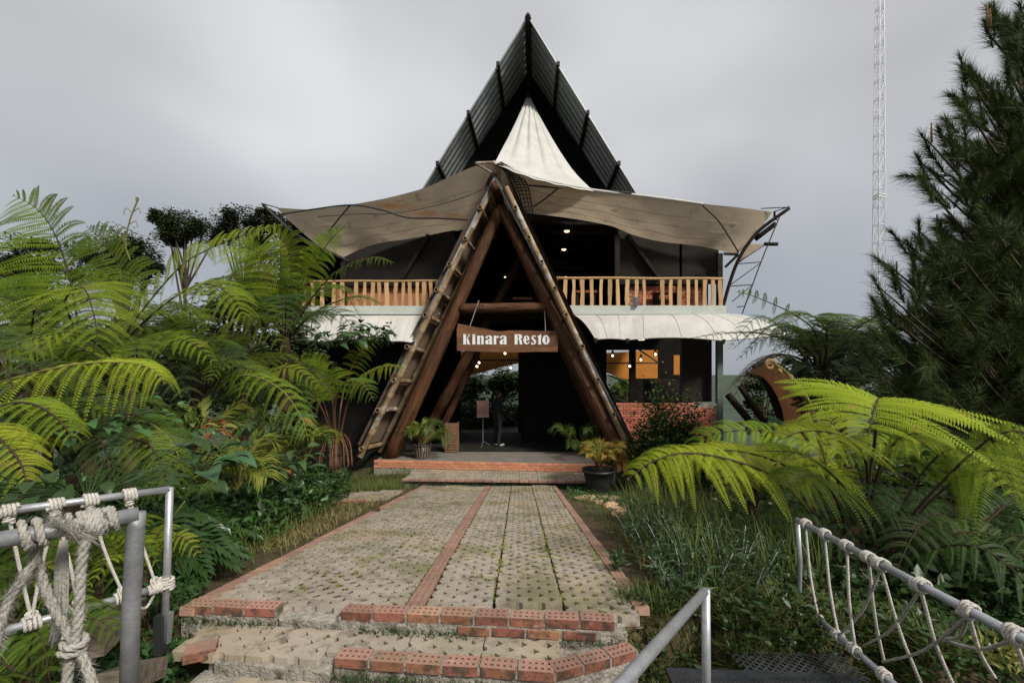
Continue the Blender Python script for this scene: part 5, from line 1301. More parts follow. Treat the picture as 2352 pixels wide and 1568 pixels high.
frond(fA, Q((225, 880, 6.2), (260, 740, 6.5), (290, 650, 6.8), (240, 560, 7.1), (200, 520, 7.3)), .8, 'fern_mid', npin=18, droop=.3, bare=.28, seed=7, hint=(0, -1, .3))
frond(fA, Q((215, 880, 6.2), (310, 760, 6.6), (400, 700, 7.0), (480, 720, 7.3)), .7, 'fern_mid', npin=14, droop=.5, bare=.3, seed=8)
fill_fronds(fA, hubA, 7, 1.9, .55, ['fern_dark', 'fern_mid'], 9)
# a curled young frond standing above it
mb = MB(); cz = [P(300, 600, 6.6), P(288, 560, 6.6), P(297, 510, 6.6), P(312, 470, 6.6), P(318, 456, 6.6), P(313, 455, 6.6), P(314, 462, 6.6)]
mb.tube(crom(cz, 26), .010, 6)
for k, (a, b2, c) in enumerate((((292, 530), (275, 515), (268, 528)), ((305, 490), (290, 478), (284, 492)), ((308, 486), (320, 478), (322, 490)), ((297, 515), (312, 508), (316, 522)), ((290, 555), (270, 540), (262, 552)))):
    mb.tube(crom([P(*a, 6.6), P(*b2, 6.58), P(*c, 6.56)], 8), .005, 5)
mb.build('fiddlehead', 'stalk_green', fA, True)
# B: yellow fern, near left
hubB = P(-150, 960, 3.5); fB = fern('low fern at left edge with a long drooping yellow frond', gpt(-150, 3.5), .08, hubB)
frond(fB, Q((-150, 950, 3.5), (-40, 893, 3.45), (60, 862, 3.4), (170, 838, 3.4), (280, 832, 3.4), (345, 845, 3.4), (380, 880, 3.4)), .40, 'fern_bright', npin=20, nq=30, droop=1.1, ang=18, bare=.05, seed=11, lam=.8, pl=.15, stalkm='stalk_green', tipc=3)
frond(fB, Q((-150, 950, 3.5), (-40, 940, 3.2), (60, 925, 3.0), (130, 960, 2.9), (170, 1010, 2.85)), .32, 'fern_lime', npin=16, droop=.8, bare=.1, seed=12, lam=.8)
frond(fB, Q((-150, 960, 3.5), (-60, 985, 3.0), (0, 1010, 2.8), (45, 1060, 2.7), (62, 1110, 2.65)), .28, 'fern_bright', npin=16, droop=.7, bare=.1, seed=13, lam=.8)
frond(fB, Q((-150, 950, 3.5), (-60, 850, 3.5), (20, 800, 3.6), (90, 775, 3.7), (160, 760, 3.8)), .3, 'fern_lime', npin=16, droop=.8, bare=.1, seed=14, lam=.8)
frond(fB, Q((-150, 950, 3.5), (-20, 930, 3.7), (90, 915, 3.9), (190, 930, 4.0), (260, 960, 4.1)), .36, 'fern_mid', npin=16, droop=.8, bare=.1, seed=15, lam=.8)
fill_fronds(fB, hubB, 5, 1.2, .35, ['fern_dark', 'fern_mid'], 16, -1.4, 1.4)
# C: middle fern in front of the balcony
hubC = P(655, 775, 8.0); fC = fern('dense upright tree fern below the left canopy corner', gpt(655, 8.0), .11, hubC)
frond(fC, Q((662, 770, 8), (668, 705, 7.9), (669, 620, 7.8), (655, 560, 7.7), (610, 528, 7.6)), .95, 'fern_lime', npin=18, droop=.3, ang=20, bare=.12, seed=21, hint=(0, -1, .3), pl=.10)
frond(fC, Q((650, 770, 8), (630, 700, 7.9), (622, 640, 7.8), (590, 580, 7.7), (530, 560, 7.6)), .8, 'fern_mid', npin=18, droop=.35, bare=.15, seed=22, hint=(0, -1, .4))
frond(fC, Q((668, 765, 8), (700, 660, 7.8), (735, 585, 7.7), (765, 545, 7.6), (793, 520, 7.5)), .42, 'fern_lime', npin=20, droop=.3, bare=.2, seed=23, hint=(0, -1, .3))
frond(fC, Q((665, 770, 8), (720, 680, 7.6), (780, 620, 7.3), (850, 592, 7.1), (908, 604, 7.0)), .34, 'fern_mid', npin=20, droop=.6, bare=.25, seed=24)
frond(fC, Q((665, 775, 8), (720, 720, 7.5), (780, 690, 7.2), (830, 682, 7.0), (878, 700, 6.9)), .36, 'fern_mid', npin=20, droop=.5, bare=.2, seed=25)
frond(fC, Q((650, 770, 8), (600, 650, 8.0), (570, 580, 8.0), (600, 530, 8.0), (655, 515, 8.0)), .6, 'fern_lime', npin=18, droop=.4, bare=.3, seed=26)
frond(fC, Q((655, 775, 8), (640, 740, 7.4), (600, 720, 7.0), (570, 745, 6.8)), .5, 'fern_mid', npin=18, droop=.6, bare=.2, seed=27)
frond(fC, Q((665, 775, 8), (700, 735, 7.5), (730, 715, 7.1), (760, 735, 6.9)), .42, 'fern_dark', npin=18, droop=.6, bare=.2, seed=28)
frond(fC, Q((655, 770, 8), (600, 690, 7.9), (540, 640, 7.9), (480, 640, 7.9)), .62, 'fern_mid', npin=18, droop=.5, bare=.2, seed=29)
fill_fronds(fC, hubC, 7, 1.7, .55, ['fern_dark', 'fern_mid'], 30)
# D: beside the porch
hubD = P(772, 985, 9.6); fD = fern('bright green fern with bare reddish stalks left of the porch', gpt(772, 9.6), .12, P(772, 1020, 9.6))
kwD = dict(stalkm='stalk_red', stalk=.02)
frond(fD, Q((765, 1020, 9.6), (765, 930, 9.5), (745, 870, 9.4), (700, 835, 9.3), (632, 818, 9.2)), .72, 'fern_lime', npin=16, droop=.35, bare=.3, seed=31, hint=(0, -1, .6), **kwD)
frond(fD, Q((778, 1020, 9.6), (800, 920, 9.5), (830, 870, 9.4), (880, 842, 9.3), (940, 848, 9.2)), .5, 'fern_lime', npin=16, droop=.6, bare=.32, seed=32, lam=.8, **kwD)
frond(fD, Q((775, 1020, 9.6), (785, 920, 9.9), (810, 840, 10.1), (845, 790, 10.2), (910, 752, 10.3)), .38, 'fern_lime', npin=16, droop=.35, bare=.4, seed=33, hint=(0, -1, .4), **kwD)
frond(fD, Q((768, 1020, 9.6), (740, 940, 9.3), (700, 880, 9.0), (670, 870, 8.8), (635, 900, 8.6)), .55, 'fern_mid', npin=14, droop=.5, bare=.3, seed=34, lam=.8, **kwD)
frond(fD, Q((772, 1020, 9.6), (770, 930, 9.3), (790, 880, 9.0), (830, 880, 8.8), (860, 920, 8.7)), .5, 'fern_mid', npin=14, droop=.5, bare=.3, seed=35, lam=.8, **kwD)
frond(fD, Q((770, 1020, 9.6), (745, 930, 9.7), (715, 860, 9.8), (690, 830, 9.9)), .6, 'fern_lime', npin=14, droop=.4, bare=.4, seed=36, lam=.8, **kwD)
mb = MB()
for k in range(12):
    a = rg.uniform(0, 6.28); mb.tube(crom([hubD + Vector((0, 0, -.45)), hubD + Vector((math.cos(a) * .12, math.sin(a) * .12, -.1)), hubD + Vector((math.cos(a) * .3, math.sin(a) * .3, -.25 - rg.random() * .3)), hubD + Vector((math.cos(a) * .34, math.sin(a) * .34, -.8))], 10), .014, 5)
mb.build('dead_stalks', 'stalk_red', fD, True)
# E, F, G understorey ferns
hubE = P(470, 905, 6.6); fE = fern('dark small fern in the shade under the big left fern', gpt(470, 6.6), .06, hubE)
frond(fE, Q((470, 900, 6.6), (455, 840, 6.5), (475, 790, 6.4), (520, 790, 6.3), (535, 820, 6.3)), .4, 'fern_mid', npin=14, droop=.6, seed=41)
frond(fE, Q((470, 900, 6.6), (400, 860, 6.4), (345, 870, 6.3), (300, 910, 6.2)), .45, 'fern_dark', npin=14, droop=.6, seed=42)
frond(fE, Q((475, 900, 6.6), (560, 862, 6.2), (640, 890, 5.9), (690, 955, 5.7), (708, 1010, 5.7)), .36, 'fern_lime', npin=15, droop=.7, bare=.15, seed=43, stalkm='stalk_green')
frond(fE, Q((475, 900, 6.6), (520, 850, 6.5), (580, 850, 6.4), (620, 890, 6.3)), .4, 'fern_mid', npin=14, droop=.6, seed=44)
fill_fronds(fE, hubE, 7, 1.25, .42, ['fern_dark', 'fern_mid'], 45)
hubG = P(170, 1050, 4.0); fG = fern('sprawling olive fern in front of the left thicket', gpt(170, 4.0), .06, P(170, 1090, 4.0))
frond(fG, Q((190, 1060, 4.0), (260, 985, 3.9), (330, 968, 3.8), (390, 1010, 3.7), (425, 1085, 3.65)), .38, 'fern_mid', npin=15, droop=.6, bare=.12, seed=51, lam=.8, stalkm='stalk_green')
frond(fG, Q((190, 1060, 4.0), (270, 1010, 3.7), (340, 1020, 3.5), (375, 1080, 3.45), (385, 1140, 3.4)), .32, 'fern_mid', npin=16, droop=.6, bare=.12, seed=52, lam=.8)
frond(fG, Q((160, 1060, 4.0), (110, 1010, 3.8), (60, 1010, 3.6), (20, 1060, 3.5)), .34, 'fern_lime', npin=16, droop=.6, bare=.12, seed=53, lam=.8)
frond(fG, Q((165, 1060, 4.0), (200, 1010, 3.7), (230, 1010, 3.5), (250, 1070, 3.3), (250, 1130, 3.2)), .3, 'fern_dark', npin=16, droop=.6, bare=.12, seed=54, lam=.8)
fill_fronds(fG, hubG, 6, 1.0, .34, ['fern_dark', 'fern_mid'], 55)
# low ferns behind the left railing
for k, (px, py, Yf, L, mm) in enumerate(((40, 1420, 2.6, .55, 'fern_lime'), (330, 1310, 3.0, .42, 'fern_bright'), (60, 1560, 2.1, .5, 'fern_mid'), (230, 1330, 2.9, .5, 'fern_lime'), (130, 1350, 2.8, .5, 'fern_mid'))):
    p = P(px, py, Yf); t = fern(['small fern behind the left railing at the frame edge', 'small bright fern at the foot of the left railing post', 'dark fern at the bottom left corner', 'small fern seen through the middle of the left rope railing', 'low fern in the dark behind the frayed rope'][k], (p.x, p.y, p.z), group='small ferns', name='small_fern')
    hub = Vector((p.x, p.y, p.z)); mb = MB(); mb.tube([Vector((p.x, p.y, min(p.z - .05, ground(p.x, p.y) - .1))), hub], .025, 6); mb.build('trunk', 'fern_trunk', t)
    fill_fronds(t, hub, 8, L, L * .3, [mm, 'fern_mid'], 60 + k, npin=14, nq=20, stalk=.006, bare=.08)
# H: hero fern on the right
hubH = P(1965, 1330, 4.5); fH = fern('bright tree fern at right spreading flat umbrella fronds over the bank', gpt(1965, 4.5), .08, hubH)
frond(fH, Q((1965, 1320, 4.5), (1985, 1180, 4.45), (2006, 1040, 4.4), (2015, 950, 4.2), (2020, 918, 3.9), (2010, 930, 3.55), (1995, 1000, 3.25)), .84, 'fern_bright', npin=12, nq=40, droop=.28, ang=8, bare=.50, seed=71, pl=.14, hint=(0, -.3, 1), lam=.9, tipc=3.4, stalk=.022)
frond(fH, Q((1950, 1320, 4.5), (1880, 1200, 4.3), (1800, 1110, 4.1), (1700, 1062, 3.9), (1580, 1040, 3.75), (1500, 1060, 3.7), (1440, 1100, 3.65)), .50, 'fern_bright', npin=13, nq=40, droop=.62, ang=14, bare=.36, hint=(0, -.35, 1), lam=.9, seed=72, pl=.185, stalk=.02)
frond(fH, Q((1955, 1320, 4.5), (1900, 1170, 4.4), (1820, 1080, 4.35), (1720, 1040, 4.3), (1620, 1035, 4.3), (1540, 1060, 4.3)), .5, 'fern_bright', npin=12, nq=36, droop=.4, bare=.34, hint=(0, -.35, 1), lam=.9, seed=171, pl=.16)
frond(fH, Q((1965, 1320, 4.5), (1990, 1150, 4.3), (1985, 1050, 4.1), (1930, 1000, 3.9), (1850, 990, 3.8), (1790, 1010, 3.75)), .46, 'fern_bright', npin=12, nq=36, droop=.4, bare=.42, hint=(0, -.35, 1), lam=.9, seed=172, pl=.16)
frond(fH, Q((1970, 1320, 4.5), (2000, 1150, 4.3), (2030, 1050, 4.1), (2080, 1000, 3.95), (2150, 1000, 3.85), (2200, 1040, 3.8)), .46, 'fern_lime', npin=12, nq=36, droop=.45, bare=.42, hint=(0, -.35, 1), lam=.9, seed=173, pl=.16)
frond(fH, Q((1960, 1320, 4.5), (1950, 1150, 4.8), (1880, 1030, 5.0), (1760, 990, 5.2), (1650, 995, 5.3), (1580, 1030, 5.4)), .72, 'fern_lime', npin=13, pl=.12, nq=30, droop=.4, bare=.35, hint=(0, -.35, 1), lam=.9, seed=73)
frond(fH, Q((1965, 1320, 4.5), (1960, 1160, 4.4), (1900, 1080, 4.2), (1830, 1040, 4.0), (1740, 1035, 3.9)), .52, 'fern_lime', npin=13, pl=.12, droop=.5, bare=.4, hint=(0, -.35, 1), lam=.9, seed=74)
frond(fH, Q((1970, 1320, 4.5), (2000, 1150, 4.7), (2050, 1040, 4.9), (2110, 1000, 5.0), (2180, 1020, 5.1)), .6, 'fern_mid', npin=13, pl=.12, droop=.4, bare=.35, hint=(0, -.35, 1), lam=.9, seed=75)
frond(fH, Q((1965, 1320, 4.5), (1940, 1200, 4.1), (1900, 1110, 3.8), (1850, 1090, 3.6), (1800, 1120, 3.45)), .44, 'fern_mid', npin=13, pl=.12, droop=.6, bare=.4, hint=(0, -.35, 1), lam=.9, seed=76)
frond(fH, Q((1968, 1320, 4.5), (1990, 1160, 4.9), (1960, 1050, 5.2), (1900, 960, 5.5), (1850, 950, 5.7)), .62, 'fern_lime', npin=13, pl=.12, droop=.4, bare=.4, hint=(0, -.35, 1), lam=.9, seed=77)
fill_fronds(fH, hubH, 6, 1.3, .4, ['fern_dark', 'fern_mid'], 78)
# its young yellow stalk with a curled tip
mb = MB(); st_ = crom([P(1955, 1330, 4.5), P(1925, 1200, 4.5), P(1893, 1060, 4.5), P(1868, 950, 4.5), P(1838, 890, 4.5), P(1800, 850, 4.5), P(1772, 833, 4.5)], 60)
mb.tube(st_, [.028 - .015 * k / 59 for k in range(60)], 7)
rs_ = np.random.RandomState(9)
for k in range(0, 60):
    for s in range(4):
        a = rs_.uniform(0, 6.28); q = Vector(st_[k]); d = Vector((math.cos(a), math.sin(a), rs_.uniform(-.3, .8))) * .028; mb.tube([q, q + d * 1.1], [.007, .002], 4, cap=False)
mb.build('young_stalk', 'stalk_green', fH, True)
mb = MB(); c0 = P(1768, 838, 4.5)
mb.tube([c0 + Vector((math.cos(a) * r, 0, math.sin(a) * r)) for a, r in [(k * .5, .055 - .0022 * k) for k in range(20)]], [.022 - .0006 * k for k in range(20)], 7)
mb.build('fiddlehead', 'fiddlehead', fH, True)
for px, py in ((1790, 852), (1815, 866), (1842, 905), (1868, 950)): mb = MB(); sphere_mb(mb, P(px, py, 4.48), .028, seed=px, amp=.15); mb.build('side_bud', 'fiddlehead', fH, True)
mb = MB(); sphere_mb(mb, P(1966, 1222, 4.3), .055, seed=3, amp=.04, nu=14, nv=10); mb.tube(crom([P(1966, 1240, 4.32), P(1962, 1290, 4.4), P(1964, 1330, 4.5)], 8), .03, 6); mb.build('fiddlehead', 'fiddlehead', fH, True)
# I: right edge fern
hubI = P(2010, 1330, 3.9); fI = fern('deep green fern at the right edge with broad hanging fronds', gpt(2020, 3.9), .07, P(2020, 1320, 3.9))
frond(fI, Q((2020, 1310, 3.9), (2090, 1190, 3.7), (2180, 1090, 3.5), (2270, 1010, 3.3), (2340, 990, 3.2), (2420, 1020, 3.15)), .52, 'fern_lime', npin=8, nq=30, droop=.8, ang=16, bare=.42, seed=81, lam=.8, pl=.2, fill=.75)
frond(fI, Q((2020, 1310, 3.9), (2110, 1180, 3.8), (2200, 1100, 3.7), (2290, 1080, 3.5), (2380, 1110, 3.4)), .5, 'fern_lime', npin=8, nq=30, droop=.8, ang=16, bare=.45, seed=82, lam=.8, pl=.2, fill=.75)
frond(fI, Q((2020, 1310, 3.9), (2080, 1150, 4.0), (2140, 1060, 4.0), (2190, 1030, 3.9), (2230, 1050, 3.8)), .42, 'fern_mid', npin=8, nq=30, droop=.8, bare=.45, seed=83, lam=.8, pl=.2, fill=.75)
for k in range(6): frond(fI, radial(hubI, [-.5, .2, .9, -1.2, 2.2, 3.0][k], 1.2, .5, .45), .36, 'fern_dark', npin=14, seed=85 + k, droop=.5)
# J: behind, against the sky at right
hubJ = P(1895, 850, 9.0); fJ = fern('tall tree fern right of the restaurant with a thin new frond against the sky', gpt(1895, 9.0), .1, hubJ)
frond(fJ, Q((1890, 840, 9), (1870, 760, 8.9), (1820, 720, 8.8), (1760, 692, 8.7), (1715, 675, 8.7), (1690, 670, 8.7)), .22, 'fern_lime', npin=9, nq=20, droop=.1, bare=.35, seed=91, hint=(0, -1, .2), pl=.3)
frond(fJ, Q((1895, 840, 9), (1900, 770, 8.8), (1870, 728, 8.6), (1820, 725, 8.4), (1775, 750, 8.3)), .62, 'fern_lime', npin=16, droop=.45, bare=.3, seed=92)
frond(fJ, Q((1895, 845, 9), (1850, 800, 8.6), (1760, 768, 8.3), (1670, 765, 8.1), (1585, 776, 8.0)), .36, 'fern_mid', npin=15, droop=.6, bare=.25, seed=93)
frond(fJ, Q((1900, 840, 9), (1940, 770, 8.9), (1990, 740, 8.8), (2040, 750, 8.7), (2080, 780, 8.6)), .58, 'fern_lime', npin=16, droop=.45, bare=.25, seed=94)
frond(fJ, Q((1895, 840, 9), (1920, 760, 9.2), (1930, 725, 9.5), (1900, 722, 9.9)), .6, 'fern_mid', npin=14, droop=.4, bare=.3, seed=95)
for k, (a, b2) in enumerate((((1740, 832), (1662, 905)), ((1760, 830), (1680, 880)), ((1730, 845), (1675, 930)))):
    frond(fJ, Q((1880, 850, 9), (1810, 815, 8.8), (*a, 8.6), (*b2, 8.4)), .3, 'fern_dead', npin=14, droop=.8, bare=.3, seed=96 + k)
fill_fronds(fJ, hubJ, 9, 1.7, .55, ['fern_dark', 'fern_mid'], 99)
hubK = P(1690, 800, 9.6); fK = fern('shaded fern under the right end of the awning', gpt(1850, 9.8), .08, P(1850, 822, 9.8))
fill_fronds(fK, P(1850, 822, 9.8), 8, 1.6, .45, ['fern_dark', 'fern_mid', 'fern_dark'], 101)
hubL = P(2090, 900, 7.6); fL = fern('dark fern in front of the pine trunk', gpt(2090, 7.6), .08, hubL)
fill_fronds(fL, hubL, 9, 1.7, .5, ['fern_dark', 'fern_mid', 'fern_dark'], 103)
hubM = P(330, 960, 7.6); fM = fern('shaded fern at the back of the left thicket', gpt(330, 7.6), .08, hubM); fill_fronds(fM, hubM, 9, 1.7, .5, ['fern_dark'], 105)
hubN = P(600, 960, 8.4); fN = fern('dark fern between the two upright ferns at left', gpt(600, 8.4), .08, hubN); fill_fronds(fN, hubN, 9, 1.5, .45, ['fern_dark', 'fern_mid'], 107)
for k, (px, Yf) in enumerate(((2100, 5.4), (2240, 4.8), (2180, 3.9))):
    h = gpt(px, Yf) + Vector((0, 0, .35)); t = fern(['low dark fern right of the umbrella fern', 'low dark fern at the right edge under the pine', 'low dark fern just behind the right rope railing'][k], gpt(px, Yf), .06, h); fill_fronds(t, h, 8, 1.1, .36, ['fern_dark'], 110 + k, npin=14)

for k, (px, py, Yf, L, n) in enumerate(((60, 900, 5.4, 1.5, 8), (300, 890, 5.6, 1.3, 8), (450, 830, 7.2, 1.5, 8), (560, 900, 6.9, 1.1, 8), (110, 760, 7.4, 1.7, 8))):
    h = P(px, py, Yf); t = fern(['leafy lime fern under the biggest left fern at the frame edge', 'lime fern in the middle of the left thicket', 'lime fern below the lone round tree', 'lime fern left of the bare reddish stalks', 'lime fern behind the skyline frond at far left'][k], gpt(px, Yf), .07, h)
    fill_fronds(t, h, n, L, L * .32, ['fern_lime', 'fern_mid', 'fern_lime'], 140 + k)

hubO = P(1730, 1130, 5.4); fO = fern('flat topped lime fern between the kerb plants and the umbrella fern', gpt(1730, 5.4), .07, hubO)
for k, az in enumerate((2.6, 3.3, 4.0, 4.7, 5.5, 1.4, .3)):
    frond(fO, radial(hubO, az, 1.15, .42, .30), .44, ['fern_bright', 'fern_lime'][k % 2], npin=13, nq=32, droop=.3, bare=.2, hint=(0, -.3, 1), lam=.9, seed=180 + k, pl=.15)
hubP = P(2190, 1110, 4.6); fP = fern('flat lime fern between the umbrella fern and the right edge', gpt(2190, 4.6), .07, hubP)
for k, az in enumerate((2.8, 3.6, 4.3, 5.0, 5.8, .6)):
    frond(fP, radial(hubP, az, 1.05, .42, .30), .42, ['fern_lime', 'fern_mid'][k % 2], npin=13, nq=32, droop=.3, bare=.2, hint=(0, -.3, 1), lam=.9, seed=190 + k, pl=.15)
# ------------------------------------------------------------------ trees
def tree(name, label, base, top, blobs, leaf, n, m, seed, group, trunk_r=.18, lw=.5):
    rs = np.random.RandomState(seed); t = thing(name, label, 'tree', base, group); mb = MB()
    b0, h = Vector(base), Vector(top)
    mb.tube([b0.lerp(h, k / 8) + Vector((.05 * math.sin(k * 1.7), .05 * math.cos(k), 0)) for k in range(9)], [trunk_r * (1 - .07 * k) for k in range(9)], 9)
    tips = []; more = []
    for c, r in blobs:
        for k in range(2): more.append((Vector(c) + Vector((rs.uniform(-1, 1) * r[0] * .9, rs.uniform(-1, 1) * r[1] * .9, rs.uniform(-.5, .7) * r[2])), tuple(q * rs.uniform(.35, .6) for q in r)))
    for c, r in list(blobs) + more:
        c = Vector(c); s = b0.lerp(h, .55 + .4 * rs.rand()); mid = s.lerp(c, .5) + Vector((0, 0, -.1 * r[2]))
        mb.tube(crom([s, mid, c], 8), [trunk_r * (.5 - .045 * k) for k in range(8)], 6)
        for k in range(9):
            d = rs.normal(size=3); d /= np.linalg.norm(d)
            e_ = c + Vector(d * np.array(r) * rs.uniform(.6, .95)); mb.tube(crom([c, c.lerp(e_, .55) + Vector((0, 0, -.08)), e_], 5), [trunk_r * .16, trunk_r * .13, trunk_r * .1, trunk_r * .07, trunk_r * .04], 5); tips.append((np.array(e_), r))
    tp = np.array([x[0] for x in tips]); rr = np.array([x[1] for x in tips])
    i = rs.randint(0, len(tp), n); pos = tp[i] + np.clip(rs.normal(size=(n, 3)), -1.5, 1.5) * rr[i] * np.array([.34, .34, .34])
    v, q = leaf_quads(pos, rdirs(rs, n, .0) * np.array([1, 1, .5]) - np.array([0, 0, .15]), rdirs(rs, n, .8), leaf * rs.uniform(.6, 1.3, n), leaf * lw * rs.uniform(.7, 1.2, n))
    mb.build('trunk', 'bark', t, True)
    me_obj('crown', np_mesh('crown', v, q, m), t)
    return t
gb = lambda px, Y, z: Vector(((px - CX) * Y / F, Y, z))
def blob(px, py, Y, rx, rz): return (P(px, py, Y), (rx * Y / F, rx * Y / F * .8, rz * Y / F))
tree('broadleaf_tree', 'round topped tree standing alone against the sky at left', gb(425, 26, -1.5), P(425, 575, 26), [blob(425, 520, 26, 42, 28), blob(385, 515, 26, 26, 28), blob(465, 535, 26, 26, 25), blob(400, 545, 26, 30, 19)], .16, 15000, 'tree_leaf', 1, 'trees behind the left thicket', .14)
tree('broadleaf_tree', 'dark tree behind the left canopy tip', gb(560, 24, -1.2), P(565, 560, 24), [blob(545, 510, 24, 40, 32), blob(600, 500, 24, 36, 22), blob(640, 515, 24, 36, 28), blob(570, 545, 24, 40, 32), blob(520, 535, 24, 26, 25), blob(660, 550, 24, 40, 35)], .15, 17000, 'tree_leaf', 2, 'trees behind the left thicket', .14)
tree('broadleaf_tree', 'brownish bushy tree behind the biggest left fern', gb(290, 17, -1), P(290, 640, 17), [blob(260, 575, 17, 50, 41), blob(310, 590, 17, 45, 41), blob(220, 590, 17, 45, 40), blob(340, 610, 17, 40, 38), blob(270, 630, 17, 60, 41)], .13, 14000, 'tree_leaf', 3, 'trees behind the left thicket', .2)
tree('broadleaf_tree', 'dark tree low behind the left ferns at the frame edge', gb(60, 14, -1), P(60, 650, 14), [blob(40, 590, 14, 60, 40), blob(110, 610, 14, 50, 34), blob(-20, 620, 14, 60, 40), blob(70, 690, 14, 70, 40)], .14, 7000, 'tree_leaf', 4, 'trees behind the left thicket', .2)
tree('broadleaf_tree', 'shrubby dark tree filling the gap between the left ferns', gb(540, 12, -.8), P(540, 760, 12), [blob(520, 700, 12, 70, 40), blob(600, 720, 12, 60, 44), blob(470, 770, 12, 60, 40), blob(560, 800, 12, 70, 40), blob(640, 690, 12, 50, 46), blob(650, 800, 12, 60, 40), blob(500, 890, 12, 90, 50), blob(620, 900, 12, 90, 50), blob(700, 860, 12, 60, 60)], .17, 19000, 'tree_leaf', 5, 'trees behind the left thicket', .16)
tree('broadleaf_tree', 'shrubby dark tree deep behind the left thicket', gb(300, 10.5, -.7), P(300, 820, 10.5), [blob(260, 780, 10.5, 70, 40), blob(360, 790, 10.5, 70, 40), blob(160, 790, 10.5, 70, 44), blob(60, 800, 10.5, 70, 44), blob(430, 840, 10.5, 70, 40), blob(300, 880, 10.5, 80, 40), blob(150, 880, 10.5, 80, 40), blob(420, 930, 10.5, 100, 50), blob(250, 950, 10.5, 100, 50), blob(40, 900, 10.5, 90, 60)], .17, 20000, 'tree_leaf', 6, 'trees behind the left thicket', .16)
tree('broadleaf_tree', 'leafy tree seen through the porch beyond the restaurant', gb(1110, 27, -3), P(1110, 940, 27), [blob(1090, 880, 27, 40, 26), blob(1150, 870, 27, 36, 26), blob(1180, 890, 27, 36, 30), blob(1060, 920, 27, 40, 30), blob(1120, 950, 27, 50, 36), blob(1170, 970, 27, 40, 36)], .28, 9000, 'tree_leaf_mid', 7, 'trees behind the restaurant', .25)
tree('broadleaf_tree', 'pale green bush seen through the window over the brick wall', gb(1420, 25, -3), P(1420, 950, 25), [blob(1405, 905, 25, 22, 18), blob(1432, 895, 25, 22, 22), blob(1420, 930, 25, 30, 22), blob(1450, 920, 25, 24, 22)], .22, 5000, 'fern_mid', 8, 'trees behind the restaurant', .2)
tree('broadleaf_tree', 'dark leafy tree behind the tall right fern', gb(1930, 11, -1), P(1930, 850, 11), [blob(1880, 790, 11, 44, 30), blob(1940, 790, 11, 50, 34), blob(1900, 850, 11, 46, 34), blob(1960, 860, 11, 50, 40), blob(2010, 820, 11, 50, 40), blob(1860, 900, 11, 30, 34), blob(1930, 930, 11, 60, 34)], .15, 9000, 'tree_leaf', 9, 'trees on the right', .16)
tree('broadleaf_tree', 'small green tree beyond the arched shelter', gb(1750, 17, -2), P(1750, 930, 17), [blob(1735, 880, 17, 22, 22), blob(1765, 900, 17, 22, 22), blob(1725, 930, 17, 26, 22), blob(1775, 950, 17, 24, 24)], .15, 3200, 'tree_leaf_mid', 10, 'trees on the right', .1)
tree('broadleaf_tree', 'dense dark tree in the shade behind the pine', gb(2250, 10, -1), P(2250, 820, 10), [blob(2150, 850, 10, 80, 50), blob(2260, 820, 10, 80, 60), blob(2360, 800, 10, 80, 70), blob(2200, 930, 10, 90, 50), blob(2330, 930, 10, 90, 60), blob(2080, 920, 10, 70, 50), blob(2120, 1000, 10, 80, 50), blob(2260, 1010, 10, 90, 50)], .13, 15000, 'tree_leaf', 11, 'trees on the right', .16)

# pine
PT = thing('pine_tree', 'tall dark pine with long needle tufts at the right edge', 'pine', gb(2440, 6.6, -.4)); rs = np.random.RandomState(4)
tb, tt_ = gb(2440, 6.6, -.5), P(2430, -420, 6.6); mb = MB(); mb.tube([tb.lerp(tt_, k / 12) for k in range(13)], [.2 - .009 * k for k in range(13)], 10)
tips = [(2350, 15), (2335, 150), (2352, 200), (2310, 150), (2352, 100), (2345, 290), (2282, 30), (2300, 70), (2340, 40), (2330, 110), (2262, 70), (2205, 150), (2225, 165), (2250, 190), (2190, 215), (2215, 240), (2260, 250), (2300, 215), (2320, 270), (2128, 320), (2150, 300), (2180, 310), (2112, 370), (2140, 390), (2180, 360), (2215, 330), (2250, 340), (2120, 420), (2160, 440), (2200, 420), (2240, 400), (2290, 380), (2330, 350),
        (2060, 545), (2085, 560), (2110, 530), (2135, 560), (2165, 530), (2190, 500), (2225, 480), (2028, 600), (2050, 625), (2020, 660), (2006, 695), (2035, 690), (2065, 650), (2095, 610), (2130, 620), (2150, 590), (2020, 720), (2060, 720), (2100, 690), (2140, 670), (2180, 640), (2200, 580), (2240, 540), (2270, 500), (2310, 460), (2340, 420),
        (1985, 790), (2010, 770), (2050, 770), (2090, 760), (2130, 730), (2170, 710), (2040, 820), (2080, 830), (1960, 850), (2000, 840), (2120, 800), (2160, 780)]
fillp = [(rs.uniform(2120, 2360), rs.uniform(560, 960)) for _ in range(260)] + [(rs.uniform(2235, 2370), rs.uniform(330, 560)) for _ in range(50)] + [(rs.uniform(2010, 2360), rs.uniform(840, 1010)) for _ in range(70)]
allt = [(x, y, 6.4 + rs.uniform(-.7, .5), 1) for x, y in tips] + [(x, y, 6.6 + rs.uniform(-.8, .9), 0) for x, y in fillp if x > 2090 + (y - 560) * -.25]
VV_, cand = [], MB()
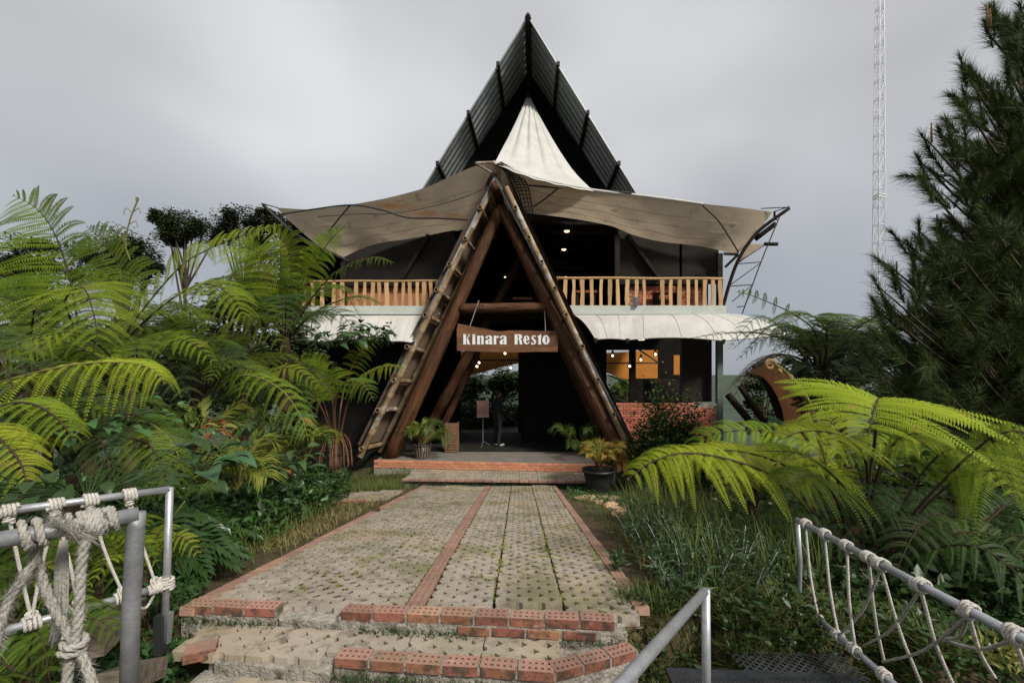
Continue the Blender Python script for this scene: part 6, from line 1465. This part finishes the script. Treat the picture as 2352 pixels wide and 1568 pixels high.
for x, y, Yt, edge in allt:
    e_ = P(x, y, Yt); h = e_.z - .3 - .40 * abs(e_.x - tb.x); root = tb.lerp(tt_, min(1, max(0, (h - tb.z) / (tt_.z - tb.z))))
    dirv = (e_ - root); mid = root + dirv * .6 + Vector((0, 0, -.16)); pts = crom([root, mid, e_], 11)
    mb.tube(pts, [.036, .034, .031, .028, .025, .022, .019, .016, .013, .010, .007], 5)
    d = np.array((pts[-1] - pts[-3])); d /= np.linalg.norm(d); d = d * .75 + np.array([0, 0, .62]) + rs.normal(size=3) * .12; d /= np.linalg.norm(d)
    for sub in range(4):
        s0_ = np.array(pts[-1]) - d * .30 if sub == 0 else np.array(pts[-1 - 2 * sub]) + rs.normal(size=3) * .05
        dd_ = d + rs.normal(size=3) * (.38 if sub else .06); dd_ /= np.linalg.norm(dd_); n = 270 if edge else 150; sl = rs.uniform(.28, .46)
        mb.tube([s0_, s0_ + dd_ * sl], [.008, .005], 4)
        tpos = rs.uniform(0, 1, n); th = R(1) * (rs.uniform(18, 62, n) - 26 * tpos); a = rs.uniform(0, 6.283, n); u = np.cross(dd_, [0.3, .2, 1]); u /= np.linalg.norm(u); w = np.cross(dd_, u)
        nd_ = dd_ * np.cos(th)[:, None] + (u * np.cos(a)[:, None] + w * np.sin(a)[:, None]) * np.sin(th)[:, None]
        b_ = s0_ + dd_ * (tpos * sl)[:, None]; ln = rs.uniform(.16, .30, n)[:, None]
        e1 = b_ + nd_ * ln * .55; e2 = b_ + nd_ * ln + np.array([0, 0, -.05]) * (ln / .2) ** 2; sd_ = np.cross(nd_, rs.normal(size=(n, 3))); sd_ /= np.linalg.norm(sd_, axis=1)[:, None]
        VV_.append(np.stack([b_ - sd_ * .0034, b_ + sd_ * .0034, e2], 1).reshape(-1, 3))
for x, y in ((2140, 282), (2153, 492), (2268, 10), (2105, 545), (2342, 360), (2345, 180), (2060, 600), (2275, 20)):
    b_ = P(x, y + 45, 6.4); cand.tube([b_, P(x - 1, y, 6.4)], [.016, .010], 6)
mb.build('trunk', 'bark', PT, True); cand.build('candles', 'fiddlehead', PT, True)
V = np.vstack(VV_); me_obj('crown', np_mesh('crown', V, None, 'needle', tri=np.arange(len(V)).reshape(-1, 3)), PT)

# ------------------------------------------------------------------ shrubs and broad leaved plants
def shrub(name, label, c, r, n, leaf, m, seed, lw=.5, group=None, stems=14, cat='shrub', stemm='bark'):
    rs = np.random.RandomState(seed); t = thing(name, label, cat, c, group); c = Vector(c); mb = MB(); E_ = []
    for k in range(stems):
        d = rs.normal(size=3); d /= np.linalg.norm(d); d[2] = abs(d[2]); e_ = c + Vector((d[0] * r[0], d[1] * r[1], d[2] * r[2])) * rs.uniform(.7, 1); mb.tube(crom([c - Vector((0, 0, .1)), c.lerp(e_, .5) + Vector((0, 0, .08)), e_], 6), [.014, .012, .010, .008, .006, .004], 5); E_.append(np.array(e_))
    mb.build('stems', stemm, t, True)
    ms = [m] if isinstance(m, str) else m; E_ = np.array(E_); pr = []
    for k, mm in enumerate(ms):
        nn = n // len(ms); i = rs.randint(0, stems, nn); f_ = rs.uniform(.3, 1.05, nn)[:, None]
        pos = np.array(c) + (E_[i] - np.array(c)) * f_ + rs.normal(size=(nn, 3)) * np.array(r) * .17
        pr.append(leaf_quads(pos, rdirs(rs, nn, .15), rdirs(rs, nn, .9), leaf * rs.uniform(.6, 1.3, nn), leaf * lw * rs.uniform(.7, 1.2, nn)))
    V, Qd, mi = join_np(pr); me_obj('leaves', np_mesh('leaves', V, Qd, ms, mi), t); return t
def gv(px, Y, dz=0): p = gpt(px, Y); p.z += dz; return p
shrub('shrub', 'small leaved shrub with yellow flecks in front of the brick wall', gv(1540, 10.9, .1), (1.05, .6, 2.15), 26000, .11, ['leaf_green', 'leaf_yellow', 'leaf_dark', 'leaf_green'], 1, .55, stems=40)
shrub('shrub', 'low dark shrub at the foot of the right porch leg', gv(1470, 10.6, .0), (.5, .4, .55), 1500, .07, ['leaf_dark', 'leaf_green'], 2, .5, stems=20)
def bigleaf(name, label, c, n, ln, wd, m, seed, spread=1.0, stem=.35, group=None, extra=None, elev=(.15, .8)):
    rs = np.random.RandomState(seed); t = thing(name, label, 'plant', c, group); c = np.array(c, float); mb = MB()
    az = rs.uniform(0, 6.283, n); el = rs.uniform(*elev, n); d = np.stack([np.cos(az) * np.cos(el), np.sin(az) * np.cos(el), np.sin(el)], 1)
    tip = c + d * (stem * rs.uniform(.4, 1.15, n))[:, None] * np.array([spread, spread, 1.0])
    for p in tip: mb.tube(crom([c, (c + p) / 2 + np.array([0, 0, .04]), p], 5), .004, 5)
    dl = d * np.array([1, 1, .1]) + np.array([0, 0, -.25]) + rs.normal(size=(n, 3)) * .2
    nz = np.tile([0, -.35, 1.0], (n, 1)) + rs.normal(size=(n, 3)) * .2
    V, Qd = leaf_rich(tip, dl, nz, ln * rs.uniform(.7, 1.2, n), wd * rs.uniform(.75, 1.15, n))
    mb.build('stems', 'leaf_dark', t, True); mi = None; ms = [m]
    if extra: ms = [m, extra]; q = (rs.uniform(size=n) < .09); mi = np.tile(q.astype(int), 10)
    me_obj('leaves', np_mesh('leaves', V, Qd, ms, mi, smooth=True), t); return t
bigleaf('broadleaf_plant', 'plant with very large matt green leaves behind the left post', P(455, 1090, 4.3), 15, .30, .19, 'leaf_big', 1, 1.0, .34)
bigleaf('broadleaf_plant', 'grey green plant with rust tinted young leaves in the left bed', P(600, 1010, 6.2), 60, .22, .085, 'leaf_grey', 2, 1.0, .62, extra='leaf_rust')
bigleaf('broadleaf_plant', 'grey green leafy plant at the front of the left bed', P(640, 1085, 5.8), 36, .20, .085, 'leaf_grey', 3, 1.0, .45, extra='leaf_rust')
bigleaf('broadleaf_plant', 'dark plant with drooping oval leaves under the left awning', P(770, 800, 9.2), 44, .30, .15, 'leaf_green', 4, 1.0, .7)
bigleaf('broadleaf_plant', 'dark rounded plant beside the porch under the left awning', P(850, 790, 9.8), 50, .26, .13, 'leaf_dark', 5, 1.0, .6)
bigleaf('broadleaf_plant', 'glossy green plant by the corner of the shelter', P(1760, 1000, 10.0), 16, .55, .26, 'leaf_big', 6, .7, .35, elev=(.5, 1.3))
bigleaf('broadleaf_plant', 'dark heart leaved climber hanging beside the shelter', P(1890, 880, 8.4), 30, .34, .22, 'leaf_dark', 7, .7, .75)
bigleaf('broadleaf_plant', 'variegated light green plant among the left ferns', P(430, 1010, 4.6), 26, .17, .06, 'leaf_green', 8, 1.0, .34, extra='leaf_yellow')
bigleaf('broadleaf_plant', 'leafy vine tangled over the olive fern at left', P(160, 1010, 3.6), 60, .10, .06, 'leaf_green', 9, 1.6, .5)
bigleaf('broadleaf_plant', 'dark ivy like plant in the shade behind the left railing', P(200, 1150, 3.0), 60, .13, .085, 'leaf_dark', 10, 1.6, .6, extra='leaf_rust')
# lobed glossy plants (split leaves)
def split_leaf_plant(label, c, n, L, seed, m='leaf_gloss'):
    rs = np.random.RandomState(seed); t = thing('split_leaf_plant', label, 'plant', c, 'split leaf plants'); c = np.array(c, float); parts = []; mb = MB()
    for k in range(n):
        az = rs.uniform(-2.9, .3) if k % 3 else rs.uniform(0, 6.28); el = rs.uniform(.15, 1.05); d = np.array([math.cos(az) * math.cos(el), math.sin(az) * math.cos(el), math.sin(el)])
        b0 = c + d * L * rs.uniform(.55, 1.0); mb.tube(crom([c, (c + b0) / 2 + np.array([0, 0, .03]), b0], 5), .006, 5)
        dl = d * np.array([1, 1, .2]) + np.array([0, 0, -.55]); dl /= np.linalg.norm(dl); s_ = np.cross(dl, [0, -.3, 1]); s_ /= np.linalg.norm(s_); LL = L * rs.uniform(.55, .8)
        q = np.linspace(.05, 1, 8); pos, dr, ln = [], [], []
        for qq in q:
            mid = b0 + dl * LL * qq + np.array([0, 0, -.08 * LL * qq * qq])
            for sg in (-1, 1): pos.append(mid); dr.append(s_ * sg * (1.1 - .6 * qq) + dl * (.35 + 1.0 * qq)); ln.append(LL * (.62 * (1 - .5 * qq)))
        pos, dr, ln = np.array(pos), np.array(dr), np.array(ln)
        parts.append(leaf_quads(pos, dr, np.tile([0, -.4, 1.0], (len(pos), 1)) + rs.normal(size=(len(pos), 3)) * .1, ln, ln * .30, .2, .25))
    V, Qd, _ = join_np(parts); mb.build('stems', 'stalk_green', t, True); me_obj('leaves', np_mesh('leaves', V, Qd, m), t)
split_leaf_plant('glossy split leaf plant right behind the left railing post', gv(395, 3.7, .26), 32, .42, 1)
split_leaf_plant('glossy split leaf plant beside the ramp, hanging to the soil', gv(432, 4.5, .26), 34, .42, 2)
split_leaf_plant('glossy split leaf plant behind the top rail at left', gv(350, 3.6, .3), 24, .5, 3)
split_leaf_plant('dark split leaf plant above the frayed rope', gv(250, 3.3, .2), 26, .36, 4)
# palms
def palm(label, c, n, L, m, seed, leafl=.3, group='feather palms', dz=.5, stalk_m='stalk_green', wide=.022, npn=26, name='palm_plant', az_r=None, el=(.5, 1.3)):
    rs = np.random.RandomState(seed); t = thing(name, label, 'palm', c, group); c = Vector(c)
    for k in range(n):
        az = rs.uniform(*(az_r or (0, 6.28))) if az_r else 2 * math.pi * (k + rs.uniform(-.3, .3)) / n
        e0 = rs.uniform(*el); d = Vector((math.cos(az) * math.cos(e0), math.sin(az) * math.cos(e0), math.sin(e0))); Lk = L * rs.uniform(.75, 1.1)
        C = crom([c, c + d * Lk * .5, c + d * Lk * .82 + Vector((0, 0, -.06 * Lk)), c + d * Lk + Vector((math.cos(az) * .1 * Lk, math.sin(az) * .1 * Lk, -dz * .5 * Lk))], 40); T = np.gradient(C, axis=0); T /= np.linalg.norm(T, axis=1)[:, None]
        i = np.linspace(8, 39, npn).astype(int); S = np.cross(T, [0, -.3, 1.0]); S /= np.linalg.norm(S, axis=1)[:, None]; pr = []
        for sg in (-1, 1):
            dr = S[i] * sg * .75 + T[i] * .85 + np.array([0, 0, -.12]) + rs.normal(size=(npn, 3)) * .08
            ln = leafl * (np.sin(np.linspace(.35, 2.75, npn)) ** .7) * rs.uniform(.85, 1.1, npn); N_ = np.cross(S[i], T[i])
            pr.append(leaf_quads(C[i], dr, N_ + rs.normal(size=(npn, 3)) * .1, ln, np.full(npn, wide), .5, .35))
        V, Qd, _ = join_np(pr); mb = MB(); mb.tube(C[::3], [.011 - .0006 * q for q in range(len(C[::3]))], 5); kv = len(V); V = np.vstack([V, np.array(mb.v)]); q3 = np.array([f for f in mb.f if len(f) == 4]) + kv
        me_obj('palm_frond', np_mesh('palm_frond', V, np.vstack([Qd, q3]), (m if isinstance(m, str) else m[k % len(m)], stalk_m), np.concatenate([np.zeros(len(Qd)), np.ones(len(q3))])), t)
    return t
palm('yellow green feather palm in the left bed', P(545, 1125, 4.9), 11, .68, ['palm_leaf', 'palm_leaf', 'palm_green'], 1, .30)
palm('small feather palm with one orange frond in the left bed', P(470, 1000, 6.0), 9, .6, ['palm_green', 'palm_leaf', 'palm_green', 'leaf_rust', 'palm_leaf'], 2, .32)
palm('green feather palm low at the back of the left bed', P(700, 1060, 7.0), 10, .7, ['palm_green', 'palm_leaf'], 3, .34)
palm('small green palm left of the bare fern stalks', P(620, 1000, 7.2), 8, .7, ['palm_green'], 4, .3)
cR = Vector((P(1375, 1100, 9.75).x, 9.75, pz + .36)); palm('golden fine leaved palm growing in the black pot', cR, 16, .85, ['palm_gold', 'palm_gold', 'palm_leaf'], 5, .30, 'potted palms', .35, 'stalk_red', .02, 30, el=(.75, 1.5))
mb = MB(); mb.tube([cR - Vector((0, 0, .02)), cR + Vector((0, 0, .35))], .02, 6)
cL = Vector((P(970, 1050, 12.0).x, 12.0, .34)); palm('dull green palm growing in the slatted tub', cL, 14, .85, ['palm_green', 'palm_green', 'palm_leaf'], 6, .34, 'potted palms', .7, 'stalk_green', .02, 26, el=(.4, 1.45))
palm('dark palm in the shade inside the right porch leg', P(1330, 1030, 12.3), 10, 1.0, ['palm_green'], 7, .3, 'potted palms', .6)
palm('spiky rusty plant at the foot of the porch by the golden palm', P(1412, 1085, 10.2), 8, .5, ['leaf_rust', 'palm_gold', 'palm_green'], 8, .22, 'potted palms', .8)
# small coloured plants on bare soil
def tuft_plant(label, c, n, L, m, seed, wd=.03, cat='plant', name='small_plant', lean=.6):
    rs = np.random.RandomState(seed); pos = np.array(c) + rs.normal(size=(n, 3)) * np.array([L * .3, L * .3, 0]); V, Qd = leaf_quads(pos + np.array([0, 0, 1]) * rs.uniform(0, L * .8, n)[:, None], rdirs(rs, n, .4), rdirs(rs, n, .6), L * .55 * rs.uniform(.7, 1.2, n), wd)
    o = me_obj(name, np_mesh(name, V, Qd, m)); tag(o, label, cat); return o
tuft_plant('little crimson leaved plant on the bare soil by the ramp', gv(632, 6.0), 120, .16, 'leaf_red', 1, .05)
tuft_plant('little lime plant left of the crimson plant', gv(605, 5.9), 90, .14, 'fern_lime', 2, .04)
tuft_plant('little lime plant right of the crimson plant', gv(655, 6.1), 80, .12, 'fern_lime', 3, .04)
tuft_plant('small green weed at the brick edge of the side path', gv(690, 6.9), 160, .22, 'leaf_green', 4, .04)
tuft_plant('yellow fern like plant in the bottom right corner', P(2310, 1540, 2.1), 60, .16, 'leaf_yellow', 5, .02)
tuft_plant('green weed sprouting over the right kerb of the ramp', (pathx(.86, 3.7), 3.7, zpath(3.7) + .01), 90, .14, 'leaf_grey', 6, .02)

# ------------------------------------------------------------------ silvery stemmed shrubs by the right kerb
def lance(label, px, Yp, n, h, seed):
    rs = np.random.RandomState(seed); c = gpt(px, Yp); t = thing('lance_leaf_plant', label, 'plant', c, 'silver stemmed plants'); mb = MB(); pr = []
    for k in range(n):
        a = rs.uniform(0, 6.28); b0 = c + Vector((math.cos(a), math.sin(a), 0)) * rs.uniform(0, .25); e_ = b0 + Vector((math.cos(a) * .18, math.sin(a) * .18, h * rs.uniform(.6, 1.1))); C = crom([b0, b0.lerp(e_, .5) + Vector((.02, 0, .03)), e_], 16)
        mb.tube(C[::3], [.006, .005, .005, .004, .003, .002], 5); nl = 30; i = rs.randint(3, 16, nl)
        dr = rdirs(rs, nl, .15); pr.append(leaf_quads(C[i], dr, rdirs(rs, nl, .8), rs.uniform(.07, .14, nl), .016, .2, .5))
    V, Qd, _ = join_np(pr); mb.build('stems', 'canvas_grey', t, True); me_obj('leaves', np_mesh('leaves', V, Qd, 'leaf_grey'), t)
for k, (px, Yp, n, h, lab) in enumerate(((1520, 4.3, 16, .42, 'silver stemmed shrub by the middle of the right kerb'), (1580, 3.9, 18, .45, 'dense silver stemmed shrub right of the lower ramp'), (1660, 3.4, 14, .42, 'silver stemmed shrub behind the plain handrail post'), (1490, 5.0, 14, .4, 'silver stemmed shrub under the tip of the umbrella fern'), (1560, 3.2, 12, .34, 'silver stemmed shrub at the end of the right kerb'), (1690, 4.0, 12, .45, 'silver stemmed shrub among the tall grass'))):
    lance(lab, px, Yp, n, h, 20 + k)

# ------------------------------------------------------------------ ground cover, grass, moss: one mass each
def region(n, px0, px1, y0, y1, seed, cond=None):
    rs = np.random.RandomState(seed); Yv = rs.uniform(y0, y1, n * 2); px = rs.uniform(px0, px1, n * 2); x = (px - CX) * Yv / F
    ok = np.ones(len(x), bool) if cond is None else cond(x, Yv); x, Yv = x[ok][:n], Yv[ok][:n]
    return np.stack([x, Yv, ground_np(x, Yv)], 1), rs
offpath = lambda x, y: (x < -2.30 + YAW * (y - 2.9)) | (x > 1.10 + YAW * (y - 2.9))
def stuff(name, label, V, Qd, m, mi=None):
    o = me_obj(name, np_mesh(name, V, Qd, m, mi)); return tag(o, label, None, None, 'stuff')
# tall grass on the right bank
pos, rs = region(4200, 1440, 1900, 3.0, 8.5, 1, lambda x, y: (x > 1.25) & ~((x > 1.6) & (x < 2.6) & (y < 3.3)))
V, Qd = blades(pos, rs.uniform(.25, .75, len(pos)), rs.uniform(.006, .014, len(pos)), rs, .5, 4); stuff('tall_grass', 'tall grass on the bank right of the ramp', V, Qd, ('grass',))
pos, rs = region(9000, 1300, 1850, 2.45, 9.5, 2, lambda x, y: offpath(x, y))
V, Qd = blades(pos, rs.uniform(.05, .2, len(pos)), rs.uniform(.004, .008, len(pos)), rs, .8, 3); stuff('short_grass', 'short weeds along the right kerb', V, Qd, ('grass',))
pos, rs = region(2400, 420, 1000, 2.6, 11.2, 3, lambda x, y: offpath(x, y) & ~((y > 8.2) & (y < 9.5) & (x > -4.5)))
V, Qd = blades(pos, rs.uniform(.04, .16, len(pos)), rs.uniform(.004, .008, len(pos)), rs, .8, 3); stuff('short_grass', 'short weeds along the left kerb', V, Qd, ('grass',))
pos, rs = region(4600, 700, 945, 9.6, 11.4, 4, lambda x, y: x < -2.45)
V, Qd = blades(pos, rs.uniform(.10, .32, len(pos)), rs.uniform(.006, .01, len(pos)), rs, .7, 3); stuff('grass_clump', 'tussocky grass at the left end of the landing', V, Qd, ('grass',))
pos, rs = region(4200, 560, 960, 4.6, 10.4, 5, lambda x, y: (x < -2.3) & offpath(x, y))
V, Qd = blades(pos, rs.uniform(.05, .13, len(pos)), .008, rs, 1.3, 3); stuff('dry_grass', 'dry straw on the bare soil left of the ramp', V, Qd, ('grass_dry',))
pos, rs = region(1500, 1440, 1900, 2.8, 6.5, 6, lambda x, y: x > 1.1)
V, Qd = blades(pos, rs.uniform(.1, .35, len(pos)), .007, rs, 1.2, 3); stuff('dry_grass', 'dry stalks among the grass on the right bank', V, Qd, ('grass_dry',))
pos, rs = region(2600, 380, 760, 3.0, 8.5, 7, lambda x, y: x < -2.45 - .10 * (y - 3))
V, Qd = blades(pos, rs.uniform(.1, .45, len(pos)), .010, rs, .7, 4); stuff('tall_grass', 'grassy growth at the foot of the left bed', V, Qd, ('grass',))
# leafy undergrowth
def carpet(name, label, n, px0, px1, y0, y1, seed, hmax, leaf, m, cond):
    pos, rs = region(n, px0, px1, y0, y1, seed, cond); k = len(pos)
    h = hmax(pos[:, 0], pos[:, 1]) * rs.uniform(0, 1, k) ** .7; pos[:, 2] += h
    V, Qd = leaf_quads(pos, rdirs(rs, k, .05), rdirs(rs, k, .9), leaf * rs.uniform(.6, 1.4, k), leaf * .45 * rs.uniform(.7, 1.2, k)); stuff(name, label, V, Qd, m)
hl = lambda x, y: np.clip(.25 + .22 * (-2.3 - x), .15, 1.3)
carpet('undergrowth', 'dark leafy undergrowth filling the left thicket', 30000, -150, 800, 3.2, 11.5, 11, hl, .13, 'leaf_dark', lambda x, y: x < -2.75 - .06 * (y - 3))
carpet('undergrowth', 'mid green leafy undergrowth in the left thicket', 9000, -150, 760, 3.0, 9, 12, lambda x, y: hl(x, y) * 1.05, .10, 'leaf_green', lambda x, y: x < -2.6 - .08 * (y - 3))
hr = lambda x, y: np.clip(.1 + .22 * (x - 1.8), .1, 1.4)
carpet('undergrowth', 'dark leafy undergrowth under the right ferns', 22000, 1650, 2500, 3.2, 11, 13, hr, .12, 'leaf_dark', lambda x, y: x > 2.0 + .12 * (y - 3))
carpet('undergrowth', 'leafy weeds along the foot of the right railing', 7000, 1500, 2600, 2.2, 4.2, 14, lambda x, y: .16 + 0 * x, .07, 'leaf_dark', lambda x, y: (x > 1.15) & ((y > 2.75) | (x > 2.3)))
carpet('undergrowth', 'weeds round the left railing post', 3600, -100, 440, 2.1, 3.2, 15, lambda x, y: .18 + 0 * x, .06, 'leaf_green', lambda x, y: (x < -1.95))
carpet('undergrowth', 'creeping weeds at the right of the landing', 2600, 1300, 1480, 8, 11.2, 16, lambda x, y: .12 + 0 * x, .05, 'leaf_green', lambda x, y: x > 1.1)
pos, rs = region(2200, -150, 420, 2.2, 3.6, 17, lambda x, y: x < -2.1)
V, Qd = blades(pos, rs.uniform(.05, .22, len(pos)), .007, rs, .8, 3); stuff('short_grass', 'rough grass below the left railing', V, Qd, ('grass',))
# moss and weeds in the paving
mp_a = np.array(MOSS); rs = np.random.RandomState(33); rep = 9
pos = np.repeat(mp_a[:, :3], rep, 0) + rs.normal(size=(len(mp_a) * rep, 3)) * np.array([.015, .015, .004]); sz = np.repeat(mp_a[:, 3], rep)
V, Qd = blades(pos, .034 * sz * rs.uniform(.5, 1.3, len(pos)), .013, rs, 1.6, 2)
stuff('moss', 'moss and weeds growing in the holes of the paving', V, Qd, ('moss',))
st_pos = []
for k in range(900):
    a = rs.uniform(0, 2.8); b2 = rs.choice([0, 1])
    c = s0 + sd * float(a) - sn * float(rs.uniform(.0, .05)) if b2 else None
    if c is None:
        q = fr[1].lerp(fr[2], float(rs.rand())); st_pos.append((q.x, q.y - rs.uniform(.0, .05), .645))
    elif math.sin(a * 5) > -.2: st_pos.append((c.x, c.y, TZ))
pos = np.array(st_pos); V, Qd = blades(pos, rs.uniform(.02, .06, len(pos)), .008, rs, 1.0, 2); stuff('step_weeds', 'weeds sprouting at the foot of the brick steps', V, Qd, ('moss_dark',))
pos = np.stack([rs.uniform(-2.4, 1.9, 1600), rs.uniform(10.22, 10.5, 1600), np.full(1600, -.36)], 1); V, Qd = blades(pos, rs.uniform(.05, .13, 1600), .012, rs, .9, 2); stuff('kerb_weeds', 'weeds in the gap below the landing', V, Qd, ('moss_dark',))
for k, (px, py, Yb, rx, lab) in enumerate(((1090, 985, 21, 1.5, 'dark bush left of centre in the view through the porch'), (1165, 985, 22, 1.5, 'dark bush right of centre in the view through the porch'), (1420, 960, 21, 1.6, 'dark bush below the window over the brick wall'))):
    p = P(px, py, Yb); shrub('bush', lab, (p.x, Yb, ground(p.x, Yb)), (rx, 1.2, p.z - ground(p.x, Yb) + 1.3), 3800, .2, ['tree_leaf_mid', 'leaf_dark'], 40 + k, .5, 'bushes behind the restaurant', 40)

pos, rs = region(5200, 1420, 2350, 2.5, 3.2, 51, lambda x, y: (x > .72) & (x < 2.9) & (y > 2.62 - .1 * (x > 2.1)))
V, Qd = blades(pos, rs.uniform(.06, .24, len(pos)), rs.uniform(.005, .010, len(pos)), rs, 1.0, 4); stuff('short_grass', 'rank grass hanging over the edge of the grating', V, Qd, ('grass',))
carpet('undergrowth', 'small weeds behind the grating', 2600, 1420, 2100, 2.6, 3.2, 52, lambda x, y: .10 + 0 * x, .05, 'leaf_dark', lambda x, y: (x > .8) & (x < 2.6))
